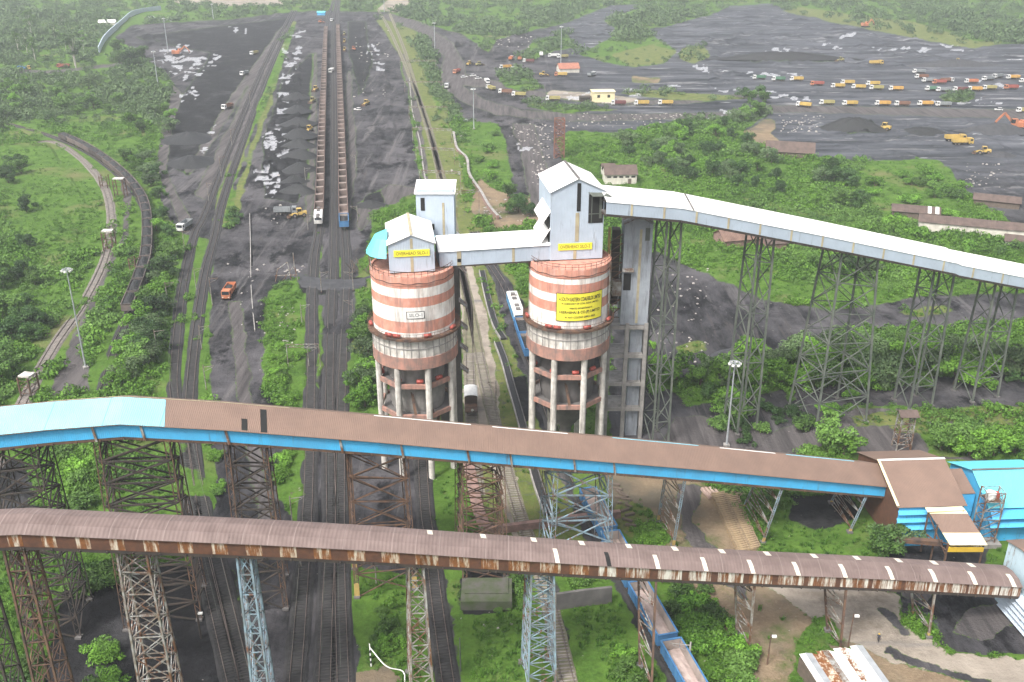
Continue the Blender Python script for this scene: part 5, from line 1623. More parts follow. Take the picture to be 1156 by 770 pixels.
rake(TL, 248, 57, 'left', W_RUST)
sr = s_at(TR, 262)
for k, (p, h) in enumerate(along(TR, sr - 5.5, -10.72, 60)):
    if k == 0: put(W_BLUEC, p, h, 'blue ended coal wagon at the near end of the right long rake', 'wagons of the right long rake')
    else: put(W_RUST, p, h, f'rust brown empty open wagon, {ordinal(k + 1)} from the near end, right long rake', 'wagons of the right long rake')
# coal train on the left curve: upper part and lower part
sl0 = s_at(TW, 157)
sl1 = s_at(TW, 358)
n = int((sl1 - sl0) / 10.72)
for k, (p, h) in enumerate(along(TW, sl1 - 5.4, -10.72, n)):
    put(W_COAL, p, h, f'wagon heaped with coal, {ordinal(k + 1)} from lower end of left curve', 'coal wagons on the left curve')
# blue wagons bottom right
for k, (p, h) in enumerate(along(TN, s_at(TN, 674) - 7.2 - 14.4, 14.4, 4)):
    put(W_BLUE, p, h, ['blue sided open wagon half hidden under the front gallery, farthest of the three', 'blue sided open wagon full of pinkish dust, middle one by the bushes', 'blue sided open wagon leaving the picture at the bottom edge', 'blue sided open wagon below the bottom edge'][k], 'blue wagons beside the bushes')


# ------------------------------------------------------------------ locomotive
def locomotive(loc, rz, label, L=18.0, body=m_loco, roof=m_locoroof):
    r = empty('locomotive', loc, rz, label, 'locomotive')
    W = 3.0
    m = MB(); m.box((0, 0, 2.35), (L, W, 2.3))
    m.build('body', body, r)
    m = MB(); m.box((0, 0, 3.66), (L - 0.2, W - 0.1, 0.3)); m.box((0, 0, 3.55), (L - 0.05, W + 0.06, 0.1)); m.box((0, 0, 3.88), (L * 0.8, W - 0.9, 0.14))
    m.build('roof', roof, r)
    for s in (-1, 1):
        c = MB(); c.add([(s * L / 2, -W / 2, 1.2), (s * L / 2, W / 2, 1.2), (s * L / 2, W / 2, 3.5), (s * L / 2, -W / 2, 3.5), (s * (L / 2 + 0.5), -W / 2 + .1, 1.2), (s * (L / 2 + 0.5), W / 2 - .1, 1.2), (s * (L / 2 + 0.4), W / 2 - .1, 2.4), (s * (L / 2 + 0.4), -W / 2 + .1, 2.4), (s * (L / 2 + 0.1), W / 2 - .1, 3.4), (s * (L / 2 + .1), -W / 2 + .1, 3.4)],
                        [(4, 5, 6, 7), (7, 6, 8, 9), (9, 8, 2, 3), (0, 4, 7, 9, 3), (1, 2, 8, 6, 5), (0, 1, 5, 4)])
        cb = c.build('cab', m_locoroof, r)
        MB().add([(s * (L / 2 + 0.41), -W / 2 + .25, 2.5), (s * (L / 2 + 0.41), W / 2 - .25, 2.5), (s * (L / 2 + 0.14), W / 2 - .25, 3.3), (s * (L / 2 + .14), -W / 2 + .25, 3.3)], [(0, 1, 2, 3)]).build('windscreen', m_glass, cb)
    for x in (-5.5, -2, 3.2, 6):
        MB().box((x, 0, 4.1), (1.6, 1.2, 0.35)).build('roof_unit', m_concdark, r)
    pg = MB()
    pg.bar((-4.2, -0.9, 4.0), (-4.2, 0.9, 4.0), 0.1).bar((-4.2, -0.8, 4.0), (-3.0, -0.5, 4.7), 0.08).bar((-4.2, 0.8, 4.0), (-3.0, 0.5, 4.7), 0.08).bar((-3.0, -0.9, 4.7), (-3.0, 0.9, 4.7), 0.12)
    pg.build('pantograph', m_rust, r)
    for x in (-6.0, -2.0, 2.0, 6.0):
        MB().box((x, -W / 2 - 0.01, 2.6), (1.6, 0.05, 0.8)).box((x, W / 2 + 0.01, 2.6), (1.6, 0.05, 0.8)).build('grille', m_concdark, r)
    bogie(-L / 2 + 4, r); bogie(L / 2 - 4, r)
    return r


p, h = along(TN, s_at(TN, 352) + 3.0, 1, 1)[0]
locomotive(p, h, 'white roofed blue electric locomotive on the siding between the two silos', 17)
for k, (p, h) in enumerate(along(TN, s_at(TN, 352) + 3.0 + 15.0, 10.9, 2)):
    put(W_BLUEC, p, h, ['blue coal wagon coupled to the locomotive between the silos', 'second blue coal wagon behind the locomotive, half behind the right silo'][k], 'wagons behind the locomotive')
p, h = along(TL, s_at(TL, 253), 1, 1)[0]
lo = locomotive(p, h, 'white locomotive at the near end of the left long rake', 9.0, m_locoroof, m_white)

# brake van with curved roof beside the left silo
p, h = along(TV, s_at(TV, 462), 1, 1)[0]
bv = empty('brake_van', p, h, 'brake van with white arched roof and open rusty platform beside the left silo', 'brake van')
MB().box((-1.8, 0, 2.2), (5.0, 2.8, 2.0)).build('body', m_wag_rust, bv)
m = MB()
for k in range(8):
    a0_, a1_ = math.pi * k / 8, math.pi * (k + 1) / 8
    m.slab([(-4.5, 1.55 * math.cos(a0_), 3.15 + .5 * math.sin(a0_)), (0.9, 1.55 * math.cos(a0_), 3.15 + .5 * math.sin(a0_)), (0.9, 1.55 * math.cos(a1_), 3.15 + .5 * math.sin(a1_)), (-4.5, 1.55 * math.cos(a1_), 3.15 + .5 * math.sin(a1_))], 0.08)
m.build('roof', m_white, bv)
MB().box((2.4, 0, 1.2), (4.2, 2.8, 0.25)).bar((4.4, -1.3, 1.2), (4.4, -1.3, 2.3), .1).bar((4.4, 1.3, 1.2), (4.4, 1.3, 2.3), .1).bar((4.4, -1.3, 2.3), (4.4, 1.3, 2.3), .1).build('platform', m_rust, bv)
MB().tube((4.5, 0.2, 1.7), (4.6, 0.2, 1.7), 0.28, 0.28, 10).build('lamp', m_white, bv)
bogie(-2.5, bv); bogie(2.5, bv)


# ------------------------------------------------------------------ trucks and machines
def paint(n, c):
    g = sum(c) / 3
    c = tuple(.78 * x + .22 * g * .8 for x in c)
    return mat(n, c, tuple(x * 0.7 for x in c), 0.6, 0.6, dirt=0.35)


PT = {'yellow': paint('truck yellow', (0.62, 0.40, 0.05)), 'amber': paint('truck amber', (0.68, 0.36, 0.03)), 'green': paint('truck green', (0.09, 0.24, 0.14)), 'grey': paint('truck grey', (0.26, 0.28, 0.29)),
      'brown': paint('truck brown', (0.25, 0.11, 0.06)), 'red': paint('truck red', (0.42, 0.08, 0.05)), 'orange': paint('truck orange', (0.58, 0.17, 0.05)), 'white': paint('truck white', (0.75, 0.74, 0.72)), 'blue': paint('truck blue', (0.05, 0.22, 0.5)),
      'maroon': paint('truck maroon', (0.20, 0.05, 0.05)), 'olive': paint('truck olive', (0.42, 0.36, 0.10))}


def wheel(x, y, z, r, w, parent):
    o = MB().tube((x, y - w / 2, z), (x, y + w / 2, z), r, r, 14).build('wheel', m_tyre, parent)
    s = 1 if y > 0 else -1
    MB().tube((x, y + s * w / 2, z), (x, y + s * (w / 2 + 0.03), z), r * 0.5, r * 0.5, 10).build('rim', m_greysteel, o)


def truck(cabc, bedc, load=None):
    """tipper truck, front towards +x, 8.4 m long"""
    r = empty('tipper_truck', (0, 0, 0), 0, 'x', 'truck', 'tipper trucks')
    MB().box((0, 0, 0.95), (8.0, 0.9, 0.3)).box((-0.5, 0, 0.75), (1.2, 2.0, 0.5)).build('chassis', m_soot, r)
    c = MB()
    prof = [(4.2, 0.75), (4.2, 1.75), (3.95, 2.95), (2.3, 3.0), (2.3, 0.75)]
    vs = [(x, -1.2, z) for x, z in prof] + [(x, 1.2, z) for x, z in prof]
    c.add(vs, [(0, 1, 2, 3, 4), (9, 8, 7, 6, 5)] + [(i, 5 + i, 5 + (i + 1) % 5, (i + 1) % 5) for i in range(5)])
    cb = c.build('cab', PT[cabc], r)
    MB().add([(4.22, -1.05, 1.85), (4.22, 1.05, 1.85), (4.0, 1.05, 2.8), (4.0, -1.05, 2.8)], [(0, 1, 2, 3)]).build('windscreen', m_glass, cb)
    for s in (-1, 1):
        MB().box((3.3, s * 1.21, 2.25), (1.1, 0.03, 0.75)).build('side_window', m_glass, cb)
        MB().box((4.22, s * 0.85, 1.1), (0.06, 0.35, 0.22)).build('headlight', m_white, r)
    b = MB()
    x0, x1, w, z0, z1 = -4.3, 1.9, 1.25, 1.3, 2.75
    b.box(((x0 + x1) / 2, 0, z0), (x1 - x0, 2 * w - .2, 0.12))
    b.box(((x0 + x1) / 2, -w, (z0 + z1) / 2), (x1 - x0, 0.1, z1 - z0)).box(((x0 + x1) / 2, w, (z0 + z1) / 2), (x1 - x0, 0.1, z1 - z0))
    b.box((x0, 0, (z0 + z1) / 2), (0.1, 2 * w - .1, z1 - z0)).box((x1, 0, (z0 + z1) / 2 + .15), (0.1, 2 * w - .1, z1 - z0 + .3))
    for k in range(5):
        for s in (-1, 1): b.box((x0 + 0.7 + k * 1.2, s * (w + 0.09), (z0 + z1) / 2), (0.14, 0.1, z1 - z0))
    b.build('tipper_body', PT[bedc], r)
    if load: MB().lathe((-1.2, 0, 2.0), [(1.3, 0.2), (0.9, 0.75), (0.3, 1.0), (0.01, 1.05)], 12).build('load', m_coal, r)
    for x in (3.1, -1.9, -3.2):
        for s in (-1, 1): wheel(x, s * 1.05, 0.55, 0.55, 0.42, r)
    return r


TP = {}


def put_truck(px, py, head, cabc, bedc, label, load=None, scale=1.0):
    k = (cabc, bedc, bool(load))
    loc = G(px, py)
    rz = math.radians(head)
    if k not in TP:
        TP[k] = truck(cabc, bedc, load)
        t = TP[k]
        t.location = loc; t.rotation_euler = (0, 0, rz); t['label'] = label
        return t
    return clone(TP[k], loc, rz, label=label)


def row(items, where, n0=1):
    """trucks of a queue, cab towards the left (heading 180)"""
    for k, (px, py, c, *h) in enumerate(items):
        put_truck(px + 3, py, (h[0] if h else 180 + random.uniform(-4, 4)), 'white' if c != 'red' else 'orange', c, f'{"white" if c != "red" else "orange"} cabbed tipper truck, {c} body, {ordinal(k + 1)} from left, {where}')


row([(853.7, 90, 'green'), (875.5, 91.5, 'green'), (896, 91.5, 'yellow'), (919, 97, 'red'), (942.5, 99.5, 'yellow'), (953.5, 95.5, 'yellow'), (965.8, 100.6, 'yellow'), (982, 96.8, 'yellow'), (986, 101.6, 'olive'), (1008, 102.6, 'amber')], 'long queue in right yard')
row([(1049, 102.6, 'green'), (1061.5, 103.8, 'grey'), (1080.6, 103.5, 'maroon'), (1097, 103, 'amber'), (1113.4, 101.6, 'olive'), (1138, 101, 'red')], 'queue at far right edge')
row([(1034, 83.3, 'grey'), (1037, 88.8, 'brown'), (1045, 93, 'grey'), (1057, 95, 'red'), (1066, 93, 'brown', 10), (1093, 94.4, 'orange'), (1112, 91, 'grey', 200), (1123, 88.5, 'grey', 210), (1140, 89.5, 'amber'), (1155, 93.8, 'brown')], 'loose upper cluster, right yard')
row([(904, 121, 'yellow', 150), (930, 118.6, 'olive'), (956, 119.4, 'yellow'), (993, 119.4, 'amber'), (1015, 120, 'brown'), (1041, 119.8, 'amber'), (1061.5, 120.4, 'grey'), (1153, 127.4, 'olive')], 'lower line, right yard')
row([(695, 119, 'maroon'), (721, 119, 'yellow'), (748, 119, 'yellow')], 'line below the cream cabin')
row([(551, 101.8, 'olive', 120), (567.5, 106.2, 'brown', 165), (582.6, 109.2, 'olive', 170), (621, 114, 'olive')], 'line at haul road bend')
row([(567.5, 78, 'amber', 200), (580.5, 80.5, 'grey', 150), (574, 68, 'orange', 80), (584, 68, 'orange', 85), (593.5, 71, 'maroon', 180), (608, 63.5, 'white', 90), (622, 65, 'white', 190), (632, 66, 'olive', 200)], 'cluster by the far mast')
put_truck(633, 86.5, 180, 'orange', 'yellow', 'orange cabbed truck with yellow body standing alone below the red roofed hut')
put_truck(668, 86.5, 60, 'white', 'grey', 'dark truck with white cab standing alone right of the red roofed hut')
put_truck(515.6, 83, 250, 'orange', 'red', 'red truck in the middle of the haul road bend')
put_truck(504.4, 99, 270, 'white', 'grey', 'white truck driving on the left side of the haul road bend')
put_truck(550, 94, 280, 'white', 'white', 'white box bodied truck behind the bend of the haul road')
put_truck(259, 334, 272, 'orange', 'orange', 'orange tipper truck carrying coal towards the camera on the left haul road', True)
put_truck(276, 85, 255, 'white', 'grey', 'pale truck on the road across the left stockyard, middle of three')
put_truck(257, 123, 250, 'white', 'brown', 'white cabbed truck on the road across the left stockyard, lowest of three')
put_truck(287, 62, 250, 'white', 'olive', 'small pale truck on the road across the left stockyard, farthest of three')
put_truck(323, 242, 5, 'grey', 'grey', 'grey truck body standing by the yellow loader in the left yard')
put_truck(374, 82, 268, 'white', 'white', 'white truck driving between the two long rakes, nearer of two')
put_truck(375, 24, 268, 'white', 'grey', 'white truck between the far ends of the two long rakes')
put_truck(28, 79, 5, 'yellow', 'blue', 'yellow cabbed truck with blue cover on the far left road')
put_truck(72, 77, 185, 'red', 'red', 'red truck under the tall pale tree on the far left road')
put_truck(209, 259, 262, 'white', 'grey', 'white cabbed truck half hidden by bushes at the left road junction')


def loader(px, py, head, col, label, s=1.0):
    r = empty('wheel_loader', G(px, py), math.radians(head), label, 'loader', 'wheel loaders')
    r.scale = (s, s, s)
    m = MB(); m.box((-1.6, 0, 1.6), (3.0, 1.8, 1.1)); m.box((1.1, 0, 1.2), (1.8, 1.2, 0.6)); m.build('body', PT[col], r)
    c = MB(); c.box((-0.4, 0, 3.3), (1.7, 1.7, 0.12)); c.bar((-1.2, -.8, 2.1), (-1.2, -.8, 3.3), .12); c.bar((-1.2, .8, 2.1), (-1.2, .8, 3.3), .12); c.bar((.4, -.8, 2.1), (.4, -.8, 3.3), .12); c.bar((.4, .8, 2.1), (.4, .8, 3.3), .12)
    cb = c.build('cab', PT[col], r)
    MB().box((-0.4, 0, 2.7), (1.5, 1.5, 1.1)).build('cab_glass', m_glass, cb)
    for s_ in (-1, 1): MB().bar((1.0, s_ * .55, 1.6), (3.2, s_ * .55, 0.8), 0.22, 0.35).build('lift_arm', PT[col], r)
    MB().add([(3.1, -1.4, 0.2), (3.1, 1.4, 0.2), (3.1, 1.4, 1.3), (3.1, -1.4, 1.3), (4.2, -1.4, 0.15), (4.2, 1.4, 0.15)], [(0, 1, 2, 3), (0, 4, 5, 1), (0, 3, 4), (1, 5, 2)]).build('bucket', m_rust, r)
    for x in (-2.0, 1.4):
        for s_ in (-1, 1): wheel(x, s_ * 1.15, 0.8, 0.8, 0.6, r)
    return r


def excavator(px, py, head, col, label, s=1.0):
    r = empty('excavator', G(px, py), math.radians(head), label, 'excavator')
    r.scale = (s, s, s)
    for y in (-1.2, 1.2):
        t = MB(); t.box((0, y, 0.5), (3.6, 0.6, 0.7)); t.tube((1.8, y - .3, .5), (1.8, y + .3, .5), .35, .35, 10); t.tube((-1.8, y - .3, .5), (-1.8, y + .3, .5), .35, .35, 10); t.build('track', m_tyre, r)
    MB().box((-0.8, 0, 1.7), (3.4, 2.6, 1.3)).box((-2.0, 0, 1.9), (1.2, 2.6, 1.5)).build('body', PT[col], r)
    c = MB().box((0.9, 0.7, 2.4), (1.4, 1.1, 1.7)).build('cab', PT[col], r)
    MB().box((1.3, 0.7, 2.6), (0.7, 1.14, 1.0)).build('cab_glass', m_glass, c)
    b = MB(); b.bar((0.8, -.3, 1.9), (3.6, -.3, 4.6), .4, .6); b.build('boom', PT[col], r)
    b = MB(); b.bar((3.6, -.3, 4.6), (5.6, -.3, 2.2), .3, .45); b.build('stick', PT[col], r)
    MB().add([(5.4, -.9, 2.2), (5.4, .3, 2.2), (6.2, .3, 1.4), (6.2, -.9, 1.4), (5.2, -.9, 1.2), (5.2, .3, 1.2)], [(0, 1, 2, 3), (2, 5, 4, 3), (0, 3, 4), (1, 5, 2)]).build('bucket', m_rust, r)
    return r


loader(337, 245, 200, 'yellow', 'yellow loader beside the grey truck body in the left yard')
loader(349, 149, 260, 'yellow', 'yellow loader on the left side of the left rake, lowest of three')
loader(352.5, 116, 260, 'olive', 'pale yellow loader on the left side of the left rake, middle of three')
loader(356, 103, 260, 'yellow', 'yellow loader on the left side of the left rake, highest of three')
loader(388.6, 40, 270, 'olive', 'pale loader beside the far end of the right rake, farthest of three')
loader(388.8, 48.5, 270, 'yellow', 'yellow loader beside the far end of the right rake, middle of three')
loader(389, 58, 270, 'yellow', 'yellow loader beside the far end of the right rake, nearest of three')
loader(413, 119, 250, 'yellow', 'yellow loader next to the white car right of the rakes')
loader(399, 57, 120, 'orange', 'small orange loader on the dark coal right of the right rake')
loader(997, 147, 140, 'yellow', 'yellow loader beside the very dark coal heap in the right yard', 1.2)
loader(1109, 174, 170, 'yellow', 'yellow loader below the two yellow dumpers in the right yard', 1.1)
loader(889, 64, 190, 'yellow', 'yellow loader on the dark heap at the top of the right yard')
loader(948, 70, 200, 'olive', 'pale loader in the upper right yard, left of the lone yellow dumper')
loader(1080, 71, 150, 'yellow', 'small yellow loader far off at the upper right of the yard')
loader(530.4, 74, 60, 'yellow', 'yellow loader beside the haul road bend, left of two')
loader(541.6, 74.5, 40, 'olive', 'pale yellow loader beside the haul road bend, right of two')
loader(614, 86, 0, 'yellow', 'yellow loader between bushes left of the red roofed hut')
loader(363, 26, 0, 'orange', 'orange loader at the far end of the left rake')
excavator(201, 63, 10, 'orange', 'orange excavator among white puddles in the far left yard', 1.6)
excavator(977, 31, 20, 'orange', 'small orange excavator at the top of the right yard', 1.6)
excavator(1146, 147, 180, 'orange', 'large orange excavator at the right edge of the yard', 1.9)
for (px, py, hd, lab) in ((1086, 163.5, 0, 'yellow dump truck in the dark right yard, front one of two side by side'), (1078, 159.5, 0, 'yellow dump truck in the dark right yard, rear one of two side by side'), (989, 73.5, 10, 'lone yellow dump truck in the upper right yard')):
    t = put_truck(px, py, hd, 'yellow', 'yellow', lab); t.scale = (1.15, 1.15, 1.15)


def car(px, py, head, col, label):
    r = empty('car', G(px, py), math.radians(head), label, 'car')
    m = MB(); m.box((0, 0, 0.75), (4.2, 1.7, 0.6)); m.build('body', PT[col], r)
    v = [(-1.9, -.8, 1.05), (1.0, -.8, 1.05), (1.0, .8, 1.05), (-1.9, .8, 1.05), (-1.6, -.65, 1.65), (.4, -.65, 1.65), (.4, .65, 1.65), (-1.6, .65, 1.65)]
    MB().add(v, [(4, 5, 6, 7), (0, 1, 5, 4), (2, 3, 7, 6), (1, 2, 6, 5), (3, 0, 4, 7)]).build('cabin', m_glass, r)
    MB().box((-.6, 0, 1.68), (2.0, 1.3, .06)).build('roof', PT[col], r)
    for x in (-1.3, 1.3):
        for s in (-1, 1): wheel(x, s * .8, .33, .33, .22, r)


car(404, 125, 160, 'white', 'white jeep parked by the yellow loader right of the rakes')
car(1127, 125, 170, 'white', 'white car on the pale road at the right edge of the yard')
car(524, 88, 20, 'white', 'white car at the mouth of the haul road bend, leftmost of three')
car(534, 86.5, 20, 'white', 'white car at the mouth of the haul road bend, middle of three')
car(540, 89.5, 20, 'white', 'white car at the mouth of the haul road bend, nearest of three')
# ------------------------------------------------------------------ masts and poles
def h_of(base, top):
    b = P(*base)
    return zat(top[1], b.y)


def light_mast(bx, by, ty, label, r=0.24, head=1.1):
    p = G(bx, by)
    h = zat(ty, p.y) - p.z
    o = empty('light_mast', p, random.uniform(0, 1), label, 'light mast', 'tall light masts')
    MB().tube((0, 0, 0), (0, 0, h), r, r * 0.5, 10).build('pole', m_galv, o)
    MB().lathe((0, 0, h - 0.5), [(head, 0), (head, 0.12), (head * .85, .12), (head * .85, 0), (head, 0)], 14).bar((-head, 0, h - .45), (head, 0, h - .45), .1).bar((0, -head, h - .45), (0, head, h - .45), .1).build('head_ring', m_galv, o)
    for k in range(6):
        a = k * math.pi / 3
        MB().box((head * math.cos(a), head * math.sin(a), h - 0.75), (0.5, 0.5, 0.35), a).build('floodlight', m_white, o)
    MB().box((0, 0, 0.3), (1.2, 1.2, 0.6)).build('base', m_conc, o)


light_mast(97, 416, 302, 'tall grey light mast standing beside the curved railway on the left')
light_mast(820, 504, 407, 'tall white light mast in front of the tree row under the white gallery')
light_mast(535, 146, 99, 'tall light mast at the crook of the haul road', 0.3)
light_mast(633, 78, 29, 'tall light mast behind the parked trucks in the right yard', 0.35)
light_mast(190, 60, 20, 'tall light mast in the far left yard beside white puddles', 0.4)
light_mast(179, 100, 57, 'tall light mast rising from bushes left of the left yard', 0.35)
light_mast(491, 55, 25, 'light mast beside the sidings near the top', 0.4)
light_mast(434, 14, -14, 'light mast at the far end of the sidings, cut by the top edge', 0.4)
light_mast(241, 22, 4, 'light mast at the far edge of the left yard', 0.4)


def pole(bx, by, ty, label, mt, r=0.12, cat='pole', name='pole', group=None, arm=None, tx=None, lamp=False):
    p = G(bx, by)
    h = zat(ty, p.y) - p.z
    o = empty(name, p, 0, label, cat, group)
    MB().tube((0, 0, 0), (0, 0, h), r, r * 0.75, 8).build('post', mt, o)
    if arm:
        MB().bar((0, 0, h - 0.6), (arm, 0, h - 0.2), 0.1).bar((0, 0, h - 1.8), (arm * .9, 0, h - .5), 0.07).build('bracket', mt, o)
    if lamp:
        MB().box((0.5, 0, h - 0.4), (0.7, 0.4, 0.25)).build('lamp', m_white, o)
    return o


pole(866, 750, 716, 'rusty leaning pole with white lamp at the lower right beside the bushes', m_rust, 0.12, lamp=True)
pole(956, 738, 693, 'thin rusty pole with lamp beside the pale road', m_rust, 0.12, lamp=True)
pole(777, 755, 725, 'grey concrete pole with bracket arms between the wagons and the bushes', m_conc, 0.18, arm=-3.0)
pole(520, 758, 720, 'thin green pole beside the dark siding at the bottom', m_greensteel, 0.12)
pole(227, 720, 690, 'black pole with two lamps standing on the black ground at the lower left', m_soot, 0.2, lamp=True)
ts = pole(419, 752, 727, 'short black and white striped post in the grass at the bottom', m_white, 0.12)
for z in (0.6, 1.6, 2.6): MB().tube((0, 0, z), (0, 0, z + .5), 0.13, 0.13, 8).build('black_band', m_black, ts)
rp = [P(419, 728, 3.4), P(430, 740, 2.2), P(440, 750, 1.2), P(455, 757, 0.9), P(458, 768, 0.5)]
rp[0] = Vector((P(419, 752).x, P(419, 752).y, 3.6))
l0 = smooth_line([rp[0], P(436, 752, 2.2), P(455, 758, 1.0), P(457, 772, 0.3)], 0.5)
m = MB(l0[0])
for a, b in zip(l0[:-1], l0[1:]): m.tube(a, b, 0.09, 0.09, 6)
tag(m.build('white_hose', m_white), 'white hose hanging from the striped post to the ground', 'hose').location = l0[0]

# overhead line masts along the tracks
k = 0
for (bx, by, hh) in [(312, 222, 0)] and [(250, 200, 24), (262, 165, 20), (283, 120, 18), (299, 85, 14), (312, 55, 10), (236, 228, 22), (240, 345, 32), (209, 285, 25), (190, 345, 27), (178, 400, 28), (222, 328, 26), (228, 395, 28), (233, 440, 28),
                     (341, 365, 22), (363, 330, 24), (399, 328, 22), (399, 360, 22), (349, 415, 24), (345, 205, 16), (402, 190, 16), (404, 250, 18), (348, 260, 18), (425, 660, 40), (560, 455, 25), (340, 640, 36), (330, 590, 30)]:
    k += 1
    side = 'left haul road sidings' if bx < 335 else 'middle tracks'
    pole(bx, by, by - hh, f'thin pale overhead line mast beside the {side}', m_greysteel, 0.14, 'line mast', 'line_mast', f'overhead line masts by the {side}', arm=2.6 if bx < 380 else -2.6)


def portal(x0, y0, x1, y1, hpx, label, mt=m_greysteel, group='overhead line portals', name='line_portal', cat='portal', beam=0.25, col=0.22):
    a, b = G(x0, y0), G(x1, y1)
    h = zat(y0 - hpx, a.y)
    c = (a + b) / 2
    o = empty(name, c, 0, label, cat, group)
    for p in (a, b): MB(c).bar(p, p + Vector((0, 0, h)), col).build('post', mt, o)
    m = MB(c)
    za = Vector((0, 0, h))
    m.bar(a + za, b + za, beam).bar(a + za - Vector((0, 0, .8)), b + za - Vector((0, 0, .8)), beam * .6)
    n = max(4, int((b - a).length / 1.4))
    for i in range(n):
        p, q = a.lerp(b, i / n), a.lerp(b, (i + 1) / n)
        m.bar(p + za - Vector((0, 0, .8 * (i % 2))), q + za - Vector((0, 0, .8 * ((i + 1) % 2))), beam * .4)
    m.build('beam', mt, o)
    return o


names = ['farthest', 'second farthest', 'third farthest', 'middle', 'third nearest', 'second nearest', 'nearest']
for k, (x0, y0, x1, y1, h) in enumerate([(452, 78, 492, 78, 10), (457, 104, 500, 104, 12), (462, 134, 505, 134, 14), (466, 160, 510, 162, 16), (470, 184, 513, 186, 18), (474, 212, 520, 214, 20), (516, 246, 541, 244, 30)]):
    portal(x0, y0, x1, y1, h, f'pale overhead line portal across the grassy sidings, {names[k]} of seven')
portal(326, 418, 362, 416, 26, 'slim white portal beside the middle tracks in front of the bushes', m_greysteel, beam=.14, col=.16)

# rusty height gauges on the left curve
for (x, y, w, d, hh, lab) in ((35, 446, 9, 12, 22, 'rusty gate frame with white slab top over the railway at the lower left curve'), (125, 283, 7, 14, 22, 'rusty gate frame with white top beside the curved railway'), (137, 222, 7, 12, 20, 'rusty frame with white top over the coal train on the curve'),
                              (119, 212, 5, 10, 14, 'rusty box frame in the grass left of the coal train'), (154, 306, 5, 10, 15, 'small rusty frame beside the lower coal wagons')):
    p = P(x, y)
    h = zat(y - hh, p.y)
    o = empty('height_gauge', p, random.uniform(-.3, .3), lab, 'gate frame')
    wm = w * p.y / 1100
    m = MB()
    hw_, hd_ = wm * 0.8, 1.6
    for (a, b) in ((-hw_, -hd_), (hw_, -hd_), (hw_, hd_), (-hw_, hd_)):
        MB().bar((a, b, 0), (a, b, h), 0.3).build('post', m_rust, o)
    for z in np.arange(1.2, h, 1.6):
        m.bar((-hw_, -hd_, z), (hw_, -hd_, z), .15).bar((hw_, -hd_, z), (hw_, hd_, z), .15).bar((-hw_, hd_, z), (-hw_, -hd_, z), .15)
    m.build('rails', m_rust, o)
    if 'white' in lab: MB().box((0, 0, h + .2), (hw_ * 2.1, hd_ * 1.6, 0.35)).build('slab', m_concwhite, o)

# rusty tower behind the right silo
p = P(631, 178)
h = zat(134, p.y)
trestle([p + Vector((-2.2, -2, 0)), p + Vector((2.2, -2, 0)), p + Vector((2.2, 2, 0)), p + Vector((-2.2, 2, 0))], [p + Vector((-2.2, -2, h)), p + Vector((2.2, -2, h)), p + Vector((2.2, 2, h)), p + Vector((-2.2, 2, h))], 7,
        (mat('red rusty steel', (0.20, 0.085, 0.06), (0.13, 0.06, 0.045), 0.6), MATS['red rusty steel']), 'free standing red rusty lattice tower behind the right silo by the haul road', 'lone towers', leg=0.5, brace=0.25, name='lattice_tower')

# ------------------------------------------------------------------ walls, troughs, pipes
def wall_run(name, pts, h, w, mt, label, cat, top=None, step=3.0, base=0.0):
    ln = smooth_line([P(*q) for q in pts], step)
    c = ln[len(ln) // 2].copy()
    o = empty(name, c, 0, label, cat)
    m = MB(c)
    for a, b in zip(ln[:-1], ln[1:]):
        m.bar(a + Vector((0, 0, base + h / 2)), b + Vector((0, 0, base + h / 2)), w, h)
    m.build('wall' if top else 'body', mt, o)
    if top:
        m = MB(c)
        for a, b in zip(ln[:-1], ln[1:]):
            m.bar(a + Vector((0, 0, base + h + .06)), b + Vector((0, 0, base + h + .06)), w + .15, .12)
        m.build('coping', top, o)
    return o


wall_run('low_wall', [(282, 243), (283, 280), (283.5, 320), (285, 345), (288, 376)], 0.8, 0.25, m_conc, 'thin whitewashed wall along the right side of the left haul road', 'wall')
wall_run('boundary_wall', [(112, 60), (120, 45), (138, 28), (150, 18), (166, 14), (182, 12)], 5.0, 0.8, m_greywall, 'long pale grey sheet wall around the corner of the far left yard', 'wall')
wall_run('drain', [(462, 88), (464, 110), (466, 128), (474, 160), (478, 190), (482, 212)], 0.4, 0.5, m_conc, 'narrow whitish drain along the right side of the stockyard', 'drain')
wall_run('drain_wall', [(512, 152), (516, 170), (527, 182), (530, 200), (543, 220), (552, 236), (562, 248)], 1.6, 0.9, m_brick, 'winding rusty pink drain wall right of the grassy sidings', 'wall', m_conc)
for pts, lab in (([(541, 307), (548, 340), (556, 368), (565, 384)], 'upper black drain trough between the silos'), ([(558, 388), (566, 410), (574, 440), (584, 476), (600, 540), (614, 582)], 'long lower black drain trough between the silos')):
    o = wall_run('drain_trough', pts, 0.8, 0.25, m_conc, lab, 'trough')
    ln = smooth_line([P(*q) for q in pts], 3)
    c = o.location
    m = MB(c)
    for a, b in zip(ln[:-1], ln[1:]):
        m.bar(a + Vector((0.85, 0, .3)), b + Vector((0.85, 0, .3)), 1.35, .5)
    m.build('water_channel', m_coal, o)
    m = MB(c)
    for a, b in zip(ln[:-1], ln[1:]):
        m.bar(a + Vector((1.65, 0, .4)), b + Vector((1.65, 0, .4)), .2, .8)
    m.build('kerb', m_concdark, o)
wall_run('brick_wall', [(548, 603), (580, 599), (620, 594), (660, 588), (700, 584)], 1.5, 0.9, m_brick, 'low pink brick wall behind the front gallery', 'wall')
wall_run('brick_path', [(528, 520), (534, 550), (541, 580), (550, 602)], 0.5, 2.2, m_brick, 'narrow pink brick walkway running down from the left silo', 'walkway')
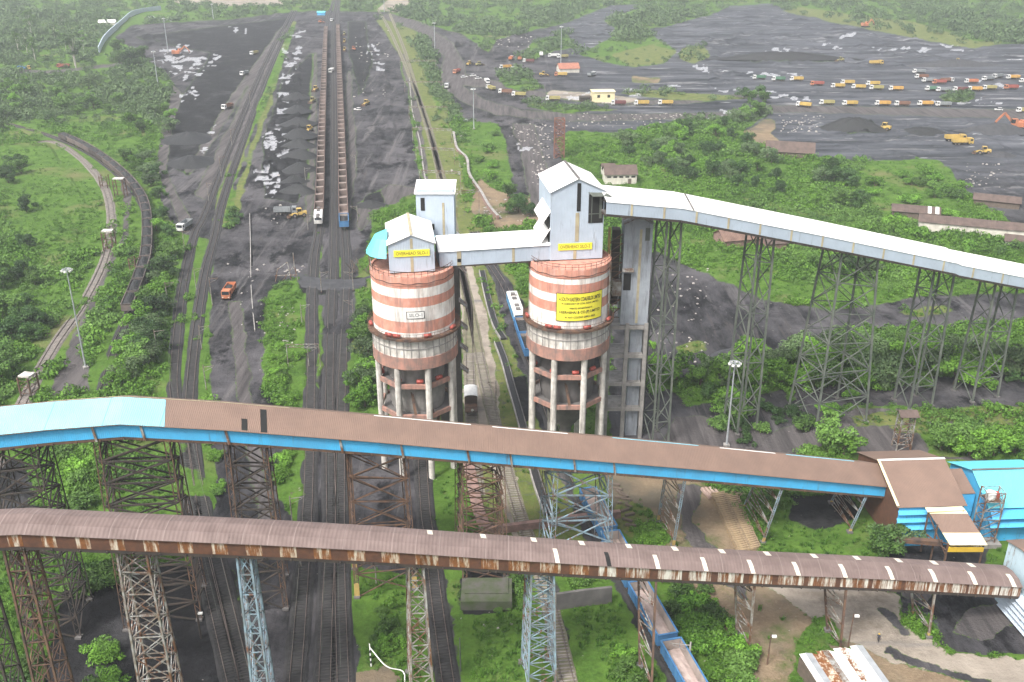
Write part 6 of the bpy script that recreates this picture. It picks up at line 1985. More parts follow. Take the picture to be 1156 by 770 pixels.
wall_run('ruined_wall', [(628, 688), (655, 684), (690, 680)], 3.2, 0.5, m_concdark, 'ruined stained concrete wall in the grass under the front gallery', 'wall')
wall_run('rail_edging', [(800, 690), (812, 715), (830, 735)], 0.35, 0.3, m_cream, 'yellowish kerb strip beside the bushes at the lower right', 'kerb')
# concrete plinth under the trestle between the silos
pa, pb = P(520, 690), P(578, 690)
o = empty('concrete_plinth', ((pa.x + pb.x) / 2, pa.y + 3.2, 0), 0, 'dark mossy concrete plinth in the grass under the front gallery', 'plinth')
MB().box((0, 0, 0.9), (pb.x - pa.x, 6.0, 1.8)).box((0, 0.9, 1.9), (pb.x - pa.x - 1.2, 4.0, 0.2)).build('block', mat('mossy dark concrete', (0.085, 0.08, 0.072), (0.045, 0.065, 0.022), 0.5, 0.95, bump=0.1), o)
# earth ramp over the middle tracks
def heap(px, py, rx, ry, h, label, mt=m_coalgrey, seed=0, name='coal_heap', cat='coal heap', group='coal heaps'):
    p = G(px, py)
    n, k = 22, 7
    vs, fs = [(0, 0, h)], []
    for j in range(1, k + 1):
        t = j / k
        for i in range(n):
            a = 2 * math.pi * i / n
            w = 1 + 0.28 * (float(fbm(np.array([math.cos(a) * 1.3 + seed]), np.array([math.sin(a) * 1.3 + seed * 3.1]), 9, 3)[0]) - .5) * 2
            z = h * (math.cos(t * math.pi) * .5 + .5) ** 0.85 * (0.85 + .3 * random.random()) - 0.06 - (0.3 if j == k else 0)
            vs.append((rx * t * w * math.cos(a), ry * t * w * math.sin(a), z))
    for i in range(n): fs.append((0, 1 + i, 1 + (i + 1) % n))
    for j in range(k - 1):
        for i in range(n):
            a, b = 1 + j * n + i, 1 + j * n + (i + 1) % n
            fs.append((a, a + n, b + n, b))
    o = MB().add(vs, fs).build(name, mt, None, True)
    o.location = p
    return tag(o, label, cat, group)


hn = 0
for (px, py, rx, ry, h) in ((334, 112, 8, 6, 3.0), (336, 128, 8, 6, 3.0), (337, 142, 9, 6, 3.2), (338, 156, 8, 6, 3.4), (338, 165, 8, 6, 3.4), (338, 177, 9, 6, 3.4), (339, 192, 8, 6, 3.2), (332, 205, 6, 5, 2.4), (337, 216, 8, 5, 3.0)):
    hn += 1
    heap(px, py, rx * 1.1, ry * 1.3, h, f'dark coal heap dumped left of the left rake, {ordinal(hn)} from the top of the row', m_coal, hn)
hn = 0
for (px, py, rx, ry, h, lab) in ((213, 157, 14, 14, 3, 'dark coal heap at the left edge of the left yard, farther one'), (216, 184, 11, 14, 3, 'dark coal heap at the left edge of the left yard, nearer one'), (418, 232, 8, 5, 2.0, 'low dark coal heap just behind the left silo top'),
                            (962, 146, 20, 9, 6.0, 'very dark big coal heap beside the yellow loader in the right yard'), (1040, 150, 16, 8, 3.0, 'low coal heap in the middle of the dark right yard'), (1125, 150, 20, 9, 4.0, 'coal heap left of the large orange excavator'), (1130, 176, 9, 5, 2.0, 'small coal heap right of the lowest yellow loader'),
                            (880, 68, 60, 8, 5.0, 'long black coal heap at the top of the right yard'), (1075, 74, 40, 10, 4.0, 'long coal heap at the upper right of the yard')):
    hn += 1
    heap(px, py, rx, ry, h, lab, m_coal if 'dark' in lab or 'black' in lab else m_coalgrey, hn + 20)
heap(838, 402, 9, 5, 2.4, 'dug mound of coal slack beside the road under the white gallery', m_coalgrey, 52)

# concrete sleepers stacked on the yard
m_slp = mat('yellow grey concrete sleeper', (0.34, 0.25, 0.145), (0.20, 0.145, 0.095), 1.5, 0.9)
m_slp2 = mat('pinkish concrete sleeper', (0.42, 0.31, 0.26), (0.30, 0.21, 0.18), 1.5, 0.9)
def sleeper(mt):
    o = MB().add([(-1.37, -.14, 0), (1.37, -.14, 0), (1.37, .14, 0), (-1.37, .14, 0), (-1.37, -.11, .22), (-.5, -.10, .17), (.5, -.10, .17), (1.37, -.11, .22), (1.37, .11, .22), (.5, .10, .17), (-.5, .10, .17), (-1.37, .11, .22)],
                 [(4, 5, 10, 11), (5, 6, 9, 10), (6, 7, 8, 9), (0, 1, 7, 6, 5, 4), (2, 3, 11, 10, 9, 8), (1, 2, 8, 7), (3, 0, 4, 11)]).build('concrete_sleeper', mt)
    return o
qa, qb, qc, qd = P(802, 560), P(830, 556), P(857, 622), P(834, 626)
s0 = sleeper(m_slp); s1_ = sleeper(m_slp2)
cnt = 0
for layer in range(2):
    for i in range(30):
        for j in range(2):
            t = (i + 0.5) / 30
            a, b = qa.lerp(qd, t), qb.lerp(qc, t)
            p = a.lerp(b, 0.27 + 0.46 * j)
            p.z = layer * 0.46 + 0.02
            d = (b - a)
            o = s0 if cnt == 0 else clone(s0)
            cnt += 1
            o.location = p + Vector((random.uniform(-.08, .08), 0, 0)); o.rotation_euler = (0, 0, math.atan2(d.y, d.x) + random.uniform(-.05, .05)); 
            o.scale = (1.0, 1.7, 2.0)
            tag(o, 'yellowish concrete sleeper in the long stack beside the tan road', 'sleeper', 'sleepers in the long stack')
ra, rb_, rc_, rd = P(790, 553), P(868, 547), P(876, 556), P(800, 564)
cnt = 0
for i in range(18):
    t = (i + .5) / 18
    a, b = ra.lerp(rb_, t), rd.lerp(rc_, t)
    d = b - a
    o = s1_ if cnt == 0 else clone(s1_)
    cnt += 1
    o.location = (a + b) / 2 + Vector((0, 0, 0.02)); o.rotation_euler = (0, 0, math.atan2(d.y, d.x)); o.scale = (1.3, 2.2, 2.6)
    tag(o, 'pinkish concrete sleeper laid side by side at the top of the sleeper stack', 'sleeper', 'pink sleepers beside the stack')
# heap of old sleepers / tyres at the tan ground edge
for k, (px, py) in enumerate([(694, 548), (697, 553), (700, 557), (704, 560), (700, 563), (707, 565), (703, 569), (709, 572), (706, 577), (711, 582), (708, 588), (712, 594)]):
    p = P(px, py)
    o = MB().bar((-1.0, 0, .25), (1.0, 0, .25), .45, .45).build('timber_baulk', m_oldwood)
    o.location = p; o.rotation_euler = (0, 0, random.uniform(-.8, .6))
    tag(o, 'dark timber baulk in the jumbled line at the edge of the tan ground', 'timber', 'jumbled timber baulks')

# scraps of white rubble and debris: one loose mass
vs, fs = [], []
mb = MB()
for (x0, y0, x1, y1, n) in ((315, 345, 332, 392, 40), (318, 296, 345, 312, 12), (560, 40, 600, 55, 40), (575, 140, 640, 165, 90), (640, 128, 780, 145, 90), (600, 165, 620, 210, 60), (740, 300, 800, 420, 60), (880, 130, 930, 150, 70), (1090, 185, 1130, 215, 40),
                            (545, 225, 600, 250, 40), (505, 690, 600, 712, 6), (400, 25, 440, 110, 60), (505, 150, 525, 220, 30), (250, 290, 300, 380, 18), (300, 180, 320, 260, 12)):
    for _ in range(n):
        p = G(random.uniform(x0, x1), random.uniform(y0, y1))
        s = random.uniform(.1, .36) * (0.5 + p.y / 420)
        R = Matrix.Rotation(random.uniform(0, 6.3), 3, 'Z') @ Matrix.Rotation(random.uniform(-.5, .5), 3, 'X')
        c = [Vector((sx * s * random.uniform(.6, 1), sy * s * random.uniform(.5, 1), sz * s * random.uniform(.3, .6))) for sz in (-1, 1) for sy in (-1, 1) for sx in (-1, 1)]
        mb.add([p + R @ q + Vector((0, 0, s * .3)) for q in c], [(0, 2, 3, 1), (4, 5, 7, 6), (0, 1, 5, 4), (2, 6, 7, 3), (0, 4, 6, 2), (1, 3, 7, 5)])
tag(mb.build('rubble', mat('pale rubble', (0.42, 0.39, 0.36), (0.22, 0.20, 0.19), 0.3, 0.95)), 'loose pale stones and scrap scattered over the yards', 'rubble', kind='stuff')
# twisted white scrap by the crossing
p = P(322, 318)
o = empty('scrap_frame', p, 0, 'twisted rusty white scrap frame at the left end of the crossing over the middle tracks', 'scrap')
m = MB()
for (a, b) in (((-3, 0, 0), (-2, 0, 4)), ((-2, 0, 4), (1, 1, 6)), ((1, 1, 6), (2, 0, 0)), ((-1, 1, 0), (3, 1, 5)), ((3, 1, 5), (4, 0, 0)), ((-3, 0, 2), (4, 0, 2.2)), ((3, 1, 5), (3, 1, 9))):
    m.bar(a, b, .22)
m.build('bars', m_greysteel, o)
p = P(407, 308)
o = empty('scrap_frame', p, 0, 'tangle of grey brown scrap pipes beside the left silo under the cyan canopy', 'scrap')
m = MB()
for k in range(16):
    a = Vector((random.uniform(-3, 3), random.uniform(-3, 3), random.uniform(0, 1)))
    m.bar(a, a + Vector((random.uniform(-2, 2), random.uniform(-2, 2), random.uniform(1, 4))), .15)
m.build('bars', m_oldwood, o)

# ------------------------------------------------------------------ the walking person
def person(px, py, label):
    loc = P(px, py)
    J = {'pelvis': (0, 0, .95), 'chest': (0, .02, 1.28), 'neck': (0, .03, 1.47), 'head': (0, .05, 1.62), 'top': (0, .05, 1.74),
         'shl': (-.19, .02, 1.40), 'ell': (-.25, -.05, 1.13), 'hal': (-.24, .06, .88), 'shr': (.19, .02, 1.40), 'elr': (.25, .08, 1.13), 'har': (.24, .20, .92),
         'hil': (-.09, 0, .90), 'knl': (-.10, .12, .50), 'anl': (-.10, -.02, .09), 'tol': (-.10, .12, .04), 'hir': (.09, 0, .90), 'knr': (.10, .0, .49), 'anr': (.10, -.28, .12), 'tor': (.10, -.16, .04)}
    R = {'pelvis': .14, 'chest': .15, 'neck': .055, 'head': .095, 'top': .07, 'shl': .065, 'ell': .045, 'hal': .035, 'shr': .065, 'elr': .045, 'har': .035, 'hil': .09, 'knl': .06, 'anl': .045, 'tol': .04, 'hir': .09, 'knr': .06, 'anr': .045, 'tor': .04}
    E = [('pelvis', 'chest'), ('chest', 'neck'), ('neck', 'head'), ('head', 'top'), ('chest', 'shl'), ('shl', 'ell'), ('ell', 'hal'), ('chest', 'shr'), ('shr', 'elr'), ('elr', 'har'), ('pelvis', 'hil'), ('hil', 'knl'), ('knl', 'anl'), ('anl', 'tol'), ('pelvis', 'hir'), ('hir', 'knr'), ('knr', 'anr'), ('anr', 'tor')]
    ks = list(J)
    me = bpy.data.meshes.new('person')
    me.from_pydata([J[k] for k in ks], [(ks.index(a), ks.index(b)) for a, b in E], [])
    ob = bpy.data.objects.new('tmp', me); COL.objects.link(ob)
    ob.modifiers.new('skin', 'SKIN'); ob.modifiers.new('sub', 'SUBSURF').levels = 2
    for i, k in enumerate(ks): me.skin_vertices[0].data[i].radius = (R[k], R[k]); me.skin_vertices[0].data[i].use_root = (k == 'pelvis')
    bpy.context.view_layer.update()
    ev = bpy.data.meshes.new_from_object(ob.evaluated_get(bpy.context.evaluated_depsgraph_get()))
    bpy.data.objects.remove(ob)
    skin, shirt, trous = mat('brown skin', (0.16, 0.08, 0.05)), mat('dark blue work shirt', (0.03, 0.035, 0.06)), mat('black trousers', (0.015, 0.015, 0.018))
    for mt in (skin, shirt, trous): ev.materials.append(mt)
    for p in ev.polygons:
        z, x = p.center.z, abs(p.center.x)
        p.material_index = 0 if z > 1.47 or (x > .2 and z < 1.1 and z > .75) else (1 if z > .98 else 2)
        p.use_smooth = True
    r = empty('person', loc, 2.4, label, 'person')
    b = bpy.data.objects.new('body', ev); COL.objects.link(b); b.parent = r
    MB().lathe((0, .05, 1.67), [(.16, 0), (.115, .02), (.11, .07), (.06, .13), (.01, .145)], 16).build('helmet', m_yellow, r, True)


person(991, 725, 'person in dark work clothes and yellow helmet walking along the pale road')

# coal ramp crossing the middle tracks, and the puddle by the pale road
ln = smooth_line([P(330, 312), P(350, 319), (P(378, 322)), P(402, 321), P(418, 316)], 2)
vs, fs = [], []
for i, p in enumerate(ln):
    e = 0.30 + 0.35 * math.sin(math.pi * i / (len(ln) - 1))
    for off, z in ((-5.2, -.1), (-3.0, e + .18), (-2.4, e), (2.4, e), (3.0, e + .2), (5.2, -.1)):
        vs.append(p + Vector((0, off + random.uniform(-.2, .2), z)))
for i in range(len(ln) - 1):
    for j in range(5): fs.append((6 * i + j, 6 * i + 6 + j, 6 * i + 7 + j, 6 * i + 1 + j))
tag(MB().add(vs, fs).build('coal_crossing_road', m_coalgrey, None, True), None, None, None, 'structure')
wm, wnt, wb = newmat('murky puddle water')
wb.inputs['Base Color'].default_value = (0.06, 0.065, 0.07, 1); wb.inputs['Roughness'].default_value = 0.06
pp = [(1028, 696), (1040, 692), (1052, 691), (1056, 698), (1060, 706), (1058, 712), (1050, 708), (1042, 706), (1034, 702)]
tag(MB().add([P(a, b) + Vector((0, 0, .03)) for a, b in pp], [tuple(range(len(pp)))]).build('puddle_water', wm), None, None, None, 'structure')

# a few overhead wires along the tracks in front
for ln_, off, z0, lab in ((TM, 0.0, 6.2, 'thin overhead wire above the middle track'), (TL, 0.0, 6.0, 'thin overhead wire above the left one of the middle tracks'), (TD, 0.3, 6.4, 'thin overhead wire above the siding by the left haul road'), (TA, -0.3, 6.4, 'thin overhead wire above the outer siding left of the haul road'), (TR, 0.0, 6.1, 'thin overhead wire above the right one of the middle tracks')):
    q = [p for p in ln_ if 85 < p.y < 330][::5]
    m = MB(q[0])
    for i, (a, b) in enumerate(zip(q[:-1], q[1:])):
        m.bar(a + Vector((off, 0, z0)), b + Vector((off, 0, z0)), 0.04)
    w_ = tag(m.build('overhead_wire', m_greensteel), lab, 'wire'); w_.location = q[0]
# ------------------------------------------------------------------ vegetation
def leaf_cloud(n, lumps, leaf, seed):
    """n leaves (quads) spread over the shells of several lumps (x,y,z,r); returns (n,4,3)"""
    r = np.random.default_rng(seed)
    L = np.array(lumps, float)
    pick = r.choice(len(L), n, p=L[:, 3] ** 2 / (L[:, 3] ** 2).sum())
    d = r.normal(size=(n, 3)); d /= np.linalg.norm(d, axis=1)[:, None]
    d[:, 2] = np.abs(d[:, 2]) * np.where(r.random(n) < .8, 1, -.6)
    rad = L[pick, 3] * (0.55 + 0.5 * r.random(n) ** .6)
    c = L[pick, :3] + d * rad[:, None] * np.array([1, 1, .85])
    nn = d + r.normal(size=(n, 3)) * .55 + np.array([0, 0, .35]); nn /= np.linalg.norm(nn, axis=1)[:, None]
    a = np.cross(nn, r.normal(size=(n, 3))); a /= np.linalg.norm(a, axis=1)[:, None]
    b = np.cross(nn, a)
    s = leaf * (0.6 + .8 * r.random(n))[:, None]
    return np.stack([c - a * s, c - b * s * .55, c + a * s, c + b * s * .55], 1)


def cloud_mesh(name, q, mt, parent=None):
    v = q.reshape(-1, 3)
    return npmesh(name, v, np.arange(len(v)).reshape(-1, 4), mt, parent)


def scatter(name, protos, pts, scl, mt, label):
    """many clumps as one mass"""
    out = []
    for i, pr in enumerate(protos):
        m = (np.arange(len(pts)) % len(protos)) == i
        P_, s_ = pts[m], scl[m]
        a = rng.random(len(P_)) * 6.283
        ca, sa = np.cos(a), np.sin(a)
        X = pr[None, :, :, 0] * ca[:, None, None] - pr[None, :, :, 1] * sa[:, None, None]
        Y = pr[None, :, :, 0] * sa[:, None, None] + pr[None, :, :, 1] * ca[:, None, None]
        Z = np.broadcast_to(pr[None, :, :, 2], X.shape) * (0.75 + .5 * rng.random(len(P_)))[:, None, None]
        q = np.stack([X, Y, Z], -1) * s_[:, None, None, None] + P_[:, None, None, :]
        out.append(q.reshape(-1, 3))
    v = np.concatenate(out)
    o = npmesh(name, v, np.arange(len(v)).reshape(-1, 4), mt)
    return tag(o, label, None, None, 'stuff')


def gz(x, y):
    d = HC
    Z = y * CP + d * SP
    u, v = CX + F * x / Z, CY + F * (d * CP - y * SP) / Z
    i = np.clip(np.searchsorted(vrow, v - CY), 1, len(vrow) - 1); j = np.clip(np.searchsorted(ucol, u - CX), 1, len(ucol) - 1)
    return np.minimum(np.minimum(HGT[i, j], HGT[i - 1, j]), np.minimum(HGT[i, j - 1], HGT[i - 1, j - 1]))


def bg(px, py):
    u, v = (px - CX) / F, (py - CY) / F
    t = -HC / (-SP - v * CP)
    return u * t, (CP - v * SP) * t


def clump(seed, n=70, leaf=.17):
    r = np.random.default_rng(seed)
    lumps = [(0, 0, .35, .62)] + [(r.uniform(-.6, .6), r.uniform(-.6, .6), r.uniform(.1, .7), r.uniform(.3, .5)) for _ in range(5)]
    return leaf_cloud(n, lumps, leaf, seed)


KEEP = []   # places kept free of wild growth: (px polygon)
KEEP += [[(106, 80), (114, 45), (138, 18), (185, 4), (192, 18), (152, 32), (132, 56), (124, 82)], [(405, 430), (700, 430), (700, 600), (405, 600)], [(960, 490), (1156, 490), (1156, 660), (960, 640)], [(395, 620), (580, 620), (580, 700), (395, 700)], [(120, 500), (330, 500), (330, 520), (120, 520)], [(1100, 590), (1180, 590), (1180, 770), (1130, 770)]]
TRK = TL + TM + TR + TS + TB + TV + TN + TC + TW + TA + TD
trk = np.array([(p.x, p.y) for p in TRK])
occ = {(int(x // 4), int(y // 4)) for x, y in trk}


def track_free(x, y):
    return np.array([(int(a // 4), int(b // 4)) not in occ and (int((a + 2) // 4), int((b + 2) // 4)) not in occ and (int((a - 2) // 4), int((b - 2) // 4)) not in occ for a, b in zip(x, y)])


NC = 130000
cu, cv = rng.uniform(-180, 1340, NC), rng.uniform(-75, 830, NC)
zi = zone_index(cu, cv, 3)
ok = (zi == GRASS) | ((zi == OLIVE) & (rng.random(NC) < .22))
opn = np.zeros(NC, bool)
for pl in OPENG: opn |= inpoly(cu, cv, pl)
for pl in KEEP: ok &= ~inpoly(cu, cv, pl)
cu, cv, opn = cu[ok], cv[ok], opn[ok]
x, y = bg(cu, cv)
# bush size: low scrub near, tree crowns in the far woods
far = np.clip((y - 420) / 500, 0, 1)
lush = fbm(x / 38, y / 38, 61, 4)
size = (0.9 + 1.7 * rng.random(len(x)) ** 1.5) * (0.75 + 0.9 * np.clip((lush - .35) * 2.2, 0, 1)) * (1 + 1.9 * far)
size = np.where(opn, size * .42, size)
size = np.where(cv > 560, size * .6, size)
s_px = 1100 / (y * CP + HC * SP) * size
p_acc = np.clip(190.0 / (3.14 * s_px ** 2 * np.clip(.5, .5, 1)), 0, 1) * np.where(opn, .62, 1) * np.where(lush < .40, .55, 1.0) * np.where(cv > 560, .5, 1.0)
opl = inpoly(cu, cv, OPENG[0]); p_acc = np.where(opl, p_acc * 1.6, p_acc)
acc = (rng.random(len(x)) < p_acc) & (cv < 800)
x, y, size, cu, cv = x[acc], y[acc], size[acc], cu[acc], cv[acc]
tf = track_free(x, y)
x, y, size, cu, cv = x[tf], y[tf], size[tf], cu[tf], cv[tf]
pts = np.stack([x, y, gz(x, y) - size * .12], -1)
print('bushes', len(pts))
tone = fbm(x / 25, y / 25, 88, 3) + rng.random(len(x)) * .3
CL = [clump(s, 92, .125) for s in range(5)]
fw = y > 520
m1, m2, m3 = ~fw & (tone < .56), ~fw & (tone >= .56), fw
scatter('scrub', CL, pts[m1], size[m1], f_scrub, 'low green scrub that covers the ground between the trees')
scatter('bright_scrub', CL, pts[m2], size[m2], f_bright, 'brighter yellow green scrub patches between the trees')
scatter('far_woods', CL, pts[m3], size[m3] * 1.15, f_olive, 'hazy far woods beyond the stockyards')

# grass tufts near the camera
n = 15000
gu, gv = rng.uniform(-60, 1220, n), rng.uniform(250, 800, n)
z_ = zone_index(gu, gv, 3)
g_ok = ((z_ == GRASS) | ((z_ == OLIVE) & (rng.random(n) < .5)) | ((z_ == DIRT) & (rng.random(n) < .04)))
gu, gv = gu[g_ok], gv[g_ok]
x, y = bg(gu, gv)
tf = track_free(x, y)
x, y = x[tf], y[tf]
r_ = np.random.default_rng(5)


def tuft(seed, n=16):
    r = np.random.default_rng(seed)
    a = r.random(n) * 6.283; lean = .25 + .5 * r.random(n); w = .05 + .04 * r.random(n); h = .5 + .5 * r.random(n)
    b = np.stack([r.normal(0, .25, n), r.normal(0, .25, n), np.zeros(n)], -1)
    d = np.stack([np.cos(a), np.sin(a), np.zeros(n)], -1); t = np.stack([-np.sin(a), np.cos(a), np.zeros(n)], -1) * w[:, None]
    m = b + d * (lean * h * .4)[:, None] + np.array([0, 0, 1]) * (h * .6)[:, None]; e = b + d * (lean * h)[:, None] + np.array([0, 0, 1]) * h[:, None]
    return np.stack([b - t, b + t, m + t * 1.6, e - t * .2], 1)


sz = .35 + .6 * r_.random(len(x))
scatter('grass', [tuft(s) for s in range(4)], np.stack([x, y, gz(x, y) - .03], -1), sz, foliage('grass blades', (0.026, 0.075, 0.009), (0.090, 0.190, 0.026)), 'short bright grass growing in the open green ground')


# individual trees and bushes
def tree_proto(name, seed, kind, mt):
    r = np.random.default_rng(seed)
    root = empty(name, (0, 0, 0), 0, 'x', 'tree' if kind != 'bush' else 'bush')
    if kind == 'bush':
        H, Wd, n, leaf = 1.9, 1.7, 1100, .15
        lumps = [(r.normal(0, .65), r.normal(0, .65), r.uniform(.35, 1.2), r.uniform(.45, .85)) for _ in range(11)]
        tr_h = .7
    elif kind == 'round':
        H, Wd, n, leaf = 6, 2.6, 2000, .22
        lumps = [(r.normal(0, 1.15), r.normal(0, 1.15), r.uniform(1.0, 4.2), r.uniform(.7, 1.35)) for _ in range(18)]
        tr_h = 1.9
    else:
        H, Wd, n, leaf = 11, 2.5, 1500, .26
        lumps = []
        for k in range(15):
            z = r.uniform(4.5, 11); w = 1.7 * (1 - abs(z - 7.5) / 5.5)
            lumps.append((r.normal(0, w), r.normal(0, w), z, r.uniform(.5, 1.1)))
        tr_h = 6
    t = MB()
    if kind == 'bush':
        for k in range(4):
            a = r.random() * 6.28
            t.tube((0, 0, -.15), (math.cos(a) * .5, math.sin(a) * .5, 1.0), .06, .02, 5)
    else:
        t.tube((0, 0, -.4), (r.normal(0, .1), r.normal(0, .1), tr_h), .22 if kind == 'round' else .2, .13, 8)
        for q in lumps[:9]:
            z0 = min(tr_h, q[2] * .55)
            t.tube((0, 0, z0), (q[0] * .9, q[1] * .9, q[2]), .08, .025, 5, False)
    t.build('trunk' if kind != 'bush' else 'stems', m_bark if kind != 'tall' else m_palebark, root)
    cloud_mesh('crown', leaf_cloud(n, lumps, leaf, seed), mt, root)
    return root


PROT = {'bush': [tree_proto('bush', 100 + k, 'bush', mt) for k, mt in enumerate((f_scrub, f_bright, f_dark, f_bright))],
        'round': [tree_proto('broadleaf_tree', 200 + k, 'round', mt) for k, mt in enumerate((f_scrub, f_bright, f_dark, f_olive))],
        'tall': [tree_proto('eucalyptus_tree', 300 + k, 'tall', mt) for k, mt in enumerate((f_olive, f_scrub))]}
usedT = set()


def plant(kind, px, py, s, label, group, var=None, anchor='base'):
    pr = PROT[kind]
    k = var if var is not None else random.randrange(len(pr))
    o = pr[k]
    p = G(px, py)
    if o.name in usedT: c = clone(o)
    else: c = o; usedT.add(o.name)
    c.location = p
    c.rotation_euler = (0, 0, random.uniform(0, 6.28))
    c.scale = (s * random.uniform(.9, 1.15), s * random.uniform(.9, 1.15), s * random.uniform(.85, 1.1))
    c['label'] = label; c['group'] = group
    return c


def thicket(kind, poly, n, s0, s1, label, group, var=None, seed=0, mind=6):
    r = random.Random(seed)
    xs, ys = [p[0] for p in poly], [p[1] for p in poly]
    got = []
    tries = 0
    while len(got) < n and tries < 4000:
        tries += 1
        u, v = r.uniform(min(xs), max(xs)), r.uniform(min(ys), max(ys))
        if not inpoly(np.array([u]), np.array([v]), poly)[0]: continue
        if any(abs(u - a) < mind and abs(v - b) < mind * .6 for a, b in got): continue
        p = P(u, v)
        if not track_free(np.array([p.x]), np.array([p.y]))[0]: continue
        got.append((u, v))
        plant(kind, u, v, r.uniform(s0, s1), label, group, r.choice(var) if var else None)


# row of trees under the white gallery
thicket('round', [(762, 415), (800, 405), (1156, 395), (1156, 432), (1000, 440), (880, 444), (765, 440)], 46, 1.05, 1.65, 'bushy green tree in the tree row under the white gallery', 'tree row under the white gallery', [0, 1, 1, 3], 1, 7)
thicket('bush', [(762, 430), (1156, 425), (1156, 440), (880, 452), (765, 450)], 14, 1.0, 1.7, 'low bush at the foot of the tree row under the white gallery', 'bushes at the foot of the tree row', None, 2, 12)
thicket('bush', [(800, 445), (835, 440), (850, 470), (845, 500), (812, 500), (805, 470)], 12, 1.2, 2.2, 'bush in the clump left of the white light mast', 'bushes by the white light mast', [0, 1, 2], 31, 8)
thicket('bush', [(852, 455), (900, 448), (905, 470), (860, 488)], 7, .8, 1.5, 'low shrub on the dark ground right of the white light mast', 'shrubs right of the mast', [0, 2], 32, 10)
# thicket right of the silo
thicket('round', [(700, 165), (770, 148), (840, 125), (866, 130), (845, 160), (905, 185), (960, 200), (985, 250), (900, 235), (800, 205), (720, 205)], 46, .9, 1.6, 'round crowned tree in the thicket behind the right silo and white gallery', 'trees of the thicket behind the white gallery', [0, 1, 2, 2, 3], 3, 8)
thicket('bush', [(985, 200), (1060, 190), (1100, 240), (1156, 270), (1156, 310), (1050, 290), (980, 270)], 24, 1.5, 2.6, 'bush on the bright green slope above the white gallery', 'bushes of the bright green slope', [0, 1, 1, 3], 4, 9)
thicket('round', [(830, 112), (866, 110), (868, 128), (835, 140)], 6, 1.3, 1.8, 'dark tree in the clump at the corner of the right yard', 'dark trees at the yard corner', [0, 2], 5, 5)
thicket('round', [(895, 270), (950, 285), (990, 300), (990, 318), (900, 312)], 10, .8, 1.3, 'dark tree beside the low rusty sheds under the white gallery', 'trees beside the rusty sheds', [0, 2, 3], 6, 9)
# left thickets
thicket('round', [(0, 90), (60, 100), (180, 85), (195, 130), (190, 160), (100, 150), (0, 150)], 30, 1.1, 1.9, 'round crowned bush tree in the scrub above the coal train', 'scrub trees above the coal train', [0, 1, 3, 0], 7, 8)
thicket('round', [(140, 180), (172, 175), (188, 230), (198, 270), (195, 330), (185, 420), (110, 450), (120, 400), (160, 340), (175, 290), (168, 235)], 34, .9, 1.4, 'green tree in the strip between the coal train and the left sidings', 'trees between the coal train and the sidings', [0, 1, 2, 3], 8, 9)
thicket('round', [(0, 185), (30, 190), (40, 260), (70, 330), (40, 400), (0, 440)], 24, .9, 1.5, 'dense dark tree at the left edge inside the railway curve', 'trees inside the railway curve', [0, 2, 2], 9, 10)
thicket('tall', [(0, 62), (20, 40), (90, 30), (110, 55), (95, 75), (0, 75)], 9, 1.2, 1.9, 'tall grey green tree in the wood at the far left', 'tall trees of the far left wood', None, 10, 6)
plant('tall', 86, 77, 2.3, 'tall tree with a bare white trunk by the far left road', 'lone tall tree', 0)
thicket('round', [(130, 60), (170, 66), (170, 84), (130, 84)], 7, 1.6, 2.2, 'grey bushy tree in the clump at the left edge of the left yard', 'grey trees at the yard edge', [0, 2], 11, 6)
thicket('bush', [(255, 235), (268, 240), (270, 258), (256, 258)], 4, 1.2, 2.0, 'dark shrub on the grassy strip by the left road junction', 'shrubs by the junction', [2, 0], 12, 4)
# around the silos
thicket('round', [(388, 350), (410, 345), (418, 400), (422, 460), (395, 465), (385, 420)], 13, .9, 1.3, 'bright leafy tree in the clump on the left side of the left silo', 'trees left of the left silo', [0, 1, 3], 13, 9)
thicket('bush', [(305, 395), (345, 390), (348, 455), (312, 455)], 9, .8, 1.4, 'low bush on the green patch beside the middle tracks', 'bushes beside the middle tracks', [0, 1], 14, 8)
thicket('bush', [(315, 520), (356, 515), (358, 560), (330, 572)], 8, .8, 1.3, 'bright bush on the green patch below the blue sided gallery', 'bushes below the blue sided gallery', [1, 3], 15, 9)
thicket('round', [(575, 220), (606, 225), (608, 245), (575, 245)], 5, .9, 1.3, 'bushy tree just left of the right silo house', 'trees by the right silo house', [0, 2], 16, 7)
thicket('bush', [(530, 150), (560, 150), (570, 215), (545, 205)], 7, 1.2, 2.2, 'bush in the green patch beyond the grassy sidings', 'bushes beyond the sidings', [0, 1], 17, 7)
thicket('bush', [(735, 360), (745, 370), (748, 460), (730, 470)], 6, 1.1, 1.7, 'bush around the tall slender trestle', 'bushes at the slender trestle', [0, 1], 18, 9)
# right, singles
plant('round', 935, 512, 1.5, 'rounded tree standing behind the blue sided gallery near the transfer house', 'single tree', 0)
plant('round', 952, 515, 1.2, 'smaller rounded tree on the right side of the tree behind the gallery', 'single tree', 1)
plant('bush', 906, 484, 1.8, 'small round bush on the dark ground below the broad trestle', 'single bush', 0)
plant('bush', 940, 470, 1.6, 'bright small bush at the foot of the broad splayed trestle', 'single bush', 1)
plant('round', 996, 628, 1.25, 'grey green tree in front of the transfer house corner', 'front trees', 0)
plant('round', 1006, 618, 1.2, 'leafy tree against the blue corner of the transfer house', 'front trees', 3)
thicket('round', [(1050, 512), (1075, 500), (1150, 500), (1156, 515), (1100, 518)], 13, .95, 1.4, 'bright bushy tree in the group behind the transfer house', 'trees behind the transfer house', [0, 1, 1], 19, 8)
thicket('bush', [(1140, 590), (1170, 585), (1170, 605), (1145, 605)], 4, 1.0, 1.6, 'bush before the bright blue building at the right edge', 'bushes before the blue building', [0, 1], 20, 6)
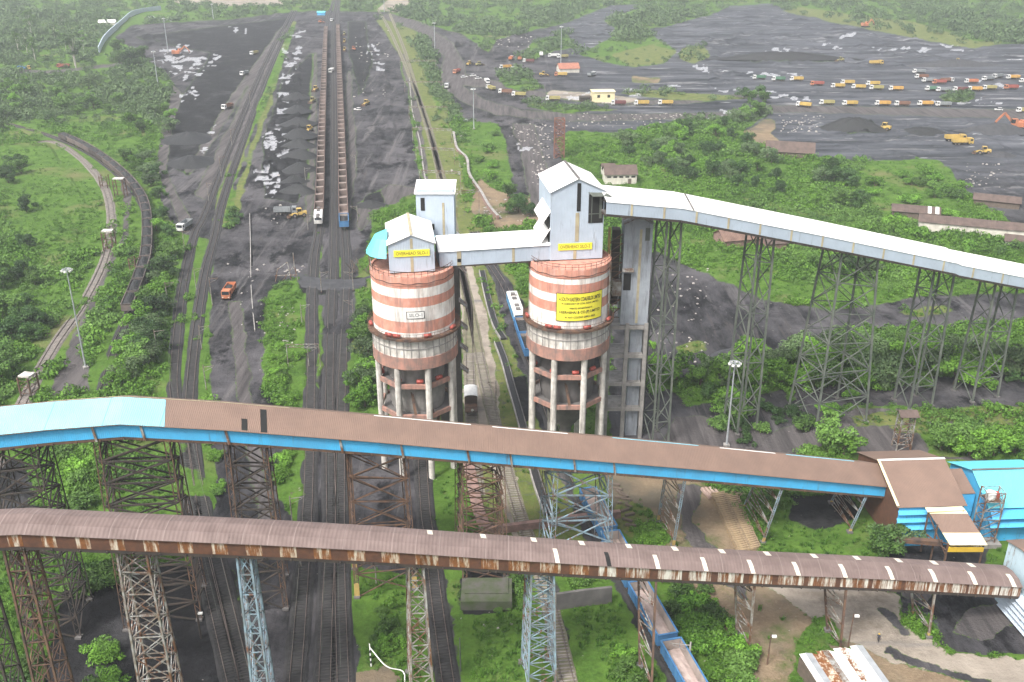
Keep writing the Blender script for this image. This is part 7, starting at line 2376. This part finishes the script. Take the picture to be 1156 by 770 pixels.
thicket('bush', [(756, 672), (800, 665), (812, 700), (845, 740), (858, 790), (800, 800), (772, 730)], 34, .95, 1.6, 'dense bright bush in the clump between the wagons and the tan yard', 'bushes between wagons and yard', [1, 3, 0], 21, 9)
thicket('bush', [(705, 720), (725, 715), (738, 790), (690, 800)], 8, .7, 1.1, 'leafy bush in the grass left of the blue wagons', 'bushes left of the wagons', [0, 1], 22, 9)
thicket('bush', [(398, 690), (450, 680), (460, 740), (405, 745)], 14, .45, .9, 'low leafy bush in the grass left of the slender white trestle', 'bushes left of the slender trestle', [0, 1], 23, 9)
thicket('bush', [(70, 650), (135, 645), (140, 662), (80, 672)], 9, 1.1, 1.8, 'dark leafy bush in the shade under the front gallery at the left', 'bushes in the shade at the left', [0, 2], 24, 10)
thicket('bush', [(95, 740), (125, 735), (130, 790), (90, 790)], 6, 1.1, 1.6, 'bush at the bottom left beside the tall lattice trestle', 'bushes at the bottom left', [0, 1], 25, 9)
thicket('bush', [(0, 750), (30, 745), (45, 800), (0, 800)], 6, 1.1, 1.6, 'bush in the bottom left corner', 'bushes in the corner', [0, 2], 26, 9)
thicket('bush', [(40, 520), (120, 512), (118, 580), (50, 600)], 12, 1.2, 2.0, 'leafy bush between the two dark trestles at the left', 'bushes between the dark trestles', [0, 1], 27, 11)
thicket('bush', [(228, 515), (246, 512), (248, 590), (230, 585)], 7, .8, 1.3, 'bush in the strip beside the siding below the blue sided gallery', 'bushes beside the siding', [1, 0], 28, 8)

thicket('bush', [(518, 668), (582, 664), (585, 692), (520, 696)], 7, .35, .7, 'small weed bush around the mossy concrete plinth', 'weeds at the plinth', [0, 1], 41, 7)
# ------------------------------------------------------------------ light and air
w = bpy.data.worlds.new('World'); S.world = w; w.use_nodes = True
nt = w.node_tree
sky = nt.nodes.new('ShaderNodeTexSky'); sky.sky_type = 'NISHITA'; sky.sun_disc = False
SUN_EL, SUN_AZ = math.radians(54), math.radians(-140)     # azimuth measured from +y towards +x
sky.sun_elevation = SUN_EL; sky.sun_rotation = SUN_AZ
sky.dust_density = 6.0; sky.air_density = 1.0; sky.ozone_density = 1.0
hs = nt.nodes.new('ShaderNodeHueSaturation'); hs.inputs['Saturation'].default_value = 0.35
bgn = nt.nodes['Background']
nt.links.new(sky.outputs[0], hs.inputs['Color']); nt.links.new(hs.outputs[0], bgn.inputs['Color'])
bgn.inputs['Strength'].default_value = 0.10
sd = bpy.data.lights.new('sun', 'SUN'); sd.energy = 1.5; sd.angle = math.radians(11); sd.color = (1.0, 0.97, 0.92)
so = bpy.data.objects.new('sun', sd); COL.objects.link(so)
dirv = Vector((math.sin(SUN_AZ) * math.cos(SUN_EL), math.cos(SUN_AZ) * math.cos(SUN_EL), math.sin(SUN_EL)))
so.rotation_euler = dirv.to_track_quat('Z', 'Y').to_euler()
so.location = (0, 0, 200)

HAZE = 0.00022
hm = bpy.data.materials.new('pale haze'); hm.use_nodes = True
hn_ = hm.node_tree
hn_.nodes.remove(hn_.nodes['Principled BSDF'])
pv = hn_.nodes.new('ShaderNodeVolumePrincipled')
pv.inputs['Color'].default_value = (0.86, 0.90, 0.95, 1); pv.inputs['Density'].default_value = HAZE; pv.inputs['Anisotropy'].default_value = 0.2
hn_.links.new(pv.outputs[0], hn_.nodes['Material Output'].inputs['Volume'])
if HAZE > 0:
    hz = MB().box2((-16000, -60, -2.0), (16000, 16000, 109)).build('haze', hm)
    tag(hz, None, None, None, 'stuff')
S.cycles.volume_max_steps = 64
S.cycles.volume_bounces = 1
S.view_settings.view_transform = 'Standard'
S.view_settings.look = 'None'
S.view_settings.exposure = 1.45
S.view_settings.gamma = 1.0
S.cycles.max_bounces = 5
S.cycles.diffuse_bounces = 3
S.cycles.use_denoising = True
